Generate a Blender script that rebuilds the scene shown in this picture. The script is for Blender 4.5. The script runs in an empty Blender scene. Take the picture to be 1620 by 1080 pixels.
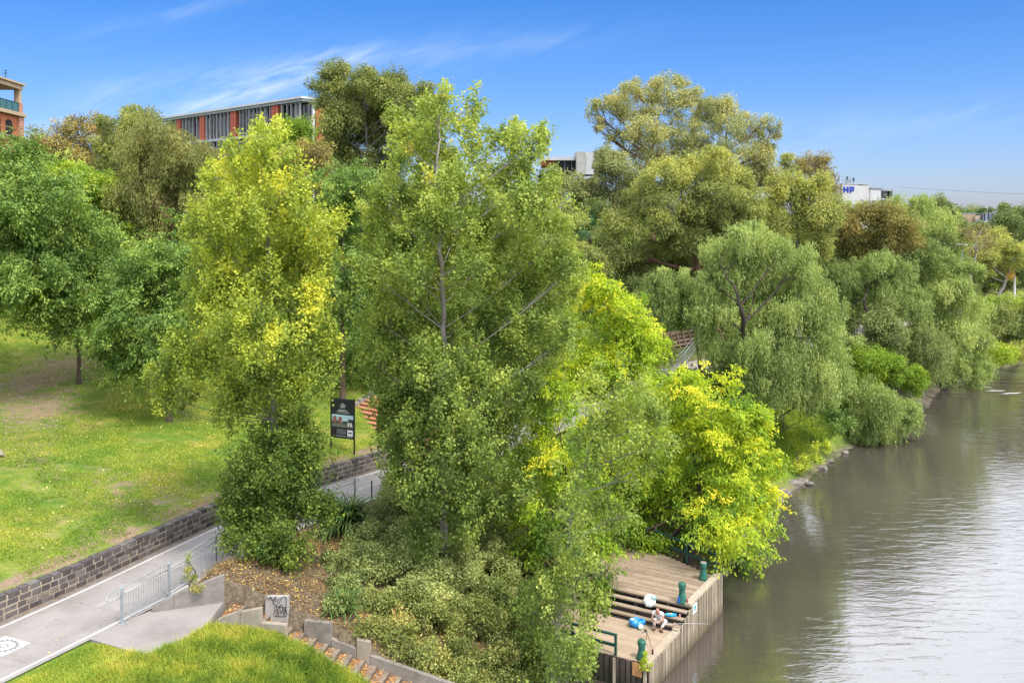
import bpy, bmesh, math, random
import numpy as np
from mathutils import Vector, Matrix
R = math.radians
rng = np.random.default_rng(7)
random.seed(7)
scene = bpy.context.scene
col = scene.collection

# ---------------------------------------------------------------- camera
F, HOR, CZ, PX = 1450.0, 345.0, 18.8, 810.0     # focal length and horizon in pixels of the 1620 px wide photograph
cam_data = bpy.data.cameras.new('camera'); cam = bpy.data.objects.new('camera', cam_data); col.objects.link(cam)
cam.location = (0, 0, CZ); cam.rotation_euler = (R(90), 0, 0)
cam_data.sensor_width = 36; cam_data.lens = 36 * F / 1620; cam_data.shift_y = -(540 - HOR) / 1620
cam_data.clip_start = 0.5; cam_data.clip_end = 6000
scene.camera = cam

# ---------------------------------------------------------------- light
SUN_EL, SUN_AZ = 58, 142          # azimuth clockwise from +Y (the way the camera looks)
EXPOSURE = 0.95
w = bpy.data.worlds.new("World"); scene.world = w; w.use_nodes = True
def N(nt, typ, **kw):
    n = nt.nodes.new(typ)
    for k, v in kw.items():
        if k.startswith('i_'):
            key = k[2:]; key = int(key) if key.isdigit() else key.replace('_', ' ')
            n.inputs[key].default_value = v
        else: setattr(n, k, v)
    return n
def L(nt, a, ai, b, bi): nt.links.new(a.outputs[ai], b.inputs[bi])
def M1(nt, op, a, b=None, c=None, clamp=False):
    n = nt.nodes.new('ShaderNodeMath'); n.operation = op; n.use_clamp = clamp
    for i, v in enumerate((a, b, c)):
        if v is None: continue
        if isinstance(v, (int, float)): n.inputs[i].default_value = v
        else: nt.links.new(v, n.inputs[i])
    return n.outputs[0]
def ramp_w(nt, z):
    r = N(nt, 'ShaderNodeValToRGB'); e = r.color_ramp.elements; e[0].position = 0.0; e[0].color = (1.04, 1.10, 1.62, 1); e[1].position = 0.24; e[1].color = (0.47, 0.98, 1.62, 1)
    nt.links.new(z, r.inputs[0]); return r.outputs[0]
def build_world():
    nt = w.node_tree; nt.nodes.clear()
    out = N(nt, 'ShaderNodeOutputWorld'); bg = N(nt, 'ShaderNodeBackground'); bg.inputs[1].default_value = 0.055
    sky = N(nt, 'ShaderNodeTexSky', sky_type='NISHITA', sun_disc=False, sun_elevation=R(SUN_EL), sun_rotation=R(SUN_AZ),
            altitude=50, air_density=1.0, dust_density=0.6, ozone_density=2.5)
    hs = N(nt, 'ShaderNodeHueSaturation'); hs.inputs['Saturation'].default_value = 1.12; hs.inputs['Value'].default_value = 1.0
    L(nt, sky, 0, hs, 'Color')
    gm = N(nt, 'ShaderNodeMix', data_type='RGBA', blend_type='MULTIPLY'); gm.inputs[0].default_value = 1.0
    nt.links.new(hs.outputs[0], gm.inputs[6])
    tc = N(nt, 'ShaderNodeTexCoord'); sp = N(nt, 'ShaderNodeSeparateXYZ'); L(nt, tc, 'Generated', sp, 0)
    x, y, z = sp.outputs
    tr = ramp_w(nt, z)
    nt.links.new(tr, gm.inputs[7])
    ya = M1(nt, 'MAXIMUM', M1(nt, 'ABSOLUTE', y), 0.12)
    u = M1(nt, 'DIVIDE', x, ya); v = M1(nt, 'DIVIDE', z, ya)
    # long thin cirrus: direction of the streaks (cos, sin) in the plane of the sky
    def streak(cx, cy, dx, dy, hl, hw, amp):
        l = math.hypot(dx, dy); dx /= l; dy /= l
        a = M1(nt, 'SUBTRACT', u, cx); b = M1(nt, 'SUBTRACT', v, cy)
        t = M1(nt, 'ADD', M1(nt, 'MULTIPLY', a, dx), M1(nt, 'MULTIPLY', b, dy))
        s = M1(nt, 'SUBTRACT', M1(nt, 'MULTIPLY', b, dx), M1(nt, 'MULTIPLY', a, dy))
        e = M1(nt, 'ADD', M1(nt, 'POWER', M1(nt, 'ABSOLUTE', M1(nt, 'DIVIDE', t, hl)), 2.6), M1(nt, 'POWER', M1(nt, 'ABSOLUTE', M1(nt, 'DIVIDE', s, hw)), 1.6))
        return M1(nt, 'MULTIPLY', M1(nt, 'EXPONENT', M1(nt, 'MULTIPLY', e, -1.0)), amp), t, s
    s1, t1, q1 = streak(-0.285, 0.140, 0.165, 0.056, 0.11, 0.014, 0.75)
    s2, _, _ = streak(-0.17, 0.172, 0.3, 0.03, 0.24, 0.016, 0.26)
    s3, _, _ = streak(-0.36, 0.225, 0.2, 0.05, 0.11, 0.009, 0.18)
    s4, _, _ = streak(-0.50, 0.10, 0.2, 0.10, 0.09, 0.022, 0.32)
    s5, _, _ = streak(0.25, 0.085, 0.3, 0.03, 0.35, 0.02, 0.2)
    cb = N(nt, 'ShaderNodeCombineXYZ'); nt.links.new(M1(nt, 'MULTIPLY', t1, 3.0), cb.inputs[0]); nt.links.new(M1(nt, 'MULTIPLY', q1, 17.0), cb.inputs[1])
    no = N(nt, 'ShaderNodeTexNoise'); no.inputs['Scale'].default_value = 4.0; no.inputs['Detail'].default_value = 7; no.inputs['Roughness'].default_value = 0.6; no.inputs['Distortion'].default_value = 0.5
    nt.links.new(cb.outputs[0], no.inputs['Vector'])
    mr = N(nt, 'ShaderNodeMapRange', clamp=True); L(nt, no, 0, mr, 0); mr.inputs[1].default_value = 0.34; mr.inputs[2].default_value = 0.72
    tot = s1
    for s in (s2, s3, s4, s5): tot = M1(nt, 'ADD', tot, s)
    # bright cloud veil, added out of view for soft fill light and silvery water, above about 15 degrees (over the photograph's top edge), thickening to the right
    n2 = N(nt, 'ShaderNodeTexNoise'); n2.inputs['Scale'].default_value = 2.6; n2.inputs['Detail'].default_value = 6; L(nt, tc, 'Generated', n2, 'Vector')
    hi = N(nt, 'ShaderNodeMapRange', clamp=True, interpolation_type='SMOOTHSTEP'); nt.links.new(v, hi.inputs[0]); hi.inputs[1].default_value = 0.245; hi.inputs[2].default_value = 0.31
    rt = N(nt, 'ShaderNodeMapRange', clamp=True, interpolation_type='SMOOTHSTEP'); nt.links.new(u, rt.inputs[0]); rt.inputs[1].default_value = -0.25; rt.inputs[2].default_value = 0.35
    nn = N(nt, 'ShaderNodeMapRange', clamp=True); L(nt, n2, 0, nn, 0); nn.inputs[1].default_value = 0.36; nn.inputs[2].default_value = 0.56
    veil = M1(nt, 'MULTIPLY', M1(nt, 'MULTIPLY', hi.outputs[0], M1(nt, 'MULTIPLY_ADD', rt.outputs[0], 0.4, 0.6)), M1(nt, 'MULTIPLY_ADD', nn.outputs[0], 0.35, 0.65))
    mixa = N(nt, 'ShaderNodeMix', data_type='RGBA'); nt.links.new(M1(nt, 'MULTIPLY', tot, mr.outputs[0], clamp=True), mixa.inputs[0]); nt.links.new(gm.outputs[2], mixa.inputs[6]); mixa.inputs[7].default_value = (9.5, 10.4, 11.2, 1)
    fac = M1(nt, 'MULTIPLY', veil, 1.0, clamp=True)
    mix = N(nt, 'ShaderNodeMix', data_type='RGBA'); nt.links.new(fac, mix.inputs[0]); nt.links.new(mixa.outputs[2], mix.inputs[6]); mix.inputs[7].default_value = (26.0, 27.0, 29.0, 1)
    nt.links.new(mix.outputs[2], bg.inputs[0]); L(nt, bg, 0, out, 0)
build_world()
sl = bpy.data.lights.new('sun', 'SUN'); sl.energy = 2.2; sl.angle = R(12); sl.color = (1.0, 0.95, 0.86)
sun = bpy.data.objects.new('sun', sl); col.objects.link(sun)
d = Vector((math.cos(R(SUN_EL)) * math.sin(R(SUN_AZ)), math.cos(R(SUN_EL)) * math.cos(R(SUN_AZ)), math.sin(R(SUN_EL))))
sun.rotation_euler = d.to_track_quat('Z', 'Y').to_euler(); sun.location = d * 100
scene.view_settings.view_transform = 'Standard'; scene.view_settings.look = 'None'
scene.view_settings.exposure = EXPOSURE; scene.view_settings.gamma = 1; scene.view_settings.use_curve_mapping = False
scene.render.engine = 'CYCLES'
cy = scene.cycles
cy.max_bounces = 6; cy.diffuse_bounces = 5; cy.glossy_bounces = 2; cy.transmission_bounces = 3; cy.transparent_max_bounces = 4
cy.use_denoising = True
try: cy.denoiser = 'OPENIMAGEDENOISE'
except Exception: pass

# ---------------------------------------------------------------- helpers
def at(px, py, Y): return ((px - PX) / F * Y, Y, CZ - (py - HOR) / F * Y)
def onz(px, py, z):
    Y = F * (CZ - z) / (py - HOR); return ((px - PX) / F * Y, Y, z)

def mesh_np(name, V, Q=None, T=None, attrs=None, smooth=False):
    """fast mesh from arrays: V (n,3), Q (m,4) quads, T (k,3) triangles"""
    me = bpy.data.meshes.new(name)
    V = np.asarray(V, np.float32); me.vertices.add(len(V)); me.vertices.foreach_set('co', V.ravel())
    Q = np.zeros((0, 4), np.int32) if Q is None else np.asarray(Q, np.int32); T = np.zeros((0, 3), np.int32) if T is None else np.asarray(T, np.int32)
    idx = np.concatenate([Q.ravel(), T.ravel()]).astype(np.int32)
    me.loops.add(len(idx)); me.loops.foreach_set('vertex_index', idx)
    st = np.concatenate([np.arange(len(Q)) * 4, len(Q) * 4 + np.arange(len(T)) * 3]).astype(np.int32)
    me.polygons.add(len(st)); me.polygons.foreach_set('loop_start', st)
    me.update(calc_edges=True)
    if smooth: me.polygons.foreach_set('use_smooth', np.ones(len(st), bool))
    for k, (dom, arr) in (attrs or {}).items():
        a = me.attributes.new(k, 'FLOAT', dom); a.data.foreach_set('value', np.asarray(arr, np.float32))
    return me
def link(name, me, mat=None, parent=None):
    o = bpy.data.objects.new(name, me); col.objects.link(o)
    if mat is not None and me is not None: me.materials.append(mat)
    if parent is not None: o.parent = parent
    return o
def tag(o, label=None, cat=None, group=None, kind=None):
    if label: o['label'] = label
    if cat: o['category'] = cat
    if group: o['group'] = group
    if kind: o['kind'] = kind
    return o
def thing(name, label, cat, loc=(0, 0, 0), rz=0, group=None):
    o = bpy.data.objects.new(name, None); col.objects.link(o); o.location = loc; o.rotation_euler = (0, 0, rz); o.empty_display_size = 0.3
    return tag(o, label, cat, group)

class MB:
    """collects simple solids, then makes ONE mesh object"""
    def __init__(s): s.v = []; s.f = []; s.m = []; s.mi = 0
    def add(s, V, Fc):
        b = len(s.v); s.v += [tuple(p) for p in V]; s.f += [tuple(i + b for i in f) for f in Fc]; s.m += [s.mi] * len(Fc)
    def box(s, c, size, ax=(1, 0), tilt=0.0):
        """box centred c, size (along ax, across, up); tilt raises the far end along ax by slope"""
        ux, uy = ax; l = math.hypot(ux, uy); ux /= l; uy /= l
        V = []
        for k in (-.5, .5):
            for j in (-.5, .5):
                for i in (-.5, .5):
                    V.append((c[0] + ux * i * size[0] - uy * j * size[1], c[1] + uy * i * size[0] + ux * j * size[1], c[2] + k * size[2] + tilt * i * size[0]))
        s.add(V, [(0, 2, 3, 1), (4, 5, 7, 6), (0, 1, 5, 4), (2, 6, 7, 3), (0, 4, 6, 2), (1, 3, 7, 5)]); return s
    def prism(s, poly, z0, z1):
        n = len(poly); V = [(x, y, z0) for x, y in poly] + [(x, y, z1) for x, y in poly]
        s.add(V, [tuple(range(n))[::-1], tuple(range(n, 2 * n))] + [(i, (i + 1) % n, n + (i + 1) % n, n + i) for i in range(n)]); return s
    def tube(s, P, rad, n=8, cap=True):
        P = [Vector(p) for p in P]
        if isinstance(rad, (int, float)): rad = [rad] * len(P)
        V = []; Fc = []; prev = None
        for i, p in enumerate(P):
            t = (P[min(i + 1, len(P) - 1)] - P[max(i - 1, 0)])
            if t.length < 1e-9: t = Vector((0, 0, 1))
            t.normalize()
            a = prev - t * prev.dot(t) if prev is not None else t.orthogonal()
            if a.length < 1e-6: a = t.orthogonal()
            a.normalize(); prev = a; b = t.cross(a)
            for k in range(n):
                th = 2 * math.pi * k / n; V.append(tuple(p + (a * math.cos(th) + b * math.sin(th)) * rad[i]))
        for i in range(len(P) - 1):
            for k in range(n): Fc.append((i * n + k, i * n + (k + 1) % n, (i + 1) * n + (k + 1) % n, (i + 1) * n + k))
        if cap: Fc += [tuple(range(n))[::-1], tuple((len(P) - 1) * n + k for k in range(n))]
        s.add(V, Fc); return s
    def lathe(s, c, prof, n=20):
        V = []; Fc = []
        for r, z in prof:
            for k in range(n): V.append((c[0] + r * math.cos(2 * math.pi * k / n), c[1] + r * math.sin(2 * math.pi * k / n), c[2] + z))
        m = len(prof)
        for i in range(m - 1):
            for k in range(n): Fc.append((i * n + k, i * n + (k + 1) % n, (i + 1) * n + (k + 1) % n, (i + 1) * n + k))
        Fc += [tuple(range(n))[::-1], tuple((m - 1) * n + k for k in range(n))]
        s.add(V, Fc); return s
    def build(s, name, mats, parent=None, smooth=False, bevel=0):
        me = bpy.data.meshes.new(name); me.from_pydata(s.v, [], s.f); me.update()
        if not isinstance(mats, (list, tuple)): mats = [mats]
        for m in mats: me.materials.append(m)
        me.polygons.foreach_set('material_index', s.m)
        if smooth: me.polygons.foreach_set('use_smooth', [True] * len(me.polygons))
        o = bpy.data.objects.new(name, me); col.objects.link(o)
        if bevel:
            b = o.modifiers.new('bevel', 'BEVEL'); b.width = bevel; b.segments = 2; b.limit_method = 'ANGLE'
        if parent is not None: o.parent = parent; o.matrix_parent_inverse = parent.matrix_basis.inverted()
        return o

# ---------------------------------------------------------------- materials
def base_mat(name, rough=0.8, spec=0.3):
    m = bpy.data.materials.new(name); m.use_nodes = True; nt = m.node_tree; nt.nodes.clear()
    out = N(nt, 'ShaderNodeOutputMaterial'); p = N(nt, 'ShaderNodeBsdfPrincipled'); p.inputs['Roughness'].default_value = rough
    p.inputs['Specular IOR Level'].default_value = spec; L(nt, p, 0, out, 0)
    return m, nt, p
def ramp(nt, fac, stops):
    r = N(nt, 'ShaderNodeValToRGB'); e = r.color_ramp.elements
    while len(e) < len(stops): e.new(0.5)
    for k, (pos, c) in enumerate(stops): e[k].position = pos; e[k].color = (*c, 1)
    nt.links.new(fac, r.inputs[0]); return r.outputs[0]
def noise(nt, scale, detail=5, rough=0.6, coord='Object', stretch=None, dist=0.0):
    tc = N(nt, 'ShaderNodeTexCoord'); n = N(nt, 'ShaderNodeTexNoise'); n.inputs['Scale'].default_value = scale
    n.inputs['Detail'].default_value = detail; n.inputs['Roughness'].default_value = rough; n.inputs['Distortion'].default_value = dist
    if stretch:
        mp = N(nt, 'ShaderNodeMapping'); mp.inputs['Scale'].default_value = stretch; L(nt, tc, coord, mp, 0); L(nt, mp, 0, n, 'Vector')
    else: L(nt, tc, coord, n, 'Vector')
    return n.outputs[0]
def mixc(nt, f, a, b, blend='MIX'):
    m = N(nt, 'ShaderNodeMix', data_type='RGBA', blend_type=blend)
    for v, i in ((f, 0), (a, 6), (b, 7)):
        if isinstance(v, (int, float)): m.inputs[i].default_value = v
        elif isinstance(v, tuple): m.inputs[i].default_value = (*v, 1)
        else: nt.links.new(v, m.inputs[i])
    return m.outputs[2]
def bump(nt, p, h, strength=0.3, dist=0.02):
    b = N(nt, 'ShaderNodeBump'); b.inputs['Strength'].default_value = strength; b.inputs['Distance'].default_value = dist
    nt.links.new(h, b.inputs['Height']); nt.links.new(b.outputs[0], p.inputs['Normal'])
def weathered(name, c0, c1, scale=3.0, rough=0.8, stretch=None, bs=0.25, c2=None, metal=0.0, spec=0.3, fine=30):
    """two (or three) tone mottled surface with fine grain"""
    m, nt, p = base_mat(name, rough, spec); p.inputs['Metallic'].default_value = metal
    n = noise(nt, scale, 6, 0.65, stretch=stretch)
    stops = [(0.3, c0), (0.68, c1)] if c2 is None else [(0.28, c0), (0.5, c1), (0.74, c2)]
    c = ramp(nt, n, stops); n2 = noise(nt, fine, 3, 0.7, stretch=stretch)
    g = ramp(nt, n2, [(0.3, (0.82,) * 3), (0.7, (1.12,) * 3)])
    nt.links.new(mixc(nt, 1.0, c, g, 'MULTIPLY'), p.inputs['Base Color'])
    if bs: bump(nt, p, n2, bs, 0.01)
    return m
def leaf_mat(name, stops, trans=0.35, rough=0.5):
    m = bpy.data.materials.new(name); m.use_nodes = True; nt = m.node_tree; nt.nodes.clear()
    out = N(nt, 'ShaderNodeOutputMaterial'); a = N(nt, 'ShaderNodeAttribute', attribute_name='tint')
    c = ramp(nt, a.outputs['Fac'], stops)
    p = N(nt, 'ShaderNodeBsdfPrincipled'); p.inputs['Roughness'].default_value = rough; p.inputs['Specular IOR Level'].default_value = 0.2
    nt.links.new(c, p.inputs['Base Color']); t = N(nt, 'ShaderNodeBsdfTranslucent')
    nt.links.new(mixc(nt, 1.0, c, (1.25, 1.2, 0.6), 'MULTIPLY'), t.inputs[0])
    mx = N(nt, 'ShaderNodeMixShader'); mx.inputs[0].default_value = trans; L(nt, p, 0, mx, 1); L(nt, t, 0, mx, 2); L(nt, mx, 0, out, 0)
    return m
# ---------------------------------------------------------------- terrain
WL = np.array([(-90, -140), (-45, -30), (-28, 10), (-22.6, 24), (-18.4, 33.0), (-17.0, 36.06), (-15.5, 40.05), (-13.95, 43.98), (-10.5, 49.6), (-7.1, 54.05), (0, 63), (10, 76), (22, 88), (36, 101), (52, 116), (73, 137), (120, 170), (400, 330), (3000, 1500)], float)
SL = np.array([(-60, -140), (-24, -40), (-10, 8), (-5, 20), (-1.6, 30), (1.5, 36), (5, 41), (9, 46), (12.5, 51), (18, 61), (23.5, 69), (28.6, 76), (35, 84), (41.5, 91), (45.5, 98), (50, 104.5), (57, 111), (68, 120), (82, 135), (130, 168), (405, 322), (3010, 1480)], float)
PATH_W = 4.0
def sdist(X, Y, poly):
    """distance to a polyline, positive on its right (river) side"""
    P = np.stack([np.ravel(X), np.ravel(Y)], 1); best = np.full(len(P), 1e9); sg = np.ones(len(P))
    for a, b in zip(poly[:-1], poly[1:]):
        d = b - a; t = np.clip(((P - a) @ d) / (d @ d), 0, 1); q = a + t[:, None] * d; v = P - q
        dist = np.hypot(v[:, 0], v[:, 1]); s = np.sign(d[1] * v[:, 0] - d[0] * v[:, 1])
        k = dist < best - 1e-9; best[k] = dist[k]; sg[k] = s[k]
    return (best * sg).reshape(np.shape(X))
def zpath(Y): return np.interp(Y, [-100, 58, 80, 100, 137, 200], [4.3, 4.3, 6.0, 6.5, 7.6, 9.0])
def smooth(t): t = np.clip(t, 0, 1); return t * t * (3 - 2 * t)
def vnoise(X, Y, s, seed=0):
    """smooth value noise, -1..1"""
    r = np.random.default_rng(seed); G = r.uniform(-1, 1, (64, 64)); x = X / s + 1000; y = Y / s + 1000
    i = np.floor(x).astype(int); j = np.floor(y).astype(int); fx = smooth(x - i); fy = smooth(y - j)
    g = lambda a, b: G[a % 64, b % 64]
    return (g(i, j) * (1 - fx) + g(i + 1, j) * fx) * (1 - fy) + (g(i, j + 1) * (1 - fx) + g(i + 1, j + 1) * fx) * fy
# stair frame: origin, down-direction D, across N (towards the bank)
SO = np.array([-11.15, 32.9]); SD = np.array([.985, -.17]); SN = np.array([.17, .985])
TREAD, RISE, NST = 0.47, 0.168, 18
def stair_uv(X, Y): return (X - SO[0]) * SD[0] + (Y - SO[1]) * SD[1], (X - SO[0]) * SN[0] + (Y - SO[1]) * SN[1]
LAND = [(-14.9, 31.7), (-12.0, 30.4), (-10.95, 32.2), (-10.95, 34.8), (-13.3, 33.9)]
def in_poly(X, Y, poly):
    c = np.zeros(np.shape(X), bool); n = len(poly)
    for i in range(n):
        x1, y1 = poly[i]; x2, y2 = poly[(i + 1) % n]
        k = ((y1 > Y) != (y2 > Y)) & (X < (x2 - x1) * (Y - y1) / (y2 - y1 + 1e-12) + x1); c ^= k
    return c
def ground_z(X, Y, raw=False):
    X = np.asarray(X, float); Y = np.asarray(Y, float)
    dW = sdist(X, Y, WL); dS = -sdist(X, Y, SL); zp = zpath(Y)
    s = np.maximum(-dW, 0)
    hill = zp + 0.88 + 0.118 * np.minimum(s, 60) + 0.06 * np.clip(s - 60, 0, 60) + 0.12 * vnoise(X, Y, 9, 1) * smooth(s / 10)
    hill = np.minimum(hill, 17.5)
    step = smooth((s - 0.03) / 0.30)
    z_hill = (zp - 0.05) * (1 - step) + hill * step
    d = np.maximum(dW - PATH_W - 0.35, 0); fr = d / (np.maximum(dS, 0) + d + 1e-6)
    bank = 0.12 + (zp - 0.2) * (1 - smooth((fr - .12) / .95)) + 0.10 * vnoise(X, Y, 2.3, 2) * smooth(d / 2) * smooth(dS / 2) + 0.25 * vnoise(X, Y, 7, 3) * smooth(d / 3) * smooth(dS / 3)
    bank = bank + 0.7 * np.exp(-((X + 9.8) ** 2 / 5 + (Y - 36.3) ** 2 / 3.2)) * smooth(d / 1.5)
    u, v = stair_uv(X, Y); tz0 = 4.3 - RISE * np.clip(u / TREAD, 0, NST)
    back = tz0 + .62 + .22 * np.clip(v - 2.1, 0, 3) + .08 * vnoise(X, Y, .9, 6)
    wb = smooth((u + 2.2) / 1.5) * (1 - smooth((u - 5.0) / 3)) * (v > 1.5) * (1 - smooth((v - 3.0) / 2.2))
    bank = bank * (1 - wb) + np.maximum(back, bank) * wb
    mound = np.interp(u, [-4, -1.2, .2, 1.0, 3, 4.2, 5.2, 6.2, 8], [4.3, 4.32, 4.30, 4.26, 4.12, 3.8, 3.2, 2.75, 1.7]) + .07 * vnoise(X, Y, .8, 8)
    wf = smooth((d + .2) / .8) * (1 - smooth((u - 7) / 3)) * (v < .6)
    bank = bank * (1 - wf) + mound * wf
    z = np.where(dW < 0, z_hill, np.where(dW < PATH_W + 0.35, zp - 0.05, bank))
    z = np.where(dS < 0, np.maximum(-0.05 + 0.35 * dS, -2.5), np.where(dS < 1.2, z * smooth(dS / 1.2) + 0.0, z))
    wbch = np.exp(-(((X - 43) / 6) ** 2 + ((Y - 95) / 8) ** 2)); z = z * (1 - .8 * wbch * (dS > 0) * (1 - smooth((dS - 1) / 6)))
    # the far bank, outside the photograph
    far = -sdist(X, Y, SL) < -95
    z = np.where(far, np.minimum(((-dS) - 95) * 0.25, 6), z)
    # room for the landing and the stairs
    tz = 4.3 - RISE * np.clip(u / TREAD, 0, NST) - 0.4
    inside = (u > -0.1) & (u < NST * TREAD + 1.5) & (v > -0.05) & (v < 2.1)
    z = np.where(inside, np.minimum(z, tz), z)
    z = np.where(in_poly(X, Y, LAND), np.minimum(z, 4.2), z)
    return z
def gz(x, y): return float(ground_z(np.array([x]), np.array([y]))[0])

def axis(parts):
    a = []
    for s, e, st in parts: a += list(np.arange(s, e, st))
    return np.array(a + [parts[-1][1]])
xs = axis([(-3000, -600, 300), (-600, -160, 40), (-160, -60, 6), (-60, -25, 1.0), (-25, 12, .16), (12, 90, .8), (90, 200, 6), (200, 800, 60), (800, 3000, 300)])
ys = axis([(-140, 20, 8), (20, 28, .8), (28, 60, .16), (60, 150, .8), (150, 300, 6), (300, 900, 60), (900, 5000, 400)])
GX, GY = np.meshgrid(xs, ys); GZ = ground_z(GX, GY)
dWg = sdist(GX, GY, WL); dSg = -sdist(GX, GY, SL)
lawn = np.where(dWg < 0, 1.0, 0.0)
ufront, vfront = stair_uv(GX, GY)
lawn = np.maximum(lawn, ((dWg > PATH_W) & (vfront < 0) & (GY < 33.5)).astype(float))
lawn = np.maximum(lawn, ((GY > 52) & (dWg > PATH_W)).astype(float))
mud = np.clip(1 - dSg / 1.0, 0, 1) * (GY > 48) + np.clip(1 - dSg / 1.0, 0, 1) * (GY <= 48)
mud = np.maximum(mud, np.clip(1 - np.abs(dSg - 0.8) / 2.4, 0, 1) * (np.hypot(GX - 43, GY - 95) < 7))
# worn, bare earth under the elm and along the wall top
def blob(px, py, z, rx, ry):
    x, y, _ = onz(px, py, z); return np.exp(-(((GX - x) / rx) ** 2 + ((GY - y) / ry) ** 2))
bare = 0.42 * blob(65, 640, 7.6, 2.6, 4.5) + 0.3 * blob(10, 615, 7.9, 3, 5) + 0.35 * blob(110, 590, 8, 3, 4) + 0.3 * blob(230, 760, 6.1, 4, 4) + 0.25 * blob(170, 850, 5.5, 3, 3) + 0.25 * blob(40, 720, 6.6, 3, 4)
bare = bare + 0.75 * np.exp(-((-dWg - 0.75) / 0.45) ** 2) * (dWg < 0) * (0.6 + 0.8 * vnoise(GX, GY, 1.4, 9))
pxg = PX + F * GX / np.maximum(GY, 1)
scrub = np.where((dWg < 0) & (GY > 60) & (pxg > 640), 1.0, 0.0); scrub = np.maximum(scrub, np.clip((GY - 84) / 6, 0, 1) * (dWg < 0)); scrub = np.maximum(scrub, ((dWg > PATH_W + .6) & (GY > 84) & (GY < 104)) * 1.0)
ny, nx = GX.shape; ii = np.arange(ny * nx).reshape(ny, nx)
Q = np.stack([ii[:-1, :-1], ii[:-1, 1:], ii[1:, 1:], ii[1:, :-1]], -1).reshape(-1, 4)
def ground_mat():
    m, nt, p = base_mat('earth_and_grass', 0.95, 0.1)
    la = N(nt, 'ShaderNodeAttribute', attribute_name='lawn').outputs['Fac']; mu = N(nt, 'ShaderNodeAttribute', attribute_name='mud').outputs['Fac']
    ba = N(nt, 'ShaderNodeAttribute', attribute_name='bare').outputs['Fac']
    big = noise(nt, 0.16, 3, 0.55); mid = noise(nt, 0.8, 5, 0.65); fine = noise(nt, 7, 4, 0.75); vf = noise(nt, 30, 2, 0.7)
    g = ramp(nt, mid, [(0.30, (0.085, 0.15, 0.022)), (0.46, (0.13, 0.185, 0.028)), (0.60, (0.20, 0.22, 0.045)), (0.76, (0.30, 0.25, 0.11))])
    g2 = ramp(nt, big, [(0.35, (0.84, 1.0, 0.85)), (0.65, (1.15, 1.02, 1.1))])
    g = mixc(nt, 1.0, g, g2, 'MULTIPLY')
    f = ramp(nt, fine, [(0.28, (0.62, 0.68, 0.55)), (0.72, (1.30, 1.25, 1.2))]); g = mixc(nt, 1.0, g, f, 'MULTIPLY')
    f = ramp(nt, vf, [(0.3, (0.8, 0.8, 0.8)), (0.7, (1.2, 1.2, 1.2))]); g = mixc(nt, 1.0, g, f, 'MULTIPLY')
    earth = ramp(nt, fine, [(0.3, (0.17, 0.115, 0.075)), (0.7, (0.33, 0.24, 0.165))])
    pn = noise(nt, 1.7, 6, 0.72, dist=0.6); bf = M1(nt, 'SUBTRACT', M1(nt, 'ADD', ba, M1(nt, 'MULTIPLY', pn, 1.5)), 0.93)
    bf = M1(nt, 'MULTIPLY', bf, 3.2, clamp=True)
    g = mixc(nt, bf, g, earth)
    lit = ramp(nt, fine, [(0.3, (0.065, 0.048, 0.034)), (0.5, (0.13, 0.10, 0.066)), (0.72, (0.23, 0.185, 0.115))])
    c = mixc(nt, la, lit, g)
    sc = N(nt, 'ShaderNodeAttribute', attribute_name='scrub').outputs['Fac']; c = mixc(nt, sc, c, ramp(nt, mid, [(0.3, (0.035, 0.05, 0.018)), (0.7, (0.08, 0.10, 0.035))]))
    mudc = ramp(nt, mid, [(0.3, (0.07, 0.055, 0.043)), (0.7, (0.18, 0.145, 0.115))])
    c = mixc(nt, mu, c, mudc); nt.links.new(c, p.inputs['Base Color']); bump(nt, p, fine, 0.7, 0.06)
    return m
M_GROUND = ground_mat()
me = mesh_np('ground', np.stack([GX, GY, GZ], -1).reshape(-1, 3), Q, attrs={'lawn': ('POINT', lawn.ravel()), 'mud': ('POINT', mud.ravel()), 'scrub': ('POINT', scrub.ravel()), 'bare': ('POINT', bare.ravel())}, smooth=True)
tag(link('ground', me, M_GROUND), kind='structure')

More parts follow.
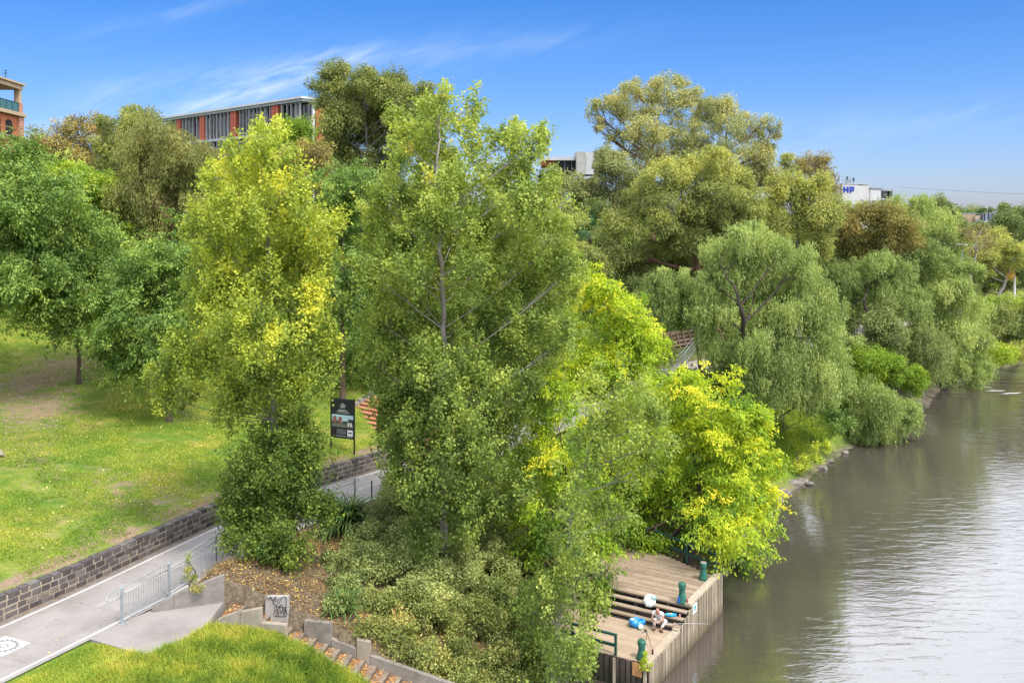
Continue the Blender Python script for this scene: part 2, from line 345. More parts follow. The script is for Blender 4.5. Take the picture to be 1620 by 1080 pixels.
# ---------------------------------------------------------------- river
def water_mat():
    m, nt, p = base_mat('river_water', 0.03, 0.9); p.inputs['IOR'].default_value = 2.15
    tc = N(nt, 'ShaderNodeTexCoord')
    n0 = noise(nt, 0.05, 3); c = ramp(nt, n0, [(0.35, (0.052, 0.043, 0.037)), (0.65, (0.074, 0.061, 0.052))]); nt.links.new(c, p.inputs['Base Color'])
    mp = N(nt, 'ShaderNodeMapping'); mp.inputs['Rotation'].default_value = (0, 0, R(-12)); mp.inputs['Scale'].default_value = (0.55, 1.5, 1); L(nt, tc, 'Object', mp, 0)
    a = N(nt, 'ShaderNodeTexNoise'); a.inputs['Scale'].default_value = 1.15; a.inputs['Detail'].default_value = 4; a.inputs['Roughness'].default_value = 0.55; a.inputs['Distortion'].default_value = 0.7; L(nt, mp, 0, a, 'Vector')
    b = N(nt, 'ShaderNodeTexNoise'); b.inputs['Scale'].default_value = 5.0; b.inputs['Detail'].default_value = 3; L(nt, mp, 0, b, 'Vector')
    # wake running in along the far reach
    mw = N(nt, 'ShaderNodeMapping'); mw.inputs['Rotation'].default_value = (0, 0, R(28)); mw.inputs['Scale'].default_value = (0.10, 1, 1); L(nt, tc, 'Object', mw, 0)
    wv = N(nt, 'ShaderNodeTexWave', wave_type='BANDS', bands_direction='Y'); wv.inputs['Scale'].default_value = 0.16; wv.inputs['Distortion'].default_value = 2.5; wv.inputs['Detail'].default_value = 2; L(nt, mw, 0, wv, 'Vector')
    sp = N(nt, 'ShaderNodeSeparateXYZ'); L(nt, tc, 'Object', sp, 0)
    far = N(nt, 'ShaderNodeMapRange', clamp=True); nt.links.new(sp.outputs[1], far.inputs[0]); far.inputs[1].default_value = 80; far.inputs[2].default_value = 105
    gust = noise(nt, 0.055, 3, 0.5); gf = N(nt, 'ShaderNodeMapRange', clamp=True); nt.links.new(gust, gf.inputs[0]); gf.inputs[1].default_value = 0.38; gf.inputs[2].default_value = 0.6; gf.inputs[3].default_value = 0.45; gf.inputs[4].default_value = 1.0
    h = M1(nt, 'ADD', M1(nt, 'MULTIPLY', a.outputs[0], gf.outputs[0]), M1(nt, 'MULTIPLY', b.outputs[0], 0.16))
    h = M1(nt, 'ADD', h, M1(nt, 'MULTIPLY', M1(nt, 'MULTIPLY', wv.outputs[0], far.outputs[0]), 0.9))
    bump(nt, p, h, 1.0, 0.034)
    return m
V = [(-400, -150, 0), (3000, -150, 0), (3000, 4000, 0), (-400, 4000, 0)]
tag(link('river', mesh_np('river', V, [(0, 1, 2, 3)]), water_mat()), kind='structure')

# ---------------------------------------------------------------- path
def offset_line(poly, off, step=0.8, a=None, b=None):
    """points along a polyline, resampled and smoothed, moved by off to its right"""
    seg = np.hypot(*np.diff(poly, axis=0).T); cum = np.concatenate([[0], np.cumsum(seg)])
    t = np.arange(0, cum[-1], step); P = np.stack([np.interp(t, cum, poly[:, 0]), np.interp(t, cum, poly[:, 1])], 1)
    for _ in range(6): P[1:-1] = P[1:-1] * .5 + (P[:-2] + P[2:]) * .25
    T = np.gradient(P, axis=0); T /= np.hypot(T[:, 0], T[:, 1])[:, None]
    P = P + off * np.stack([T[:, 1], -T[:, 0]], 1)
    if a is not None: k = (P[:, 1] >= a) & (P[:, 1] <= b); P = P[k]
    return P
PW = WL[2:-2]
def strip(name, mat, o0, o1, dz, a, b, kind='structure', n=1):
    offs = np.linspace(o0, o1, n + 1); rows = [offset_line(PW, o) for o in offs]
    k = (rows[0][:, 1] > a) & (rows[0][:, 1] < b); rows = [r[k] for r in rows]; m = len(rows[0])
    V = np.concatenate([np.column_stack([r, zpath(rows[0][:, 1]) + dz]) for r in rows])
    Qs = [(j * m + i, (j + 1) * m + i, (j + 1) * m + i + 1, j * m + i + 1) for j in range(n) for i in range(m - 1)]
    return tag(link(name, mesh_np(name, V, Qs), mat), kind=kind)
def conc_mat():
    m, nt, p = base_mat('path_concrete', 0.9, 0.2)
    a = noise(nt, 0.7, 5, 0.6); f = noise(nt, 14, 4, 0.8)
    st_ = noise(nt, 0.22, 6, 0.7, dist=1.0); c = ramp(nt, a, [(0.3, (0.25, 0.226, 0.212)), (0.7, (0.32, 0.292, 0.272))]); c = mixc(nt, 1.0, c, ramp(nt, f, [(0.3, (0.88,) * 3), (0.7, (1.08,) * 3)]), 'MULTIPLY')
    c = mixc(nt, 1.0, c, ramp(nt, st_, [(0.36, (0.84, 0.82, 0.80)), (0.5, (1.0, 1.0, 1.0)), (0.66, (1.05, 1.04, 1.03))]), 'MULTIPLY'); nt.links.new(c, p.inputs['Base Color']); bump(nt, p, f, 0.3, 0.01); return m
M_PATH = conc_mat(); M_VERGE = weathered('soil_and_grit', (0.13, 0.095, 0.07), (0.26, 0.22, 0.19), 3.5, 0.95, bs=0.3)
strip('verge', M_VERGE, 0.02, 0.30, 0.004, 8, 75)
M_PAINT = weathered('path_paint', (0.46, 0.445, 0.43), (0.60, 0.59, 0.575), 4, 0.7, bs=0.1)
M_LINE2 = weathered('faded_paint', (0.38, 0.35, 0.32), (0.47, 0.43, 0.40), 5, 0.8, bs=0.1)
M_JOINT = weathered('joint_tar', (0.20, 0.18, 0.165), (0.28, 0.25, 0.23), 5, 0.9)
strip('path', M_PATH, 0.02, PATH_W + 0.12, 0.0, 8, 150, n=4)
strip('path_edge_line', M_PAINT, 0.42, 0.52, 0.006, 8, 150)
strip('path_edge_line', M_PAINT, PATH_W - 0.16, PATH_W - 0.06, 0.006, 8, 150)
strip('path_centre_line', M_LINE2, 2.10, 2.17, 0.006, 33.8, 150)
c0 = offset_line(PW, 0.05); c1 = offset_line(PW, PATH_W + 0.1)
mb = MB()
for k in range(4, len(c0), 5):
    if 24 < c0[k, 1] < 120:
        a = Vector((*c0[k], zpath(c0[k, 1]) + 0.004)); b = Vector((*c1[k], zpath(c0[k, 1]) + 0.004)); t = (b - a).normalized(); q = Vector((-t.y, t.x, 0)) * 0.011
        mb.add([a - q, b - q, b + q, a + q], [(0, 1, 2, 3)])
tag(mb.build('path_joint', M_JOINT), kind='structure')
# painted square with the chain-ring emblem, at the centre of the path
ecx, ecy, _ = onz(-2, 1019, 4.3)
pc = offset_line(PW, 2.2); k = int(np.argmin(np.hypot(pc[:, 0] - ecx, pc[:, 1] - ecy))); tdir = Vector((*(pc[k + 1] - pc[k - 1]), 0)).normalized(); ndir = Vector((tdir.y, -tdir.x, 0))
ec = Vector((*pc[k], 0)) ; q0 = Vector(onz(49, 1017, 4.3)); ec = q0 - tdir * 0.53 - ndir * 0.65; ec.z = 0
em = thing('painted_emblem', 'white painted square with grey spoked chain ring on the concrete path', 'path marking', (ec.x, ec.y, 4.308))
def sq(h, r0, z):
    return [ec + tdir * a * h[0] + ndir * b * h[1] + Vector((0, 0, z)) for a, b in ((-1, -1), (1, -1), (1, 1), (-1, 1))]
mb = MB(); mb.add(sq((0.53, 0.65), 0, 4.31), [(0, 1, 2, 3)]); mb.build('painted_square', M_PAINT, em)
M_GREYP = weathered('grey_stencil', (0.15, 0.15, 0.145), (0.24, 0.235, 0.23), 20, 0.8)
mb = MB()
def gear(r_in, r_out, teeth, c, z, amp):
    n = teeth * 8; V = []
    for i in range(n):
        a = 2 * math.pi * i / n; ro = r_out + (amp if (i % 8) in (1, 2, 3) else 0)
        for r in (r_in, ro): V.append(c + tdir * r * math.cos(a) * 1.0 + ndir * r * math.sin(a) * 1.2 + Vector((0, 0, z)))
    return V, [(2 * i, 2 * i + 1, (2 * i + 3) % (2 * n), (2 * i + 2) % (2 * n)) for i in range(n)]
mb.add(*gear(0.33, 0.40, 18, ec, 4.315, 0.085)); mb.add(*gear(0.09, 0.13, 9, ec, 4.315, 0.02)); mb.build('chain_ring', M_GREYP, em)
# ---------------------------------------------------------------- built things near the path
def island_mat(name, stops, rough=0.85, nscale=4, stretch=None, bs=0.3, amp=0.2, dirt=None):
    """each loose block or plank gets its own tone"""
    m, nt, p = base_mat(name, rough, 0.25)
    g = N(nt, 'ShaderNodeNewGeometry'); c = ramp(nt, g.outputs['Random Per Island'], stops)
    n = noise(nt, nscale, 5, 0.7, stretch=stretch); f = noise(nt, nscale * 6, 3, 0.7, stretch=stretch)
    c = mixc(nt, 1.0, c, ramp(nt, n, [(0.3, (1 - amp,) * 3), (0.7, (1 + amp,) * 3)]), 'MULTIPLY')
    c = mixc(nt, 1.0, c, ramp(nt, f, [(0.3, (1 - amp * .6,) * 3), (0.7, (1 + amp * .6,) * 3)]), 'MULTIPLY')
    if dirt is not None:
        z0, z1, dc = dirt; tc = N(nt, 'ShaderNodeTexCoord'); sp = N(nt, 'ShaderNodeSeparateXYZ'); L(nt, tc, 'Object', sp, 0)
        k = N(nt, 'ShaderNodeMapRange', clamp=True); nt.links.new(M1(nt, 'ADD', sp.outputs[2], M1(nt, 'MULTIPLY', n, 0.5)), k.inputs[0]); k.inputs[1].default_value = z0; k.inputs[2].default_value = z1; k.inputs[3].default_value = 1; k.inputs[4].default_value = 0
        c = mixc(nt, k.outputs[0], c, dc)
    nt.links.new(c, p.inputs['Base Color'])
    if bs: bump(nt, p, f, bs, 0.01)
    return m
M_BASALT = island_mat('bluestone', [(0.0, (0.065, 0.056, 0.054)), (0.5, (0.115, 0.10, 0.095)), (0.93, (0.165, 0.145, 0.13)), (1.0, (0.20, 0.165, 0.13))], 0.8, 5, bs=0.6, amp=0.3)
M_MORTAR = weathered('mortar', (0.30, 0.24, 0.18), (0.42, 0.35, 0.27), 3)
M_CONC = weathered('weathered_concrete', (0.15, 0.13, 0.11), (0.29, 0.26, 0.225), 1.6, 0.9, bs=0.3)
M_CONC2 = weathered('pale_concrete', (0.25, 0.21, 0.16), (0.37, 0.32, 0.25), 2.2, 0.9, bs=0.2)
M_GALV = weathered('galvanised_steel', (0.30, 0.33, 0.35), (0.44, 0.47, 0.49), 6, 0.45, metal=0.35, bs=0.05)
def along_line(P):
    seg = np.hypot(*np.diff(P, axis=0).T); cum = np.concatenate([[0], np.cumsum(seg)])
    return cum, lambda t: (np.interp(t, cum, P[:, 0]), np.interp(t, cum, P[:, 1]))
W0 = offset_line(PW, -0.16, 0.4); W0 = W0[(W0[:, 1] > 20) & (W0[:, 1] < 61)]; cum, wat = along_line(W0)
wall = thing('stone_retaining_wall', 'low dark bluestone block wall holding up the lawn beside the path', 'wall', (*W0[30], 4.3))
mb = MB(); core = MB(); rr = random.Random(3)
for c in range(4):
    t = rr.uniform(-.3, 0); zc = 4.28 + c * 0.232
    while t < cum[-1] - .6:
        ln = rr.uniform(.36, .58); hh = 0.215 if c < 3 else 0.235
        x0, y0 = wat(max(t, 0)); x1, y1 = wat(t + ln); cx_, cy_ = (x0 + x1) / 2, (y0 + y1) / 2
        pr = rr.uniform(-.018, .018); dx, dy = x1 - x0, y1 - y0; l = math.hypot(dx, dy) + 1e-9
        mb.box((cx_ + dy / l * pr, cy_ - dx / l * pr, zc + hh / 2 + rr.uniform(-.004, .004)), (ln - rr.uniform(.03, .06), .34, hh - rr.uniform(.008, .03)), (dx, dy)); t += ln
for k in range(0, len(W0) - 1):
    (x0, y0), (x1, y1) = W0[k], W0[k + 1]
    core.box(((x0 + x1) / 2, (y0 + y1) / 2, 4.25 + .45), (math.hypot(x1 - x0, y1 - y0) + .004, .30, .86), (x1 - x0, y1 - y0))
mb.build('masonry', M_BASALT, wall, bevel=0.022); core.build('mortar_core', M_MORTAR, wall)

# --- landing and stairs
mb = MB(); mb.prism([(-14.85, 31.75), (-12.0, 30.35), (-10.9, 32.2), (-10.9, 34.75), (-13.3, 33.95)], 3.9, 4.305)
tag(mb.build('landing', M_PATH), kind='structure')
def su(u, v): return (SO[0] + SD[0] * u + SN[0] * v, SO[1] + SD[1] * u + SN[1] * v)
st = thing('concrete_stairs', 'long concrete steps going down from the path towards the river, littered with leaves', 'stairs', (*su(2, 1), 3.5))
steps = MB(); nose = MB()
for k in range(NST):
    z = 4.3 - RISE * (k + 1); u0 = 0.25 + TREAD * k
    x, y = su(u0 + TREAD / 2 + .02, 1.0); steps.box((x, y, z - 0.26), (TREAD + .04, 2.02, .5), SD)
steps.build('flight', weathered('step_concrete', (0.17, 0.13, 0.095), (0.30, 0.25, 0.19), 2.5, 0.95, bs=.3), st, bevel=.012)
for k in range(NST):
    z = 4.3 - RISE * (k + 1); u0 = 0.25 + TREAD * k
    x, y = su(u0 + TREAD + .045, 1.0); nose.box((x, y, z - .083), (.02, 2.0, .165), SD)
nose.build('riser', weathered('dark_riser_concrete', (0.10, 0.08, 0.06), (0.20, 0.16, 0.13), 3), st)  # riser faces a darker tone than the treads
def panel(name, label, u0, u1, v, zt0, zt1, zb, mat=M_CONC2, th=.2, group=None):
    mb = MB(); a0 = su(u0, v - th / 2); a1 = su(u1, v - th / 2); b1 = su(u1, v + th / 2); b0 = su(u0, v + th / 2)
    mb.add([(*a0, zb), (*a1, zb), (*b1, zb), (*b0, zb), (*a0, zt0), (*a1, zt1), (*b1, zt1), (*b0, zt0)], [(0, 3, 2, 1), (4, 5, 6, 7), (0, 1, 5, 4), (1, 2, 6, 5), (2, 3, 7, 6), (3, 0, 4, 7)])
    return tag(mb.build(name, mat, bevel=.01), label, 'wall', group)
G = 'stepped concrete walls of the stairs'
panel('concrete_wall', 'short sloping concrete kerb wall nearest the landing, rising out of the long grass', .72, 1.58, -.12, 4.55, 4.92, 2.8, group=G)
panel('concrete_wall', 'tallest stepped concrete wall piece, in front of the graffiti', 1.60, 2.36, -.12, 4.88, 5.06, 2.8, group=G)
panel('concrete_wall', 'low level-topped concrete wall piece between graffiti and grass', 2.38, 3.3, -.12, 4.56, 4.54, 2.3, group=G)
panel('concrete_wall', 'lowest front wall piece of the stairs, sunk in long grass', 3.32, 4.6, -.12, 3.7, 3.62, 1.8, group=G)
panel('concrete_wall', 'stained grey concrete wall behind the stairs, holding the leafy bank next to strap leaves', 3.05, 4.1, 2.12, 3.72, 3.70, 1.5, M_CONC, group=G)
panel('concrete_wall', 'pale stained wall end beside the lower steps under the creeper', 5.12, 5.62, 2.12, 3.16, 3.10, 1.2, M_CONC2, group=G)
panel('concrete_wall', 'thin low kerb wall between the strap leaves and the leafy treads', 4.12, 5.1, 2.12, 3.12, 2.82, 1.2, M_CONC, group=G)
panel('concrete_wall', 'brown low concrete wall beside the lowest steps', 5.64, 9.2, 2.12, 2.62, 1.7, .6, M_CONC, group=G)
# wall behind the landing, and the graffiti wall
w1 = MB()
a, b, c = (-13.25, 33.72), (-12.55, 33.98), (-10.86, 34.62)
def vwall(mb, p, q, z0p, z1p, z1q, th=.2):
    dx, dy = q[0] - p[0], q[1] - p[1]; l = math.hypot(dx, dy); nx_, ny_ = -dy / l * th, dx / l * th
    mb.add([(*p, z0p), (*q, z0p), (q[0] + nx_, q[1] + ny_, z0p), (p[0] + nx_, p[1] + ny_, z0p), (*p, z1p), (*q, z1q), (q[0] + nx_, q[1] + ny_, z1q), (p[0] + nx_, p[1] + ny_, z1p)],
           [(0, 3, 2, 1), (4, 5, 6, 7), (0, 1, 5, 4), (1, 2, 6, 5), (2, 3, 7, 6), (3, 0, 4, 7)])
vwall(w1, a, b, 3.9, 4.45, 4.80); vwall(w1, (b[0] + .002, b[1]), c, 3.9, 4.82, 5.34)
tag(w1.build('concrete_wall', M_CONC, bevel=.01), 'sloping grey concrete wall behind the landing, leaves spilling over its top', 'wall', G)
gw = thing('graffiti_wall', 'square concrete wall piece scrawled with black graffiti', 'wall', (*su(1.9, 2.1), 4))
mb = MB(); p, q = su(1.5, 2.02), su(2.4, 2.02); vwall(mb, p, q, 2.9, 4.50, 4.58); mb.build('wall_panel', weathered('grey_concrete', (0.30, 0.28, 0.25), (0.42, 0.39, 0.36), 2), gw, bevel=.01)
mb = MB(); rr = random.Random(11)
def gp(a, z): # point on the wall face
    x = p[0] + (q[0] - p[0]) * a - .0; y = p[1] + (q[1] - p[1]) * a; return (x + SN[0] * -.008, y + SN[1] * -.008, z - .22)
def stroke(pts, r=.013): mb.tube([gp(-.06 + a * 1.1, 4.0 + z * .82) for a, z in pts], r * .8, 5)
stroke([(.08, .74), (.14, .92), (.2, .74), (.26, .93), (.3, .75)]); stroke([(.3, .9), (.38, .72), (.46, .93), (.4, .6), (.34, .8)]); stroke([(.5, .94), (.46, .7), (.62, .86), (.55, .62)])
stroke([(.62, .62), (.72, .9), (.84, .98), (.92, .86), (.9, .6), (.84, .3), (.8, .12)], .013); stroke([(.38, .6), (.6, .5), (.82, .44), (.94, .5)]); stroke([(.44, .36), (.5, .54), (.58, .2), (.64, .5), (.7, .18)])
stroke([(.4, .12), (.46, .34), (.54, .1), (.62, .3), (.6, .08)]); stroke([(.7, .16), (.76, .4), (.84, .12), (.9, .42), (.94, .14)], .02); stroke([(.42, .05), (.7, .04), (.92, .08)], .014); stroke([(.52, .3), (.7, .6), (.9, .3)], .013)
mb.build('graffiti', weathered('black_spray', (0.012, 0.012, 0.014), (0.03, 0.03, 0.03), 9, .6, bs=0), gw)

# --- galvanised path railing
def railing(name, label, pts, h=1.3, bar_gap=.125, hand=True, first_loop=True):
    """pts: post foot positions (x,y,z)"""
    t = thing(name, label, 'railing', pts[0])
    for (x, y, z) in pts:
        m_ = MB(); dx, dy = pts[1][0] - pts[0][0], pts[1][1] - pts[0][1]
        m_.box((x, y, z + h / 2), (.10, .07, h), (dx, dy)); m_.build('post', M_GALV, t, bevel=.006)
        m_ = MB(); m_.box((x, y, z + .012), (.22, .2, .024), (dx, dy)); m_.build('base_plate', M_GALV, t)
    for a, b in zip(pts[:-1], pts[1:]):
        A, B = Vector(a), Vector(b); d_ = B - A; l = d_.length; u = d_ / l; m_ = MB()
        s, e = A + u * .06, B - u * .06
        for zz in (.13, h - .22): m_.tube([s + Vector((0, 0, zz)), e + Vector((0, 0, zz))], .021, 6)
        n_ = int((e - s).length / bar_gap)
        for i in range(1, n_): q_ = s + (e - s) * (i / n_); m_.tube([q_ + Vector((0, 0, .13)), q_ + Vector((0, 0, h - .22))], .012, 5, cap=False)
        m_.build('infill_panel', M_GALV, t, smooth=True)
    if hand:
        m_ = MB(); line = []; nrm = None
        for i, a in enumerate(pts):
            b, c_ = pts[max(i - 1, 0)], pts[min(i + 1, len(pts) - 1)]; dx, dy = c_[0] - b[0], c_[1] - b[1]; l = math.hypot(dx, dy); nn = Vector((-dy / l, dx / l, 0)); tt = Vector((dx / l, dy / l, 0))
            hp = Vector(a) + nn * .20 + Vector((0, 0, h - .10)); line.append(hp)
            pst = Vector(a) + Vector((0, 0, h - .32)); m_.tube([pst + nn * .04, pst + nn * .15, hp - Vector((0, 0, .1)), hp], .011, 5)
            if i == 0: n0, t0 = nn, tt
        s = line[0]; loop = [Vector(pts[0]) + Vector((0, 0, h - .30)) - t0 * .03]
        for k in range(0, 9):
            a_ = math.pi * (1.5 - k / 8.0); loop.append(s - t0 * .42 + t0 * (math.cos(a_) * .22) + Vector((0, 0, -.11 + math.sin(a_) * .11)) - n0 * (.20 * (1 - k / 8)))
        n1 = (Vector(pts[-1]) - Vector(pts[-2])).normalized(); e = line[-1]
        tail = [e + n1 * .25, e + n1 * .42 - Vector((0, 0, .06)), e + n1 * .45 - Vector((0, 0, .15)), e + n1 * .36 - Vector((0, 0, .21)), e + n1 * .05 - Vector((0, 0, .21))]
        m_.tube(loop + line + tail, .021, 8); m_.build('handrail', M_GALV, t, smooth=True)
    return t
rp = [onz(193, 987, 4.3), onz(267, 944, 4.3), onz(341, 897, 4.3)]
rp += [(-11.5, 41.0, 4.3), (-10.2, 43.9, 4.3), (-8.0, 46.6, 4.3)]
railing('path_railing', 'galvanised metal railing with thin upright bars and curled handrail along the path above the landing', rp)
far_rp = [(13.3 - .0, 72.5), (15.4, 75.4), (17.6, 78.2), (19.8, 80.8)]
far_rp = [at(1030, 628, 71), at(1058, 603, 75), at(1083, 578, 80), at(1106, 562, 84)]
railing('path_railing', 'galvanised railing beside the path in front of the timber crib wall', [(x, y, gz(x, y)) for x, y, _ in far_rp], h=1.3, bar_gap=.2)
# dark post leaning past the strap-leaf plant
mb = MB(); x, y, _ = onz(588, 792, 4.3); mb.box((x, y, 4.3 + .5), (.06, .06, 1.0), (1, .3)); mb.box((x, y, 5.31), (.08, .08, .03), (1, .3))
mb.box((x, y, 4.312), (.16, .16, .02), (1, .3))
tag(mb.build('bollard_post', weathered('dark_paint', (.03, .03, .035), (.06, .06, .065), 8, .5), bevel=.004), 'thin dark metal post on the path edge past the end of the curled handrail', 'post')

# --- information sign
sx0, sy0 = at(524, 690, 53.25)[:2]; sx1, sy1 = at(560.5, 700, 52.55)[:2]
sv = Vector((sx1 - sx0, sy1 - sy0, 0)); sw = sv.length; su_ = sv / sw; snm = Vector((su_.y, -su_.x, 0))
zb0 = gz(sx0, sy0); zt = CZ - (630 - HOR) * 53 / F; zbot = zt - 2.28
sg = thing('information_sign', 'tall black information board picturing brick buildings, on the lawn above the wall', 'sign', (sx0, sy0, zb0))
M_BLACK = weathered('black_panel', (.012, .012, .014), (.022, .022, .025), 3, .45, bs=0)
for (x, y) in ((sx0, sy0), (sx1, sy1)):
    m_ = MB(); g_ = gz(x, y) - .1; m_.box((x, y, (g_ + zt + .05) / 2), (.07, .07, zt + .05 - g_), su_[:2]); m_.build('post', M_BLACK, sg, bevel=.004)
mid = Vector(((sx0 + sx1) / 2, (sy0 + sy1) / 2, 0)); pwid = sw - .075
m_ = MB(); m_.box((mid.x, mid.y, (zt + zbot) / 2), (pwid, .045, zt - zbot), su_[:2]); board = m_.build('board', M_BLACK, sg)
def onboard(a, b, lift=.026): # a 0..1 across, b 0..1 from the top
    q = mid + su_ * ((a - .5) * pwid) + snm * lift; return (q.x, q.y, zt - b * (zt - zbot))
def patch(mb_, a0, b0, a1, b1, lift=.026): mb_.add([onboard(a0, b1, lift), onboard(a1, b1, lift), onboard(a1, b0, lift), onboard(a0, b0, lift)], [(0, 1, 2, 3)])
def flat(name, c, rough=.6): return weathered(name, tuple(x * .9 for x in c), tuple(min(1, x * 1.1) for x in c), 14, rough, bs=0)
M_SKYP, M_BRICKP, M_LAWNP, M_TREEP, M_WHITE = flat('print_sky', (.36, .52, .56)), flat('print_brick', (.26, .10, .07)), flat('print_ground', (.13, .13, .10)), flat('print_trees', (.035, .05, .035)), flat('print_white', (.62, .62, .60))
pic = MB(); 
for mi, r in ((0, (.02, .405, .985, .72)), ): pic.mi = mi; patch(pic, *r, .0255)
pic.mi = 2; patch(pic, .02, .61, .985, .72, .027)
pic.mi = 3
for r in ((.03, .55, .4, .63), (.5, .56, .985, .63), (.76, .50, .985, .62)): patch(pic, *r, .0275)
pic.mi = 1
for r in ((.06, .47, .24, .60), (.31, .48, .48, .61), (.09, .445, .2, .48), (.35, .455, .45, .49)): patch(pic, *r, .0285)
pic.mi = 4; patch(pic, .74, .59, .93, .68, .0295); patch(pic, .72, .77, .97, .93, .027); pic.mi = 3; patch(pic, .76, .83, .93, .86, .0295); pic.mi = 1; patch(pic, .80, .605, .87, .665, .031)
pic.build('picture', [M_SKYP, M_BRICKP, M_LAWNP, M_TREEP, M_WHITE], sg)
lg = MB(); # emblem: a crossing knot of two loops under a small flame
for c_, r_ in (((.47, .185), .072), ((.55, .185), .072)):
    lg.tube([onboard(c_[0] + r_ * math.cos(a), c_[1] + r_ * .6 * math.sin(a)) for a in np.linspace(0, math.pi * 1.75, 15) + (0 if c_[0] < .5 else math.pi * .7)], .008, 5)
lg.tube([onboard(.51, .105), onboard(.505, .13), onboard(.51, .155)], .010, 5); lg.tube([onboard(.44, .21), onboard(.5, .155), onboard(.58, .215)], .007, 5); lg.build('emblem', M_WHITE, sg)
rr = random.Random(5)
def textline(b, a0, a1, hgt):
    a = a0; tx = MB()
    while a < a1:
        l = rr.uniform(.018, .032); patch(tx, a, b, min(a + l, a1), b + hgt, .0262); a += l + rr.uniform(.008, .02)
    tx.build('text_line', M_WHITE, sg)
textline(.275, .34, .68, .014); textline(.302, .28, .76, .020); textline(.345, .2, .86, .006); textline(.36, .3, .78, .006)
for k in range(6): textline(.775 + k * .022, .24, .66, .005)
textline(.935, .2, .64, .012); textline(.955, .68, .95, .008)

# --- orange brick steps behind the sign
bs_ = thing('brick_steps', 'wide flight of orange brick steps climbing the slope behind the black sign', 'stairs', (-7.0, 56.0, 5.6))
ND, UD = Vector((-.77, .64, 0)), Vector((.64, .77, 0)); O = Vector(onz(706, 716, 5.25))
M_BRK = weathered('orange_brick', (.33, .12, .055), (.46, .20, .10), 2.5, .85, bs=.2, c2=(.54, .27, .15))
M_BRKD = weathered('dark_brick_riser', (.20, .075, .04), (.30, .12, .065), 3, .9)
fl, rs = MB(), MB()
for k in range(9):
    z = 5.45 + .155 * k; c_ = O + UD * (.42 * k + .21) + ND * 5.2; fl.box((c_.x, c_.y, z - .33), (10.4, .44, .66), ND[:2])
    c_ = O + UD * (.42 * k - .022) + ND * 5.2; rs.box((c_.x, c_.y, z - .095), (10.38, .012, .12), ND[:2])
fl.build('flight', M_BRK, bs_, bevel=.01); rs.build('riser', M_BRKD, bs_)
for s_ in (-.16, 10.56):
    sd = MB()
    for k in range(9):
        c_ = O + UD * (.42 * k + .21) + ND * s_; sd.box((c_.x, c_.y, 5.45 + .155 * k - .2), (.3, .418, .9), ND[:2])
    sd.build('side_kerb', M_CONC, bs_)
for s_ in (2.2, 6.2):
    for k in (0, 6):
        m_ = MB(); c_ = O + UD * (.42 * k + .3) + ND * s_; m_.box((c_.x, c_.y, 5.45 + .155 * k + .45), (.06, .06, .9), ND[:2]); m_.build('rail_post', M_BLACK, bs_)
    a_ = O + UD * .3 + ND * s_; b_ = O + UD * (.42 * 6 + .3) + ND * s_; m_ = MB(); m_.tube([(a_.x, a_.y, 6.35), (b_.x, b_.y, 6.35 + .93)], .022, 6); m_.build('handrail', M_BLACK, bs_)

# --- timber crib wall up the far path
M_CRIB = island_mat('crib_timber', [(0, (.10, .065, .045)), (1, (.20, .145, .105))], .9, 3)
cw = thing('crib_wall', 'weathered timber crib wall of stacked beams and slanting ties beside the far path', 'wall', at(1088, 560, 89))
A_, B_ = Vector((11.6, 78.9, 6.45)), Vector((19.6, 87.1, 6.6)); dd = (B_ - A_); l = dd.length; dd /= l; nn_ = Vector((-dd.y, dd.x, 0))
m_ = MB(); k_ = MB(); e_ = MB()
for r_ in range(6):
    c_ = (A_ + B_) / 2 + nn_ * (r_ * .13) + Vector((0, 0, .15 + r_ * .34)); m_.box(c_, (l, .16, .17), dd[:2])
for c_ in range(int(l / .95)):
    b_ = A_ + dd * (.5 + c_ * .95); k_.tube([b_ + nn_ * -.12 + Vector((0, 0, .05)), b_ + nn_ * .55 + Vector((0, 0, 2.1))], .07, 4)
e_.add([A_ + nn_ * .25, B_ + nn_ * .25, B_ + nn_ * 1.1 + Vector((0, 0, 2.0)), A_ + nn_ * 1.1 + Vector((0, 0, 2.0))], [(0, 1, 2, 3)])
m_.build('crib_beam', M_CRIB, cw); k_.build('crib_tie', M_CRIB, cw); e_.build('earth_fill', weathered('crib_fill', (.05, .035, .025), (.11, .075, .05), 3), cw)
# ---------------------------------------------------------------- the timber dock
A0 = np.array([5.4, 36.25]); E1 = np.array([.52, .854]); E2 = np.array([-.854, .52]); ZL, ZU = 1.15, 1.8
def dk(v, u): return (A0[0] + E1[0] * v + E2[0] * u, A0[1] + E1[1] * v + E2[1] * u)
TH_D = [(0, (.30, .245, .19)), (.5, (.36, .30, .235)), (1, (.42, .35, .28))]
M_DECK = island_mat('deck_timber', [(0, (.22, .162, .112)), (.5, (.29, .217, .154)), (1, (.35, .268, .194))], .9, 2, (1, 1, 1), .25, .15)
M_SAND = island_mat('sandy_deck_timber', [(0, (.34, .255, .175)), (1, (.385, .29, .205))], .92, 1.5, None, .2, .12)
M_CAP = island_mat('cap_timber', [(0, (.35, .285, .21)), (1, (.42, .35, .265))], .85, 3)
M_PLANK = island_mat('wall_plank', [(0, (.17, .135, .09)), (.5, (.29, .235, .165)), (1, (.39, .325, .235))], .9, 2.5, (1, 1, .4), .3, .25, dirt=(.25, .9, (.13, .105, .06)))
M_DARKP = island_mat('dark_plank', [(0, (.05, .04, .032)), (1, (.13, .10, .08))], .9, 2.5, (1, 1, .4), .3, .3, dirt=(.3, 1.0, (.035, .035, .022)))
M_SUPP = weathered('grey_support', (.13, .115, .10), (.21, .185, .16), 4)
M_DARKT = weathered('shadowed_timber', (.03, .025, .02), (.06, .05, .04), 3)
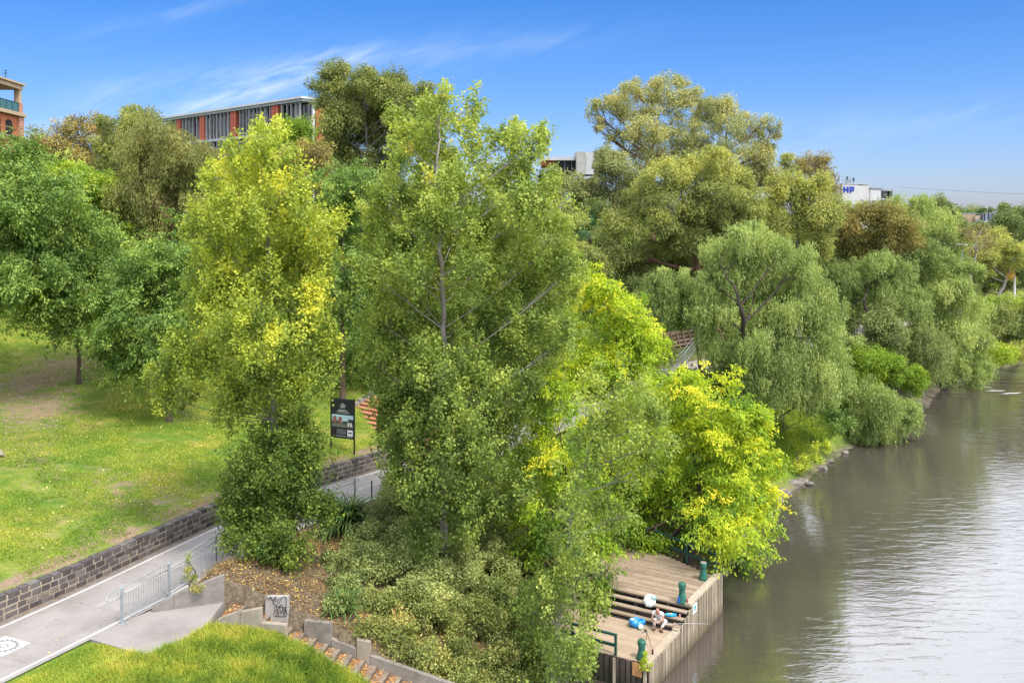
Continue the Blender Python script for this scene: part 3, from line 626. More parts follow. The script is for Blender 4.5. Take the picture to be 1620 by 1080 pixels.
M_GREEN = weathered('dark_green_paint', (.012, .055, .042), (.022, .085, .065), 5, .45, bs=.05)
M_BOLL = weathered('green_bollard_paint', (.015, .085, .055), (.028, .13, .09), 4, .38, bs=.05, c2=(.05, .18, .135))
dock = thing('timber_dock', 'two-level timber fishing dock with plank sides standing in the river', 'dock', (*dk(2, 2), ZL))
def deck(name, mat, v0, v1, z, wid, gap, ulim, along=True):
    mb = MB(); v = v0; rr = random.Random(4)
    while v + wid <= v1 + 1e-6:
        ua, ub = ulim(v + wid / 2); u = ua; 
        while u < ub - .05:
            ln = min(rr.uniform(2.6, 4.2), ub - u) if mat is not None else ub - u
            x, y = dk(v + wid / 2, u + ln / 2); mb.box((x, y, z - .03 + rr.uniform(-.002, .002)), (ln - .006, wid - gap, .06), E2); u += ln
        v += wid
    return mb.build(name, mat, dock)
deck('lower_deck', M_SAND, .02, 3.32, ZL, .14, .004, lambda v: (.30, 7.5))
deck('upper_deck', M_DECK, 4.62, 11.6, ZU, .14, .012, lambda v: (.32, 8.5) if v < 8.45 else ((v - 8.45) / .4425 + .3, 8.5))
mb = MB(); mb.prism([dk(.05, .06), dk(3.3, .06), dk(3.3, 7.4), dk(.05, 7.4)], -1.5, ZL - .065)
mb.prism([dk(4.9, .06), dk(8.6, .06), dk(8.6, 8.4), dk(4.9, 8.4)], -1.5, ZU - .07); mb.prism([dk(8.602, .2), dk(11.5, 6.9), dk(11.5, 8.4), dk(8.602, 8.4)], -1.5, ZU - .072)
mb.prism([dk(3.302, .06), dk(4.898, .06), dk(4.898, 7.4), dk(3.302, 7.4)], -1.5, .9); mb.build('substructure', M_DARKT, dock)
mb = MB()
for k in range(3):
    v = 3.52 + k * .43; z = ZL + .1625 * (k + 1)
    x, y = dk(v, 3.76); mb.box((x, y, z - .035), (7.46, .27, .07), E2); 
x, y = dk(4.74, 3.76); mb.box((x, y, ZU - .1), (7.46, .05, .10), E2)
mb.build('step_board', M_DECK, dock, bevel=.008)
for k in range(4):
    for u in (.7, 2.2, 3.7, 5.2, 6.7):
        mb = MB()
        v = 3.56 + k * .43; z = ZL + .1625 * (k + 1) - .07; x, y = dk(v, u + .13 * k); mb.box((x, y, z - .25), (.10, .14, .5), E2); mb.build('step_support', M_SUPP, dock)
# cap beams on the river edge
mb = MB()
def cap(v0, v1, z): x, y = dk((v0 + v1) / 2, .13); mb.box((x, y, z), (v1 - v0, .30, .13), E1)
cap(-.02, 3.42, ZL + .01)
for v0, v1, z in ((4.66, 6.5, ZU + .012), (6.51, 8.78, ZU + .016)): cap(v0, v1, z)
x, y = dk(3.36, .14); mb.box((x, y, ZL + .11), (.34, .28, .07), E1)
mb.build('cap_beam', M_CAP, dock, bevel=.012)
rr = random.Random(8); mb = MB(); v = -.02
while v < 8.78:
    zt_ = ZL - .02 + rr.uniform(-.01, .0) if v < 3.4 else (ZU - .02 if v > 4.62 else ZL + .06 + .1625 * (1 + int((v - 3.4) / .42)))
    x, y = dk(v + .052, -.045 + rr.uniform(-.006, .006)); mb.box((x, y, (zt_ - 1.0) / 2), (.108, .05, zt_ + 1.0), E1); v += .168
mb.build('river_side_plank', M_PLANK, dock, bevel=.004)
mb = MB(); u = .28; 
while u < 7.2:
    ww = rr.uniform(.17, .21); zt_ = ZL + .015 + rr.uniform(-.04, .03); x, y = dk(-.03, u + ww / 2); mb.box((x, y, (zt_ - 1.0) / 2), (ww, .05, zt_ + 1.0), E2); u += ww + .055
mb.build('end_plank', M_DARKP, dock, bevel=.004)
mb = MB(); x, y = dk(-.055, .13); mb.box((x, y, .1), (.12, .12, 2.2), E1); mb.build('corner_post', M_CAP, dock, bevel=.01); mb = MB(); x, y = dk(8.74, .1); mb.box((x, y, .3), (.12, .14, 3.1), E1); mb.build('corner_post', M_CAP, dock, bevel=.01)
# orange board fixed to the end
mb = MB(); x, y = dk(-.10, .45); mb.box((x, y, ZL - .27), (.40, .03, .52), E2)
o_ = weathered('orange_ply', (.40, .17, .05), (.62, .36, .16), 4, .7, bs=.1); tag(mb.build('orange_board', o_), 'peeling orange plywood board fixed low on the dock corner', 'board')
# small sign on the river side
t_ = thing('dock_sign', 'small white sign with a teal picture on the plank side of the dock', 'sign', (*dk(5.2, -.09), ZU - .2))
mb = MB(); x, y = dk(5.0, -.085); mb.box((x, y, ZU - .22), (.52, .02, .40), E1); mb.build('sign_plate', M_WHITE, t_)
mb = MB(); x, y = dk(5.0, -.098); mb.box((x, y, ZU - .18), (.26, .004, .17), E1); mb.build('picture', flat('teal_print', (.08, .32, .30)), t_)
mb = MB(); x, y = dk(5.0, -.098); mb.box((x, y, ZU - .31), (.36, .004, .02), E1); mb.box((x, y, ZU - .35), (.30, .004, .012), E1); mb.build('lettering', M_GREYP, t_)
# bollards
def bollard(label, v, u, z, top=True, h=.76, blue=False):
    x, y = dk(v, u); t = thing('mooring_bollard', label, 'bollard', (x, y, z), 0, 'green waisted bollards on the dock')
    mb = MB(); mb.lathe((x, y, z), [(.205, 0), (.21, .05 * h), (.195, .2 * h), (.15, .42 * h), (.132, .56 * h), (.142, .68 * h), (.168, .80 * h), (.172, .84 * h), (.158, .85 * h), (.158, .87 * h), (.174, .88 * h), (.172, .95 * h), (.15, h)], 24); mb.build('shaft', M_BOLL, t, smooth=True)
    mb = MB(); mb.lathe((x, y, z + h), [(.148, -.004), (.14, .012), (.06, .022)], 20); mb.build('top_plate', weathered('worn_top', (.20, .17, .15), (.34, .29, .26), 8) if top else M_BOLL, t, smooth=True)
    if blue:
        mb = MB(); mb.box((x - .17, y - .13, z + .19), (.11, .02, .30), (1, -.9)); mb.build('sticker', flat('blue_sticker', (.03, .15, .5)), t)
    return t
bollard('green bollard at the near dock corner with weeds at its foot', .30, .42, ZL, False, .74)
bollard('green bollard with a blue sticker at the top of the dock steps', 4.78, .42, ZU, False, .88, True)
bollard('green bollard with a worn pale top near the far dock railing', 7.75, .50, ZU, True, .82)
mb = MB(); x, y = dk(.28, .42)
# green railings
def green_rail(label, P, h=.98, z=ZL, end_drop=0):
    t = thing('dock_railing', label, 'railing', (*P[0], z), 0, 'dark green dock railings')
    for i, p_ in enumerate(P):
        mb = MB(); dx, dy = P[1][0] - P[0][0], P[1][1] - P[0][1]; lo = z - (end_drop if end_drop else 0); mb.box((*p_, (lo + z + h) / 2), (.09, .09, h + z - lo), (dx, dy)); mb.build('post', M_GREEN, t, bevel=.004)
    dx, dy = P[-1][0] - P[0][0], P[-1][1] - P[0][1]; l = math.hypot(dx, dy); c_ = ((P[0][0] + P[-1][0]) / 2, (P[0][1] + P[-1][1]) / 2)
    mb = MB(); mb.box((*c_, z + h + .037), (l + .10, .13, .07), (dx, dy)); mb.build('top_rail', M_GREEN, t, bevel=.004)
    mb = MB(); 
    for a, b in zip(P[:-1], P[1:]):
        l2 = math.hypot(b[0] - a[0], b[1] - a[1]) - .095; mb.box(((a[0] + b[0]) / 2, (a[1] + b[1]) / 2, z + h * .5), (l2, .06, .12), (dx, dy))
    mb.build('mid_rail', M_GREEN, t, bevel=.004)
    return t
green_rail('dark green timber railing at the near end of the lower deck', [dk(.06, 1.45), dk(.06, 3.4), dk(.06, 5.4)], .78)
fe = [dk(8.62, .22)]
for k in (1, 2, 3): fe.append((fe[0][0] - .57 * 1.9 * k, fe[0][1] + .82 * 1.9 * k))
green_rail('dark green timber railing on the far edge of the upper deck', fe, .92, ZU)
x, y = dk(-.10, 1.45); mb = MB(); mb.box((x, y, .35), (.10, .05, 1.5), E2); tag(mb.build('fender_board', M_CAP), 'pale upright board below the near green railing post', 'board')

# --- the fisherman's things
def bag_mesh(c, r, seed, squash=(1, 1, 1), dents=.16, n=22):
    bm = bmesh.new(); bmesh.ops.create_icosphere(bm, subdivisions=4, radius=1); rr = np.random.default_rng(seed); W_ = rr.normal(size=(14, 3)); ph = rr.uniform(0, 6, 14)
    for v_ in bm.verts:
        q = np.array(v_.co); s = 1 + dents * sum(math.sin(3.2 * float(W_[k] @ q) + ph[k]) for k in range(14)) / 5
        if q[2] < 0: q = q * np.array([1, 1, .8])
        v_.co = Vector((c[0] + q[0] * r * squash[0] * s, c[1] + q[1] * r * squash[1] * s, c[2] + q[2] * r * squash[2] * s))
    me = bpy.data.meshes.new('bag'); bm.to_mesh(me); bm.free(); me.polygons.foreach_set('use_smooth', [True] * len(me.polygons)); return me
def plastic(name, c, c2, trans=.3):
    m, nt, p = base_mat(name, .35, .5); nt.links.new(ramp(nt, noise(nt, 6, 4, .6), [(.35, c), (.65, c2)]), p.inputs['Base Color']); bump(nt, p, noise(nt, 14, 4, .6), .5, .02); return m
x, y = dk(4.22, 1.75); o = link('white_bag', bag_mesh((x, y, ZL + .1625 * 2 + .30), .27, 2, (1, .85, 1.15), .1), plastic('white_plastic', (.62, .66, .66), (.80, .82, .82)))
tag(o, 'full white plastic bag standing on the dock steps behind the seated person', 'bag')
x, y = dk(4.30, 1.62); o2 = link('print', bag_mesh((x + .02, y - .10, ZL + .1625 * 2 + .50), .15, 5, (1, .6, .7)), plastic('teal_film', (.16, .42, .36), (.35, .6, .55)), o)
x, y = dk(2.92, 1.78); t = thing('blue_bag', 'open blue shopping bag on the deck beside the seated person', 'bag', (x, y, ZL))
bm = bmesh.new(); ring = []; nn2 = 28; rows_ = [(0, .24), (.1, .30), (.22, .31), (.30, .27), (.26, .22), (.12, .2)]
for j, (zz, rr_) in enumerate(rows_):
    row = []
    for k in range(nn2):
        a = 2 * math.pi * k / nn2; q = rr_ * (1 + .08 * math.sin(3 * a + j) + .05 * math.sin(7 * a + j * 2)); row.append(bm.verts.new((x + q * 1.15 * math.cos(a), y + q * .8 * math.sin(a), ZL + .005 + zz + (.03 * math.sin(5 * a) if j == 3 else 0))))
    ring.append(row)
for j in range(len(ring) - 1):
    for k in range(nn2): bm.faces.new((ring[j][k], ring[j][(k + 1) % nn2], ring[j + 1][(k + 1) % nn2], ring[j + 1][k]))
bm.faces.new(ring[0][::-1]); bm.faces.new(ring[-1]); me = bpy.data.meshes.new('bag_body'); bm.to_mesh(me); bm.free(); me.polygons.foreach_set('use_smooth', [True] * len(me.polygons))
o = link('bag_body', me, plastic('blue_plastic', (.012, .17, .50), (.02, .30, .66))); o.parent = t; o.matrix_parent_inverse = t.matrix_basis.inverted()
tag(link('green_bag', bag_mesh((x + .12, y - .33, ZL + .13), .13, 9, (.9, .7, 1.1)), plastic('green_white_plastic', (.25, .62, .35), (.75, .82, .74))), 'crumpled green and white plastic bag leaning on the blue bag', 'bag')
tag(link('white_cup', bag_mesh((x - .2, y + .02, ZL + .30), .075, 12, (1, 1, .8)), plastic('white_foam', (.7, .7, .7), (.82, .82, .82))), 'white crumpled cup lying in the open blue bag', 'cup')
x, y = dk(3.96, .62); mb = MB(); mb.lathe((x, y, ZL + .328), [(.13, 0), (.17, .03), (.20, .07), (.185, .07), (.16, .035), (.12, .02)], 18)
for v_ in range(len(mb.v)): q = mb.v[v_]; mb.v[v_] = (x + (q[0] - x) * 1.3, y + (q[1] - y) * .8, q[2])
tag(mb.build('blue_tray', flat('bright_blue', (.02, .34, .62), .4), smooth=True), 'shallow bright blue tray on the middle dock step', 'tray')
mb = MB(); mb.tube([(x - .12, y + .02, ZL + .40), (x - .02, y - .03, ZL + .45), (x + .06, y - .05, ZL + .43)], [.02, .03, .015], 6); tag(mb.build('orange_glove', flat('yellow_orange', (.75, .40, .06))), 'small orange cloth lying in the bright blue tray', 'cloth')
def small_can(label, v, u, z, c, h=.13, r=.035):
    x, y = dk(v, u); mb = MB(); mb.lathe((x, y, z), [(r * .9, 0), (r, .01), (r, h - .02), (r * .7, h)], 12); tag(mb.build('bait_tin', flat('tin_' + label[:5], c, .4), smooth=True), label, 'tin')
small_can('brown bottle standing on the cap beam near the corner bollard', .75, .14, ZL + .075, (.10, .03, .015), .2, .04)
small_can('pink tin at the end of the middle dock step', 4.05, .25, ZL + .325, (.55, .28, .26))
small_can('red tin beside the sticker bollard', 4.75, .16, ZU + .08, (.45, .10, .07), .16)
small_can('brick red tin at the end of the lowest dock step', 3.56, .30, ZL + .163, (.40, .16, .10), .09, .05)
small_can('rusty tin on the far corner cap of the dock', 8.6, .14, ZU + .08, (.45, .22, .16), .15)
# rods
M_ROD = weathered('dark_rod', (.02, .018, .016), (.05, .045, .04), 9, .4, bs=0)
t = thing('fishing_rod', 'dark fishing rod with a reel resting on the lower deck edge', 'fishing rod', (*dk(1.4, .5), ZL))
a = Vector((*dk(1.15, .32), ZL + .08)); b = Vector((*dk(1.95, .95), ZL + .45)); mb = MB(); mb.tube([a, b], [.010, .016], 6); mb.build('rod', M_ROD, t)
mb = MB(); c_ = b + Vector((-.02, -.05, -.05)); mb.tube([c_ + Vector((-.06, 0, 0)), c_ + Vector((.06, 0, 0))], .055, 12); mb.tube([c_, c_ + Vector((-.12, -.03, -.09)), c_ + Vector((-.17, -.03, -.02))], .012, 5); mb.build('reel', M_ROD, t)
mb = MB(); q = Vector((*dk(1.95, .95), ZL)); mb.tube([b, q + Vector((.05, .04, 0))], .012, 5); mb.build('rod_stand', M_ROD, t)
t = thing('fishing_rod', 'thin pale fishing rod reaching out from the dock over the water', 'fishing rod', (*dk(3.3, .3), ZL + .3))
mb = MB(); a = Vector((*dk(3.15, .55), ZL + .28)); b = Vector((*dk(3.6, -1.25), ZL + .55)); mb.tube([a, (a + b) / 2 + Vector((0, 0, .03)), b], [.014, .010, .005], 6); mb.build('rod', flat('pale_rod', (.55, .55, .55)), t)
# ---------------------------------------------------------------- trees
def unit(a): return a / (np.linalg.norm(a, axis=-1, keepdims=True) + 1e-9)
def leaf_quads(pos, axis, nrm, ln, wd, fold=.18):
    """pos (n,3) leaf base; axis unit; nrm approx normal; kite with a bent tip"""
    side = unit(np.cross(axis, nrm)); n2 = np.cross(side, axis); ln = ln[:, None]; wd = wd[:, None]
    m = pos + axis * ln * .45 + n2 * ln * fold * .5
    P = np.stack([pos, m + side * wd * .5, pos + axis * ln - n2 * ln * fold * .3, m - side * wd * .5], 1)
    return P.reshape(-1, 3)
SPEC = {
 # mode, leaf length, width, clump radius, cover
 'poplar':  dict(mode='sprig', ln=.125, wd=.115, cr=.50, cover=2.9, flat=.85),
 'maple':   dict(mode='arch', ln=.19, wd=.078, cr=.62, cover=2.7, flat=.55),
 'elm':     dict(mode='arch', ln=.165, wd=.09, cr=.8, cover=2.9, flat=.5),
 'gum':     dict(mode='gum', ln=.20, wd=.062, cr=.8, cover=2.8, flat=.95),
 'pepper':  dict(mode='weep', ln=.175, wd=.047, cr=.85, cover=3.0, flat=.9),
 'wattle':  dict(mode='gum', ln=.18, wd=.06, cr=.75, cover=3.0, flat=.7),
 'shrub':   dict(mode='round', ln=.10, wd=.065, cr=.42, cover=2.6, flat=.8),
}
def crown_arrays(r, blobs, sp, lod, tint_fn, sizemul=1.0, covermul=1.0):
    """blobs: (cx,cy,cz,rx,ry,rz) in metres -> vertices, tints, clump centres"""
    S = SPEC[sp]; ln0 = S['ln'] * lod * sizemul; wd0 = S['wd'] * lod * sizemul; VV = []; TT = []; CC = []
    for b in blobs:
        c = np.array(b[:3]); rad = np.array(b[3:6]); rm = rad.mean(); cr = min(S['cr'] * lod ** .5, rm * .55)
        area = 4 * math.pi * ((rad[0] * rad[1]) ** 1.6 / 3 + (rad[0] * rad[2]) ** 1.6 / 3 + (rad[1] * rad[2]) ** 1.6 / 3) ** (1 / 1.6)
        nc = max(6, int(area / (cr * cr * 3.14) * 1.0)); dirs = unit(r.normal(size=(nc, 3)))
        keep = r.random(nc) > .08 + .25 * (dirs[:, 2] < -.3); dirs = dirs[keep]; nc = len(dirs)
        rf = np.where(r.random(nc) < .2, r.uniform(.35, .7, nc), r.uniform(.72, 1.05, nc)); cc = c + dirs * rf[:, None] * rad; crr = cr * r.uniform(.4, 1.5, nc); an = r.uniform(.6, 1.5, (nc, 3))
        CC.append(cc)
        nl = int(area * S['cover'] * covermul / (ln0 * wd0 * .5) * .55); pw = crr ** 2; idx = r.choice(nc, nl, p=pw / pw.sum())
        ctint = r.normal(0, 1, nc)[idx]; R_ = crr[idx][:, None]; q = unit(r.normal(size=(nl, 3))); rr_ = r.random((nl, 1)) ** (1 / 2.0); q = q * an[idx]
        if S['mode'] == 'weep':
            top = cc[idx] + q * np.array([1, 1, .6]) * R_ * rr_; L_ = R_[:, 0] * r.uniform(.3, 1.9, nl)
            # leaves sit on hanging strands: quantise the strand position
            ns = max(30, nl // 14); si = r.integers(0, ns, nl); seeds = r.choice(nl, ns); top = top[seeds][si]; ctint = ctint[seeds][si]
            drop = r.random(nl) * L_[seeds][si]; sway = dirs[idx[seeds]][si] * (drop[:, None] * .12)
            pos = top + sway + np.column_stack([r.normal(0, .06 * lod, nl), r.normal(0, .06 * lod, nl), -drop])
            ax = unit(np.column_stack([r.normal(0, .45, nl), r.normal(0, .45, nl), -np.ones(nl)])); nr = unit(r.normal(size=(nl, 3)) + dirs[idx[seeds]][si] * .6)
        elif S['mode'] in ('sprig', 'arch'):
            # leaves sit along shoots: upright sprigs on the poplars, arching sprays on maples and elms
            arch = S['mode'] == 'arch'; ns = max(12, int(nl / (46 if not arch else 40))); sc = cidx = r.choice(nc, ns, p=pw / pw.sum()); qs = unit(r.normal(size=(ns, 3))) * (r.random((ns, 1)) ** .5) * an[sc]
            b0 = cc[sc] + qs * crr[sc][:, None] * .9; o_ = unit(dirs[sc] * np.array([1, 1, .5]) + r.normal(0, .45, (ns, 3)))
            sd_ = unit(o_ * (.55 if not arch else 1.0) + np.array([0, 0, .95 if not arch else .12]) + r.normal(0, .22, (ns, 3))); sl_ = (.5 + .9 * r.random(ns) ** 1.5) * cr * (1.9 if not arch else 1.7); st_ = r.normal(0, 1, ns)
            si = r.integers(0, ns, nl); t = r.random(nl) ** .8; spd = (.16 if not arch else .20) * lod ** .6 * (1.15 - .6 * t)
            pos = b0[si] + sd_[si] * (t * sl_[si])[:, None] + r.normal(size=(nl, 3)) * spd[:, None] * (np.array([1, 1, 1]) if not arch else np.array([1, 1, .5]))
            if arch: pos[:, 2] -= t * t * sl_[si] * .55
            ctint = 1.1 * r.normal(0, 1, nc)[sc][si] + .7 * st_[si] + (.6 * (t - .5))
            if arch: ax = unit(sd_[si] * .5 + r.normal(0, .6, (nl, 3)) + np.array([0, 0, -.7])); nr = unit(np.array([0, 0, 1.]) + r.normal(0, .6, (nl, 3)) + o_[si] * .4)
            else: ax = unit(r.normal(size=(nl, 3)) + np.array([0, 0, -.35])); nr = unit(r.normal(size=(nl, 3)) * .8 + o_[si] * .6 + np.array([0, 0, .4]))
        elif S['mode'] == 'spray':
            q = q * np.array([1, 1, S['flat']]); pos = cc[idx] + q * R_ * rr_; out = unit(q * np.array([1, 1, .2]) + dirs[idx] * .5)
            pos[:, 2] -= (np.hypot(q[:, 0], q[:, 1]) * rr_[:, 0]) ** 2 * R_[:, 0] * .35
            ax = unit(out * 1.0 + r.normal(0, .55, (nl, 3)) + np.array([0, 0, -.45])); nr = unit(np.array([0, 0, 1.]) + r.normal(0, .55, (nl, 3)) + dirs[idx] * .3)
        elif S['mode'] == 'gum':
            q = q * np.array([1, 1, S['flat']]); pos = cc[idx] + q * R_ * rr_
            ax = unit(q * .5 + r.normal(0, .6, (nl, 3)) + np.array([0, 0, -.55])); nr = unit(r.normal(size=(nl, 3)) + dirs[idx] * .7 + np.array([0, 0, .4]))
        else:
            q = q * np.array([1, 1, S['flat']]); pos = cc[idx] + q * R_ * rr_
            ax = unit(r.normal(size=(nl, 3)) + np.array([0, 0, -.25])); nr = unit(r.normal(size=(nl, 3)) * .8 + dirs[idx] * .6 + np.array([0, 0, .45]))
        ln = ln0 * r.uniform(.5, 1.45, nl); wd = wd0 * r.uniform(.7, 1.25, nl)
        VV.append(leaf_quads(pos, ax, nr, ln, wd))
        TT.append(np.clip(tint_fn(pos, ctint, r.normal(0, 1, nl)), 0, 1))
    return np.concatenate(VV), np.concatenate(TT), np.concatenate(CC)
LEAFSTAT = [0]
class TB:
    """branch tubes gathered fast"""
    def __init__(s): s.V = []; s.Q = []; s.n = 0
    def tube(s, P, rad, sides=6):
        P = np.array(P, float); n = len(P); T = np.gradient(P, axis=0); T = unit(T); a = np.cross(T, np.array([.31, .17, .93])); a = unit(a + 1e-6); b = np.cross(T, a); th = np.linspace(0, 2 * np.pi, sides, endpoint=False)
        rad = np.broadcast_to(np.array(rad, float), (n,)); V = P[:, None] + (a[:, None] * np.cos(th)[None, :, None] + b[:, None] * np.sin(th)[None, :, None]) * rad[:, None, None]
        s.V.append(V.reshape(-1, 3)); i = np.arange(n - 1)[:, None] * sides + np.arange(sides)[None]; j = np.arange(n - 1)[:, None] * sides + (np.arange(sides)[None] + 1) % sides
        s.Q.append(np.stack([i, j, j + sides, i + sides], -1).reshape(-1, 4) + s.n); s.n += n * sides
def tree(name, label, Y, blobs, sp, mat, bark, trunk=None, seed=0, r0=.22, tint=(.45, .13, .12), grad=None, group=None, cat='tree', size=1.0, cover=1.0, twigs=5, depth=.55, basez=None, patches=None, brm=.13, lodp=.55, bare=False, tfn=None):
    r = np.random.default_rng(seed + 1000); S = Y / F; lod = max(1.0, (Y / 45)) ** lodp
    xs_ = [b[0] for b in blobs]; half = (max(b[0] + b[2] for b in blobs) - min(b[0] - b[2] for b in blobs)) / 2 * S; cxp = sum(b[0] * b[2] for b in blobs) / sum(b[2] for b in blobs)
    B = []
    for b in blobs:
        rx, rz = b[2] * S, b[3] * S
        if sp in ('gum', 'pepper', 'wattle', 'elm'): rx, rz = rx * 1.12, rz * 1.12
        if sp in ('poplar', 'maple'): rx, rz = rx * .93, rz * .93
        ry = max(min((rx + rz) / 2, half), .5 * rx); off = abs(b[0] - cxp) * S / (half + 1e-6)
        dy = b[4] if len(b) > 4 else r.uniform(-1, 1) * depth * half * max(.15, 1 - off); y_ = Y + dy
        x, _, z = at(b[0], b[1], y_); k = y_ / Y; B.append((x, y_, z, rx * k, ry, rz * k))
    base = (trunk[0] if trunk else (cxp, 0)); bx = (base[0] - PX) / F * Y; 
    while basez is None and gz(bx, Y) < .25 and bx > -60: bx -= .4
    bz = gz(bx, Y) if basez is None else basez
    t = thing(name, label, cat, (bx, Y, bz), 0, group)
    top = max(b[2] for b in B)
    if trunk and len(trunk) > 1: TP = [np.array((bx, Y, bz - .15))] + [np.array(at(p[0], p[1], Y + (p[2] if len(p) > 2 else 0))) for p in trunk[1:]]
    else: TP = [np.array((bx, Y, bz - .15)), np.array((bx + r.normal(0, .15), Y, bz + (top - bz) * .45)), np.array(((cxp - PX) / F * Y, Y, bz + (top - bz) * .85))]
    TPd = []
    for a, b in zip(TP[:-1], TP[1:]):
        for k in range(5): TPd.append(a + (b - a) * k / 5)
    TPd.append(TP[-1]); TPd = np.array(TPd); nn_ = len(TPd); TPd[1:-1] += r.normal(0, r0 * .18, (nn_ - 2, 3)) * np.array([1, 1, 0]); rads = r0 * (1 - np.linspace(0, .85, nn_)) ; rads[0] *= 1.35
    tb = TB(); tb.tube(TPd, rads, 8)
    V, T, C = crown_arrays(r, B, sp, lod, tint_fn_of(tint, grad, bz, top, patches, Y, tfn), size, cover)
    for b in B:
        c = np.array(b[:3]); h = TPd[:, 2]; lo_ = bz + (.34 if cat == 'tree' and r0 > .13 else 0) * (top - bz); cand = np.where((h < max(c[2] - .25 * abs(b[5]), lo_ + .8)) & (h >= lo_))[0]
        if len(cand) == 0: cand = np.array([0, 1])
        dd_ = np.linalg.norm(TPd[cand] - c, axis=1) + (np.abs(c[2] - h[cand] - np.linalg.norm((TPd[cand] - c)[:, :2], axis=1) * .8)) * .7; i0 = cand[int(np.argmin(dd_))]; p0 = TPd[i0]
        mid_ = (p0 + c) / 2 + np.array([0, 0, -.06 * np.linalg.norm(c - p0)]) + r.normal(0, .08, 3) * np.linalg.norm(c - p0) * .5; br = min(rads[i0] * .6, brm, .03 + .035 * np.linalg.norm(c - p0) ** .8)
        ts = np.linspace(0, 1, 7)[:, None]; P = (1 - ts) ** 2 * p0 + 2 * ts * (1 - ts) * mid_ + ts ** 2 * c; tb.tube(P, np.linspace(br, br * .4, 7), 6)
        dC = np.linalg.norm((C - c) / np.array(b[3:6]), axis=1); near = np.where(dC < 1.1)[0]
        if len(near):
            for j in r.choice(near, min(twigs, len(near)), replace=False):
                s0 = P[r.integers(3, 7)]; e = C[j] + (C[j] - s0) * .12; m2 = (s0 + e) / 2 + r.normal(0, .12, 3); tb.tube([s0, m2, e], [br * .38, br * .26, br * .10], 4)
    link('trunk', mesh_np('trunk', np.concatenate(tb.V), np.concatenate(tb.Q), smooth=True), bark, t).matrix_parent_inverse = t.matrix_basis.inverted()
    if not bare:
        n = len(V) // 4; LEAFSTAT[0] += n
        me = mesh_np('crown', V, np.arange(n * 4).reshape(-1, 4), attrs={'tint': ('FACE', T)})
        link('crown', me, mat, t).matrix_parent_inverse = t.matrix_basis.inverted()
    return t
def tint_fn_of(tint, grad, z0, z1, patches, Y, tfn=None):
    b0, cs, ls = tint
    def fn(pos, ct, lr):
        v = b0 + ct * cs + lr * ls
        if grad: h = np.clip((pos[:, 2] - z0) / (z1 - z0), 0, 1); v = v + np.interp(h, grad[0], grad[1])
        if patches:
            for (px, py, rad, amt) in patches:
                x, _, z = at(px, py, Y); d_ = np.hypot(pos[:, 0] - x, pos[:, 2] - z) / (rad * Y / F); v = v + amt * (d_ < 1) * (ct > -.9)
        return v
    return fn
def bark(name, a, b): return weathered(name, a, b, 5, .9, (1, 1, .25), .5)
B_GREY, B_BROWN, B_DARK, B_PALE, B_RED = bark('bark_grey', (.13, .115, .09), (.28, .25, .21)), bark('bark_brown', (.07, .045, .03), (.16, .11, .08)), bark('bark_dark', (.03, .022, .018), (.07, .05, .04)), bark('bark_pale', (.28, .23, .19), (.50, .45, .40)), bark('bark_reddish', (.10, .045, .03), (.24, .14, .10))
B_MID = bark('bark_mid', (.19, .165, .14), (.36, .32, .28))
K = 1.75
def lm(name, cols, trans=.35): return leaf_mat(name, [(p, tuple(min(.92, x * K * h) for x, h in zip(c, (1.10, 1.0, .86)))) for p, c in cols], trans)
L_POPY = lm('leaf_yellowing_poplar', [(0, (.045, .085, .02)), (.3, (.11, .165, .034)), (.55, (.22, .28, .045)), (.8, (.36, .40, .06)), (1, (.56, .44, .05))])
L_POPG = lm('leaf_green_poplar', [(0, (.045, .08, .024)), (.35, (.115, .175, .044)), (.65, (.21, .275, .06)), (.9, (.33, .38, .11)), (1, (.50, .44, .08))])
L_POPD = lm('leaf_silver_poplar', [(0, (.05, .085, .026)), (.4, (.13, .185, .05)), (.7, (.225, .28, .085)), (1, (.40, .42, .14))])
L_MAP = lm('leaf_golden_maple', [(0, (.035, .075, .018)), (.3, (.085, .165, .024)), (.55, (.19, .29, .03)), (.8, (.33, .40, .032)), (1, (.45, .43, .045))], .4)
L_ELM = lm('leaf_elm', [(0, (.04, .08, .024)), (.4, (.095, .165, .042)), (.7, (.17, .255, .062)), (1, (.29, .34, .08))], .3)
L_LIME = lm('leaf_lime_green', [(0, (.04, .09, .015)), (.4, (.11, .19, .025)), (.7, (.20, .29, .035)), (1, (.34, .37, .06))])
L_OLIVE = lm('leaf_olive', [(0, (.06, .075, .03)), (.4, (.15, .17, .06)), (.7, (.225, .24, .085)), (1, (.31, .29, .12))], .25)
L_GUMB = lm('leaf_brownish_gum', [(0, (.07, .065, .03)), (.35, (.155, .14, .065)), (.6, (.22, .21, .07)), (.85, (.32, .30, .085)), (1, (.36, .25, .14))], .25)
L_GUM = lm('leaf_grey_gum', [(0, (.08, .10, .045)), (.4, (.18, .215, .095)), (.7, (.28, .30, .13)), (1, (.38, .35, .17))], .25)
L_GUMY = lm('leaf_yellow_gum', [(0, (.07, .095, .034)), (.35, (.145, .18, .062)), (.65, (.235, .27, .08)), (1, (.35, .36, .10))], .3)
L_PEP = lm('leaf_pepper', [(0, (.06, .10, .036)), (.4, (.15, .215, .075)), (.7, (.225, .30, .105)), (1, (.32, .38, .15))], .3)
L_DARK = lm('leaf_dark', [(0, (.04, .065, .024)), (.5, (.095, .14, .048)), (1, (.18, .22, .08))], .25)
L_RUST = lm('leaf_rusty', [(0, (.07, .08, .03)), (.4, (.14, .15, .05)), (.7, (.23, .18, .065)), (1, (.36, .21, .08))], .25)
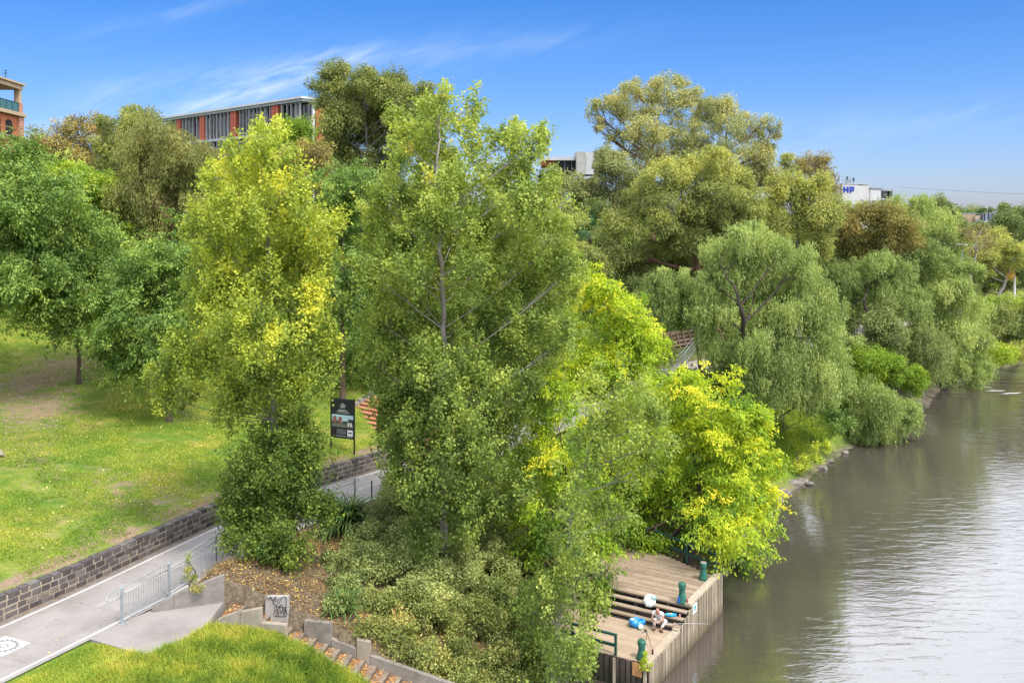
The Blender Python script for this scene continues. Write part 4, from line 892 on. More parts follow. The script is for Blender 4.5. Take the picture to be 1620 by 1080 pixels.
L_SHRG = lm('leaf_grey_shrub', [(0, (.05, .08, .032)), (.4, (.13, .175, .065)), (.7, (.21, .26, .10)), (1, (.32, .36, .15))], .25)
L_VINE = lm('leaf_creeper', [(0, (.05, .065, .024)), (.35, (.115, .15, .048)), (.65, (.20, .235, .075)), (.9, (.32, .31, .11)), (1, (.26, .13, .06))], .3)

def T(*a, **k): return tree(*a, **k)
# foreground
T('poplar_tree', 'tall poplar turning yellow-green with golden sprays, standing on the leafy bank behind the railing', 38.3,
  [(408, 232, 34, 32), (385, 262, 30, 26), (432, 262, 34, 34), (412, 300, 48, 42), (455, 300, 30, 30), (338, 300, 12, 26), (330, 275, 9, 16), (385, 350, 55, 45), (450, 350, 60, 45), (500, 372, 30, 30), (345, 392, 44, 36), (405, 410, 85, 55), (480, 420, 52, 50), (515, 400, 20, 26), (345, 450, 42, 45), (410, 480, 80, 50), (490, 490, 46, 50), (330, 515, 32, 36), (400, 545, 75, 50), (480, 555, 52, 50), (300, 560, 28, 26), (262, 590, 26, 24), (248, 625, 18, 22), (268, 650, 16, 18), (290, 615, 24, 22), (350, 590, 44, 36), (420, 615, 66, 45), (485, 620, 40, 36), (372, 650, 40, 32), (435, 680, 48, 40), (465, 700, 30, 30)],
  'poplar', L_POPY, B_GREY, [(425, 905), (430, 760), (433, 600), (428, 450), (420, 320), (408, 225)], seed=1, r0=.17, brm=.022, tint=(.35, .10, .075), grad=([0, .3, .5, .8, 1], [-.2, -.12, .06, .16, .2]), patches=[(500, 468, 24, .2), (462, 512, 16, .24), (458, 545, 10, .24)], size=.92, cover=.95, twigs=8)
T('poplar_tree', 'dense dark green poplar regrowth at the foot of the yellowing poplar', 38.0,
  [(430, 745, 60, 40), (385, 790, 40, 40), (440, 800, 75, 50), (480, 745, 34, 34), (500, 800, 22, 30), (400, 850, 55, 42), (460, 850, 60, 44), (425, 885, 60, 22), (490, 700, 22, 30), (370, 830, 26, 26)],
  'poplar', L_POPY, B_GREY, [(420, 905), (425, 860), (430, 760)], seed=2, r0=.10, tint=(.17, .07, .1), patches=[(500, 745, 22, .15)], size=.9, cover=1.1)
T('poplar_tree', 'largest green poplar with two leading tops, its pale trunk showing through the leaves', 41,
  [(698, 148, 11, 18), (690, 185, 24, 24), (746, 170, 8, 24), (725, 205, 30, 26), (668, 215, 28, 26), (622, 195, 12, 20), (640, 228, 24, 24), (700, 250, 56, 36), (648, 268, 34, 26), (812, 215, 20, 16), (856, 222, 9, 18), (832, 240, 36, 26), (790, 235, 24, 26), (745, 290, 50, 34), (820, 285, 46, 36), (870, 300, 16, 26), (660, 320, 66, 40), (615, 330, 30, 30), (740, 345, 66, 42), (830, 340, 60, 42), (610, 385, 44, 42), (670, 395, 60, 46, 1.5), (775, 400, 66, 46, 1.5), (860, 395, 50, 44), (598, 440, 34, 40), (655, 465, 55, 44, 1.8), (765, 470, 66, 50, 1.8), (850, 465, 62, 48), (900, 430, 22, 30), (600, 505, 36, 36), (655, 545, 56, 48, 1.5), (752, 550, 70, 52, 1.2), (700, 600, 50, 44, -2.2), (705, 690, 60, 50, -2.4), (705, 780, 56, 40, -2.2), (700, 310, 40, 34, -1.8), (655, 440, 34, 40, -2), (752, 440, 34, 40, -2), (722, 360, 34, 26, -2), (672, 370, 30, 26, -2), (628, 640, 24, 30), (632, 700, 26, 30), (640, 670, 30, 30, -1), (700, 850, 50, 34, -2), (840, 545, 60, 50), (890, 540, 24, 32), (590, 575, 28, 26), (640, 625, 55, 46), (730, 640, 74, 54), (820, 630, 58, 48), (645, 700, 46, 44), (725, 730, 74, 50), (800, 705, 48, 44), (650, 765, 44, 36), (715, 805, 74, 42), (790, 780, 48, 40)],
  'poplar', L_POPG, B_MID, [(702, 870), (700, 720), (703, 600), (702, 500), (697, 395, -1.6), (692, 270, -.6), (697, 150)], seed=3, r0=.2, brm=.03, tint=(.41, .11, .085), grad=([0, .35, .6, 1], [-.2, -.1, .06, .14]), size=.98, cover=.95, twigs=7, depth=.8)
T('poplar_tree', 'slender grey-green poplar leaning beside the dock, its thin trunk reaching up to pale leafy top', 35.6,
  [(1010, 640, 40, 28), (965, 625, 40, 30), (1045, 655, 24, 20), (1000, 680, 44, 30), (940, 670, 36, 34), (1040, 700, 30, 24), (960, 730, 40, 36), (1000, 745, 26, 28), (915, 745, 28, 34), (940, 800, 36, 34), (980, 815, 20, 26), (900, 820, 30, 30), (925, 870, 40, 32), (880, 885, 26, 30), (910, 930, 44, 36), (865, 955, 34, 34), (935, 975, 24, 34), (895, 1010, 48, 36), (850, 1030, 40, 34), (925, 1045, 22, 30), (885, 1075, 50, 26), (885, 1030, 40, 36, -1.3), (880, 960, 36, 34, -1.2), (890, 1075, 44, 30, -1.3)],
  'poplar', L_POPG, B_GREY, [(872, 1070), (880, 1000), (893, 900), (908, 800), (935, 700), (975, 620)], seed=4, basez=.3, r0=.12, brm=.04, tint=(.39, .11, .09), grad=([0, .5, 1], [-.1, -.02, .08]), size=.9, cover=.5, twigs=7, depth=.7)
# golden maples
T('maple_tree', 'golden-green maple behind the big poplar, its pointed crown highest of the golden maples', 53,
  [(938, 445, 26, 22), (925, 475, 22, 22), (960, 475, 36, 30), (1005, 480, 18, 18), (985, 510, 40, 28), (930, 515, 34, 30), (1030, 530, 22, 20), (1000, 545, 44, 30), (950, 560, 50, 34), (1020, 575, 32, 22), (905, 590, 40, 36), (970, 600, 50, 34)],
  'maple', L_MAP, B_DARK, [(965, 760), (970, 640), (975, 520)], seed=5, r0=.2, tint=(.57, .11, .10), size=1.0, cover=1.0)
T('maple_tree', 'broad bright yellow maple overhanging the upper dock and the river', 47.5,
  [(1075, 605, 34, 22), (1110, 610, 40, 26), (1155, 640, 22, 18), (1190, 655, 22, 18), (1060, 650, 50, 30), (1130, 655, 50, 30), (1185, 690, 38, 26), (1085, 700, 66, 34), (1150, 710, 50, 34), (1205, 735, 26, 22), (1040, 745, 54, 34), (1115, 760, 66, 36), (1180, 765, 44, 32), (1220, 785, 16, 14), (1070, 800, 56, 30), (1140, 815, 60, 34), (1195, 815, 28, 24), (1000, 800, 46, 30), (1030, 845, 40, 24), (1140, 852, 46, 22), (975, 855, 40, 28), (1170, 860, 26, 16), (990, 700, 40, 34), (1010, 900, 18, 12), (960, 905, 26, 20)],
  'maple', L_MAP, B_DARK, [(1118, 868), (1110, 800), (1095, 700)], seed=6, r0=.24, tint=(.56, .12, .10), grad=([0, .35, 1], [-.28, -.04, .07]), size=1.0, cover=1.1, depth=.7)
T('maple_tree', 'narrow yellow-green maple squeezed between the big poplar and the slender poplar', 42.5,
  [(868, 612, 24, 20), (900, 640, 30, 26), (850, 655, 26, 28), (885, 690, 36, 34), (850, 725, 30, 30), (905, 740, 34, 34), (875, 790, 44, 36), (930, 800, 30, 30), (845, 840, 36, 32), (900, 850, 44, 30), (850, 905, 36, 30), (940, 880, 30, 26), (870, 950, 30, 26), (835, 945, 22, 22), (945, 930, 18, 22)],
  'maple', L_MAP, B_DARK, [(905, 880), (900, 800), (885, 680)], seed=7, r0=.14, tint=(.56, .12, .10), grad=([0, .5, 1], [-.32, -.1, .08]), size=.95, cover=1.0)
# lower bank shrubs
SG = 'shrubs crowding the bank below the big poplar'
_YY = np.arange(27, 75, .1)
def hug(bl, Y, lift=.35):
    """give every blob the distance at which it sits on the sloping bank"""
    out = []
    for b in bl:
        zr = CZ - (b[1] + lift * b[3] - HOR) / F * _YY; g = ground_z((b[0] - PX) / F * _YY, _YY); k = np.where(g >= zr)[0]
        out.append((*b[:4], (float(_YY[k[0]]) if len(k) else Y) - Y))
    return out
def shrub(label, Y, blobs, mat, seed, tint=(.45, .12, .12), sp='shrub', name='shrub', size=1.0, cover=1.0, group=SG, grad=None, hugging=True, **k):
    if group == SG and hugging: blobs = hug(blobs, Y)
    return tree(name, label, Y, blobs, sp, mat, B_BROWN, None, seed, .05, tint, grad, group, 'shrub', size, cover, 4, **k)
shrub('tall grey-green shrub beside the strap-leaf plant', 41, [(647, 784, 36, 44), (622, 824, 38, 52), (672, 829, 49, 57), (597, 864, 36, 46), (637, 879, 46, 57), (582, 909, 32, 46), (622, 924, 43, 46)], L_SHRG, 11)
shrub('wide pale grey-green shrub at the centre of the bank', 39, [(690, 854, 67, 57), (655, 889, 52, 57), (740, 874, 60, 57), (700, 914, 72, 57), (780, 874, 48, 57), (770, 924, 52, 52), (645, 934, 52, 46), (720, 824, 48, 39)], L_SHRG, 12, (.66, .12, .14))
shrub('yellow-green creeper-covered shrub hanging over the lowest stairs', 36.3, [(600, 965, 40, 30), (562, 950, 28, 26), (650, 975, 50, 36), (700, 980, 50, 36), (625, 1005, 40, 28), (690, 1030, 50, 34), (745, 1000, 44, 38), (735, 1055, 46, 32), (660, 1040, 36, 26), (700, 1075, 50, 24), (590, 990, 26, 20)], L_VINE, 13, (.46, .14, .16), size=1.05)
shrub('olive creeper mound spilling down beside the slender poplar', 36.8, [(780, 1000, 36, 36), (790, 1050, 44, 36), (760, 1080, 44, 26), (820, 1080, 44, 26), (760, 960, 36, 30)], L_VINE, 16, (.36, .13, .16), size=1.05)
shrub('dark green glossy shrub under the slender poplar', 38, [(820, 900, 34, 44), (800, 950, 44, 44), (845, 960, 40, 40), (825, 1005, 40, 36), (850, 1045, 40, 36)], L_POPD, 14, (.34, .1, .13))
shrub('deep green shrub filling the foot of the big poplar', 41, [(690, 800, 60, 40), (760, 815, 60, 44), (640, 770, 36, 30), (820, 830, 44, 44), (740, 770, 60, 36)], L_POPG, 17, (.30, .1, .13))
shrub('olive brown tangled scrub on the bank above the strap-leaf plant by the stairs', 38.6, [(545, 885, 24, 24), (528, 925, 24, 28), (555, 945, 30, 26), (518, 890, 18, 18), (530, 960, 20, 16), (505, 850, 16, 14)], L_SHRG, 15, (.45, .15, .18), cover=1.0)
# --- left slope
EG = 'green elms on the lawn'
T('elm_tree', 'tallest green elm in front of the orange brick tower', 56, [(20, 250, 40, 24), (-20, 260, 50, 30), (45, 285, 50, 34), (95, 320, 36, 34), (0, 320, 60, 50), (60, 350, 54, 44), (-60, 340, 60, 50), (0, 400, 60, 46), (60, 410, 50, 44), (-60, 430, 60, 40), (10, 450, 50, 26), (60, 440, 40, 26), (-20, 470, 30, 20)], 'elm', L_ELM, B_BROWN, [(-70, 640), (-60, 520), (-20, 400)], seed=21, r0=.3, tint=(.40, .11, .13), group=EG, cover=.9)
T('elm_tree', 'green elm with a slim visible trunk standing on the lawn', 60.5, [(110, 360, 44, 24), (150, 375, 36, 26), (100, 400, 54, 34), (160, 410, 34, 30), (60, 430, 46, 40), (125, 450, 56, 40), (70, 455, 40, 30), (150, 465, 36, 30), (115, 490, 40, 24), (128, 512, 26, 14)], 'elm', L_ELM, B_BROWN, [(125, 600), (125, 560), (122, 480), (120, 400)], seed=22, r0=.17, tint=(.45, .12, .14), group=EG)
T('elm_tree', 'low-branching green elm just behind the yellowing poplar', 55.5, [(268, 395, 34, 24), (235, 420, 40, 26), (285, 430, 34, 34), (200, 460, 36, 28), (245, 465, 46, 36), (180, 500, 34, 30), (225, 510, 46, 36), (275, 510, 40, 36), (205, 540, 36, 24), (255, 545, 46, 28), (195, 565, 22, 13), (228, 572, 32, 15), (285, 560, 30, 22)], 'elm', L_ELM, B_BROWN, [(268, 660), (268, 610), (262, 520), (258, 430)], seed=23, r0=.18, tint=(.40, .12, .14), group=EG)
T('elm_tree', 'bright lime-green tree between the elms and the olive wattle', 74, [(130, 275, 26, 18), (105, 300, 30, 22), (150, 300, 36, 24), (125, 335, 34, 26), (170, 335, 36, 28), (190, 370, 30, 24), (150, 370, 40, 24)], 'elm', L_LIME, B_BROWN, None, seed=24, r0=.15, tint=(.5, .12, .12), group=EG)
T('elm_tree', 'low leafy green treetop under the olive wattle', 66, [(345, 440, 30, 26), (300, 410, 22, 20), (210, 405, 20, 12), (310, 460, 40, 26), (345, 475, 30, 30)], 'elm', L_ELM, B_BROWN, [(320, 560), (322, 500), (320, 440)], seed=25, r0=.12, tint=(.6, .12, .12), group=EG)
T('wattle_tree', 'large soft olive wattle with a pale crooked limb in front of the office building', 73, [(240, 205, 34, 22), (215, 235, 26, 30), (265, 225, 36, 28), (305, 240, 34, 22), (240, 270, 46, 34), (300, 275, 46, 32), (345, 265, 30, 28), (215, 305, 28, 34), (265, 320, 50, 34), (325, 315, 44, 34), (225, 350, 34, 30), (290, 365, 40, 26), (210, 375, 24, 22), (345, 350, 30, 26)], 'pepper', L_OLIVE, B_RED, [(275, 470), (266, 400), (272, 350, -2.2), (250, 330, -2.6)], seed=26, brm=.07, r0=.16, tint=(.42, .12, .14), cover=.95)
T('gum_tree', 'straggly brownish gum beside the orange brick tower', 92, [(60, 225, 22, 16), (95, 200, 16, 14), (85, 235, 30, 20), (55, 255, 22, 16), (110, 230, 20, 20), (75, 265, 30, 18), (120, 262, 28, 18)], 'gum', L_GUMB, B_PALE, [(95, 330), (92, 270), (98, 200)], seed=27, r0=.2, tint=(.5, .2, .16), cover=.55, twigs=8)
T('gum_tree', 'sparse brownish gum with bare twigs on the skyline left of the darker gum', 94, [(120, 192, 12, 10), (150, 192, 18, 13), (135, 215, 24, 18), (165, 215, 18, 16), (145, 245, 26, 20), (170, 262, 26, 18), (125, 250, 18, 16)], 'gum', L_GUMB, B_PALE, [(150, 330), (146, 270), (148, 195)], seed=28, r0=.18, tint=(.45, .2, .16), cover=.5, twigs=9)
T('gum_tree', 'yellow-green domed gum on the skyline touching the office roofline', 90, [(208, 182, 20, 11), (190, 205, 30, 18), (228, 195, 26, 14), (170, 230, 22, 18), (212, 228, 32, 22), (245, 210, 24, 18), (185, 265, 30, 20), (225, 265, 30, 20)], 'gum', L_GUMY, B_GREY, [(205, 340), (205, 270), (207, 200)], seed=29, r0=.2, tint=(.42, .15, .14), cover=1.0)
T('gum_tree', 'low round yellow-olive bush crown between the olive wattle and the yellowing poplar', 69, [(320, 335, 20, 14), (340, 345, 16, 14)], 'gum', L_GUMY, B_GREY, [(332, 460), (332, 350)], seed=30, r0=.08, tint=(.6, .1, .12))
T('gum_tree', 'small domed lime-green tree in front of the red wall panels', 82, [(463, 203, 22, 14), (448, 220, 24, 16), (482, 218, 20, 16), (465, 238, 34, 16)], 'gum', L_LIME, B_GREY, None, seed=31, r0=.12, tint=(.5, .1, .12))
T('gum_tree', 'drab olive gum under the small domed lime-green tree', 80, [(470, 258, 26, 20), (495, 245, 20, 24), (445, 255, 18, 18), (485, 285, 30, 18), (500, 270, 18, 20)], 'gum', L_GUMB, B_GREY, None, seed=32, r0=.12, tint=(.5, .15, .14))
T('gum_tree', 'tall umbrella-crowned gum beside the office building with bare limbs under its canopy', 86,
  [(545, 118, 34, 14), (575, 165, 40, 22), (600, 200, 44, 24), (560, 200, 34, 24), (640, 155, 36, 18), (590, 142, 40, 16), (650, 180, 30, 18), (545, 185, 30, 20), (520, 140, 20, 16), (585, 128, 30, 14), (630, 130, 22, 11), (560, 150, 24, 12), (608, 150, 26, 14), (655, 148, 26, 14), (685, 160, 16, 12), (520, 170, 20, 14), (640, 170, 30, 14), (600, 178, 24, 10), (525, 205, 26, 18), (552, 225, 26, 16), (622, 195, 26, 14), (660, 195, 24, 16), (600, 215, 26, 14), (570, 245, 26, 16), (530, 245, 26, 18), (620, 235, 26, 16), (650, 225, 20, 16), (600, 262, 30, 14), (560, 268, 26, 14)],
  'gum', L_GUMY, B_GREY, [(590, 350), (587, 290), (580, 220), (575, 150)], seed=33, r0=.32, tint=(.27, .12, .14), cover=1.2, twigs=8)
T('elm_tree', 'deep green leafy tree filling the gap between the two tall poplars', 62, [(530, 290, 34, 26), (560, 300, 30, 26), (510, 320, 30, 26), (550, 345, 44, 34), (520, 370, 36, 30), (570, 390, 36, 34), (545, 430, 44, 40), (560, 480, 36, 36), (520, 470, 24, 30)], 'elm', L_ELM, B_BROWN, None, seed=34, r0=.2, tint=(.33, .11, .13), group=EG)
T('elm_tree', 'shaded green tree behind the brick steps, under the big poplar', 66, [(590, 560, 36, 24), (640, 560, 40, 30), (560, 590, 40, 16), (700, 560, 50, 40), (520, 560, 24, 20), (650, 600, 36, 18), (780, 570, 60, 50), (850, 520, 50, 50), (780, 490, 60, 50)], 'elm', L_ELM, B_BROWN, [(640, 660), (640, 600), (645, 560)], seed=35, r0=.15, tint=(.42, .12, .13), group=EG, depth=.2)
# --- right slope
T('gum_tree', 'small soft grey-green tree in front of the white office block', 96, [(876, 274, 13, 9), (868, 296, 18, 16), (898, 300, 22, 18), (924, 308, 12, 18), (880, 320, 30, 20), (915, 335, 22, 20), (860, 320, 18, 20)], 'gum', L_GUM, B_GREY, None, seed=41, r0=.15, tint=(.45, .12, .12))
T('gum_tree', 'rounded olive-yellow tree below the soft grey-green one', 82, [(865, 348, 28, 18), (895, 345, 22, 14), (855, 385, 30, 24), (895, 380, 26, 24), (912, 400, 16, 16)], 'wattle', L_GUMY, B_GREY, None, seed=42, r0=.15, tint=(.45, .1, .12))
T('gum_tree', 'smallest rounded olive treetop beside the palm', 78, [(940, 408, 18, 16), (932, 430, 20, 18), (950, 428, 14, 18)], 'wattle', L_GUMY, B_GREY, None, seed=43, r0=.1, tint=(.35, .1, .12))
T('gum_tree', 'tallest river gum, wide open crown against the sky with sprays trailing on its left', 102,
  [(997, 133, 15, 11), (985, 150, 16, 12), (1035, 135, 14, 12), (1062, 132, 22, 10), (1015, 152, 20, 14), (1050, 152, 26, 16), (1090, 148, 16, 14), (1078, 168, 26, 14), (955, 162, 18, 10), (945, 180, 12, 14), (972, 172, 16, 14), (1000, 180, 26, 16), (1035, 180, 24, 16), (950, 205, 8, 14), (962, 218, 7, 10), (985, 205, 22, 16), (1020, 208, 28, 18), (1085, 195, 22, 16), (1010, 232, 26, 16), (1060, 215, 20, 16), (1060, 245, 34, 20), (1020, 262, 28, 18)],
  'gum', L_GUM, B_RED, [(1034, 350), (1033, 290), (1032, 240), (1045, 170)], seed=44, r0=.38, tint=(.52, .16, .15), cover=.62, twigs=8, depth=.5, lodp=.35)
T('gum_tree', 'open river gum beside the tallest one, a detached spray on its right', 103,
  [(1110, 165, 18, 13), (1135, 163, 22, 14), (1150, 180, 18, 16), (1120, 190, 26, 16), (1150, 203, 24, 16), (1178, 190, 12, 14), (1175, 212, 10, 14), (1207, 195, 14, 12), (1228, 208, 9, 14), (1200, 215, 10, 14), (1217, 230, 14, 10), (1110, 222, 28, 16), (1155, 235, 26, 18), (1190, 245, 16, 20), (1100, 250, 30, 18), (1140, 262, 26, 16), (1215, 250, 10, 14)],
  'gum', L_GUM, B_RED, [(1150, 360), (1150, 300), (1148, 240), (1150, 185)], seed=144, r0=.3, tint=(.48, .16, .15), cover=.62, twigs=8, depth=.5, lodp=.35)
T('gum_tree', 'dark grey-green bushy gum beside the concrete lift tower', 96, [(964, 250, 22, 14), (975, 265, 30, 20), (945, 285, 20, 18), (990, 290, 30, 22), (960, 310, 24, 18), (1000, 320, 24, 20), (975, 345, 24, 22)], 'gum', L_GUM, B_GREY, None, seed=45, r0=.2, tint=(.28, .12, .13))
T('gum_tree', 'broad gum with yellow-tipped domes and white crooked limbs below the tallest gum', 84,
  [(1130, 245, 18, 12), (1112, 262, 30, 16), (1070, 262, 22, 14), (1145, 270, 22, 16), (1045, 285, 28, 18), (1090, 290, 34, 22), (1140, 298, 34, 22), (1175, 285, 16, 16), (1015, 300, 22, 16), (1190, 310, 18, 20), (1060, 325, 40, 24), (1115, 335, 44, 24), (1165, 335, 32, 24), (1010, 340, 26, 20), (985, 360, 24, 20), (1040, 370, 44, 26), (1100, 378, 44, 26), (1150, 375, 34, 26), (1185, 350, 20, 24), (985, 395, 26, 24), (1030, 415, 36, 24), (1085, 418, 36, 22), (1000, 430, 26, 22)],
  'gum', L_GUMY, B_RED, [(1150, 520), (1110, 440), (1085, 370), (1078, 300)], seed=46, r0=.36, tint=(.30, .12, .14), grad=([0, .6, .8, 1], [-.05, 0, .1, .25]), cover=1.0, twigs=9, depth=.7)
T('gum_tree', 'bright yellow-green domed gum right of the broad yellow-tipped gum', 88,
  [(1250, 285, 28, 14), (1285, 290, 24, 16), (1228, 305, 18, 18), (1265, 310, 34, 20), (1305, 318, 16, 18), (1240, 335, 28, 22), (1290, 340, 28, 22), (1315, 360, 12, 24), (1260, 365, 34, 22), (1300, 385, 22, 20), (1235, 375, 24, 20), (1275, 400, 30, 20), (1240, 255, 10, 10)],
  'gum', L_GUMY, B_GREY, [(1265, 500), (1262, 420), (1262, 330)], seed=47, r0=.28, tint=(.50, .12, .13), cover=1.0)
T('gum_tree', 'small dark skyline gum with a twiggy top between the domed gum and the white building', 108, [(1283, 252, 22, 9), (1265, 262, 14, 10), (1300, 262, 13, 10), (1285, 272, 20, 10), (1313, 282, 10, 12), (1318, 300, 8, 12), (1300, 295, 14, 10)], 'gum', L_GUMB, B_GREY, [(1300, 400), (1298, 330), (1290, 260)], seed=48, r0=.2, tint=(.45, .18, .14), cover=.7, lodp=.4)
T('pepper_tree', 'big weeping pepper tree with a dark forked trunk, its curtains falling to the river bank', 68,
  [(1165, 372, 32, 18), (1200, 368, 26, 16), (1140, 400, 30, 24), (1185, 400, 44, 26), (1235, 395, 36, 22), (1265, 410, 24, 22), (1130, 440, 26, 30), (1250, 440, 44, 30), (1205, 430, 36, 24), (1290, 470, 26, 30), (1130, 480, 24, 26), (1230, 480, 44, 30), (1142, 525, 26, 28), (1215, 535, 44, 36), (1280, 530, 44, 40), (1165, 560, 44, 34), (1312, 570, 20, 40), (1240, 572, 50, 30), (1228, 600, 44, 22, -1.5), (1275, 606, 36, 20, -1), (1295, 588, 34, 30), (1185, 575, 30, 22), (1325, 600, 18, 24)],
  'pepper', L_PEP, B_DARK, [(1178, 640), (1177, 560), (1175, 500, -3.6), (1165, 460, -3.2), (1140, 420, -2)], seed=49, brm=.085, r0=.26, tint=(.48, .13, .14), cover=.95, twigs=7, depth=.6)
T('pepper_tree', 'smaller green pepper tree above the timber crib wall', 73, [(1055, 443, 30, 18), (1080, 462, 30, 22), (1040, 468, 22, 20), (1098, 486, 24, 18), (1055, 490, 26, 14), (1085, 440, 18, 14), (1100, 460, 16, 24)], 'pepper', L_PEP, B_BROWN, [(1112, 560), (1100, 520), (1085, 470)], seed=50, r0=.18, tint=(.40, .12, .13))
T('gum_tree', 'rusty orange-brown tinged gum in front of the white building', 96, [(1350, 338, 22, 13), (1388, 337, 28, 15), (1365, 355, 34, 20), (1410, 355, 26, 20), (1435, 375, 16, 16), (1340, 365, 16, 18), (1390, 385, 40, 20), (1430, 405, 26, 14), (1350, 395, 26, 20)], 'gum', L_RUST, B_RED, None, seed=51, r0=.25, tint=(.42, .12, .15), cover=1.0)
T('pepper_tree', 'fresh green drooping treetop just below the flat-roofed end of the white building', 108, [(1356, 324, 16, 7), (1435, 320, 32, 11), (1465, 330, 22, 16), (1410, 330, 22, 12), (1485, 355, 26, 18), (1450, 355, 26, 20), (1470, 385, 26, 18)], 'pepper', L_PEP, B_BROWN, None, seed=52, r0=.2, tint=(.62, .12, .13))
T('gum_tree', 'dark rounded trees on the skyline left of the tan houses', 135, [(1478, 332, 22, 12), (1500, 342, 16, 12), (1488, 352, 26, 14), (1518, 355, 10, 10)], 'gum', L_DARK, B_DARK, None, seed=53, r0=.2, tint=(.5, .15, .15))
T('gum_tree', 'olive-green rounded tree in front of the leafless grey tree', 96, [(1478, 402, 26, 18), (1500, 420, 26, 18), (1455, 425, 20, 20), (1530, 430, 20, 18)], 'wattle', L_PEP, B_GREY, None, seed=54, r0=.15, tint=(.35, .12, .13))
T('pepper_tree', 'spreading tree with a dark forked trunk rising from a bare earth clearing', 91, [(1355, 420, 36, 18), (1395, 410, 28, 16), (1335, 445, 22, 24), (1375, 445, 40, 24), (1420, 440, 34, 24), (1345, 475, 24, 20), (1400, 475, 36, 20), (1435, 470, 22, 22), (1330, 500, 16, 24)], 'pepper', L_PEP, B_DARK, [(1373, 525), (1371, 500, -3), (1366, 475, -3), (1380, 440)], seed=55, r0=.28, tint=(.40, .12, .13), cover=.9)
T('pepper_tree', 'light green drooping tree beside the spreading dark-trunked tree', 95, [(1470, 440, 24, 20), (1500, 455, 26, 22), (1455, 475, 26, 24), (1490, 490, 30, 24), (1525, 480, 24, 22), (1465, 510, 26, 22), (1510, 520, 26, 22)], 'pepper', L_PEP, B_BROWN, None, seed=56, r0=.2, tint=(.60, .12, .13))
BS = 'shrubs along the far river bank'
shrub('grey-green pointed shrub beside the dark forked trunk', 86, [(1398, 495, 14, 18), (1390, 520, 24, 20), (1412, 525, 20, 18), (1400, 540, 28, 14)], L_SHRG, 57, (.35, .1, .12), 'gum', group=BS)
shrub('silvery weeping shrub above the pale mud beach', 89, [(1440, 540, 30, 22), (1475, 545, 26, 24), (1420, 560, 26, 18), (1455, 575, 30, 20), (1485, 580, 18, 20)], L_SHRG, 58, (.42, .12, .13), 'pepper', group=BS)
shrub('bright green low shrub under the silvery weeping one', 83, [(1370, 568, 24, 13), (1400, 572, 28, 14), (1425, 590, 24, 16), (1385, 590, 36, 16), (1440, 610, 14, 16)], L_LIME, 59, (.45, .1, .12), 'gum', group=BS)
shrub('large drooping shrub leaning out over the brown shallows', 77, [(1350, 610, 26, 22), (1385, 625, 30, 22), (1345, 645, 28, 22), (1395, 650, 34, 22), (1430, 645, 24, 18), (1365, 672, 34, 18), (1415, 672, 26, 14), (1445, 655, 14, 14)], L_PEP, 60, (.40, .12, .14), 'pepper', group=BS)
shrub('dark undergrowth at the foot of the weeping pepper tree', 71.5, [(1195, 612, 26, 14), (1250, 618, 30, 12), (1308, 640, 22, 18), (1326, 668, 20, 22), (1150, 600, 26, 18)], L_ELM, 61, (.35, .12, .13), 'shrub', group=BS, size=1.5)
shrub('yellow-flecked nasturtium patch tumbling to the rocks', 66.5, [(1240, 744, 16, 7), (1262, 736, 16, 8), (1282, 724, 16, 8), (1297, 708, 13, 10), (1220, 748, 12, 6)], L_LIME, 62, (.75, .12, .16), 'shrub', name='creeper', group=BS, size=1.4, basez=1.2, depth=.2)
shrub('broad willow-like shrub dipping to the water past the mud beach', 101, [(1525, 520, 24, 22), (1550, 540, 18, 22), (1510, 550, 26, 20), (1535, 572, 26, 20), (1500, 582, 22, 16), (1548, 580, 16, 14)], L_PEP, 63, (.52, .12, .13), 'pepper', group=BS)
shrub('yellow-green mounded grass bush overhanging the far bank', 108, [(1572, 553, 18, 11), (1592, 557, 16, 11), (1562, 566, 16, 10), (1580, 564, 18, 9)], L_LIME, 64, (.72, .1, .12), 'gum', group=BS)
shrub('tawny mounded grass bush at the far water edge', 112, [(1610, 557, 14, 11), (1630, 556, 16, 12)], L_GUMY, 65, (.75, .15, .12), 'gum', group=BS)
shrub('mid green bushy shrub above the yellow-green mounded bush', 116, [(1590, 500, 20, 18), (1610, 515, 20, 18), (1575, 515, 16, 16), (1635, 505, 20, 24), (1590, 530, 26, 10)], L_DARK, 66, (.75, .15, .14), 'gum', group=BS)
shrub('light green brushy shrub on the bright grass slope', 118, [(1555, 490, 16, 14), (1575, 480, 14, 10), (1600, 482, 20, 10), (1540, 500, 14, 14)], L_LIME, 67, (.55, .12, .12), 'gum', group=BS)
T('gum_tree', 'flat-topped bright yellow gum with a leaning pale trunk on the far bank', 122, [(1568, 385, 16, 9), (1590, 380, 14, 7), (1605, 392, 16, 9), (1575, 402, 22, 11), (1603, 410, 18, 10), (1560, 410, 12, 12), (1585, 422, 20, 10), (1630, 390, 16, 12), (1555, 430, 12, 12)], 'wattle', L_GUMY, B_PALE, [(1572, 472), (1586, 455), (1597, 430), (1592, 395)], seed=68, r0=.3, tint=(.62, .1, .12))
T('gum_tree', 'dark ragged conifer-like tree on the skyline right of the tan houses', 150, [(1590, 330, 10, 7), (1585, 345, 16, 10), (1600, 350, 18, 12), (1592, 365, 22, 10), (1613, 345, 9, 9), (1615, 365, 12, 14), (1640, 350, 24, 18)], 'gum', L_DARK, B_DARK, None, seed=69, r0=.3, tint=(.45, .15, .15))
T('bare_tree', 'leafless pale grey tree with dead brown twigs below the tan houses', 104, [(1530, 372, 14, 12), (1552, 366, 14, 12), (1540, 388, 22, 12), (1562, 382, 12, 12)], 'gum', L_GUMB, B_PALE, [(1545, 440), (1544, 400), (1546, 372)], seed=70, r0=.2, tint=(.30, .12, .1), cover=.2, twigs=16, brm=.09)
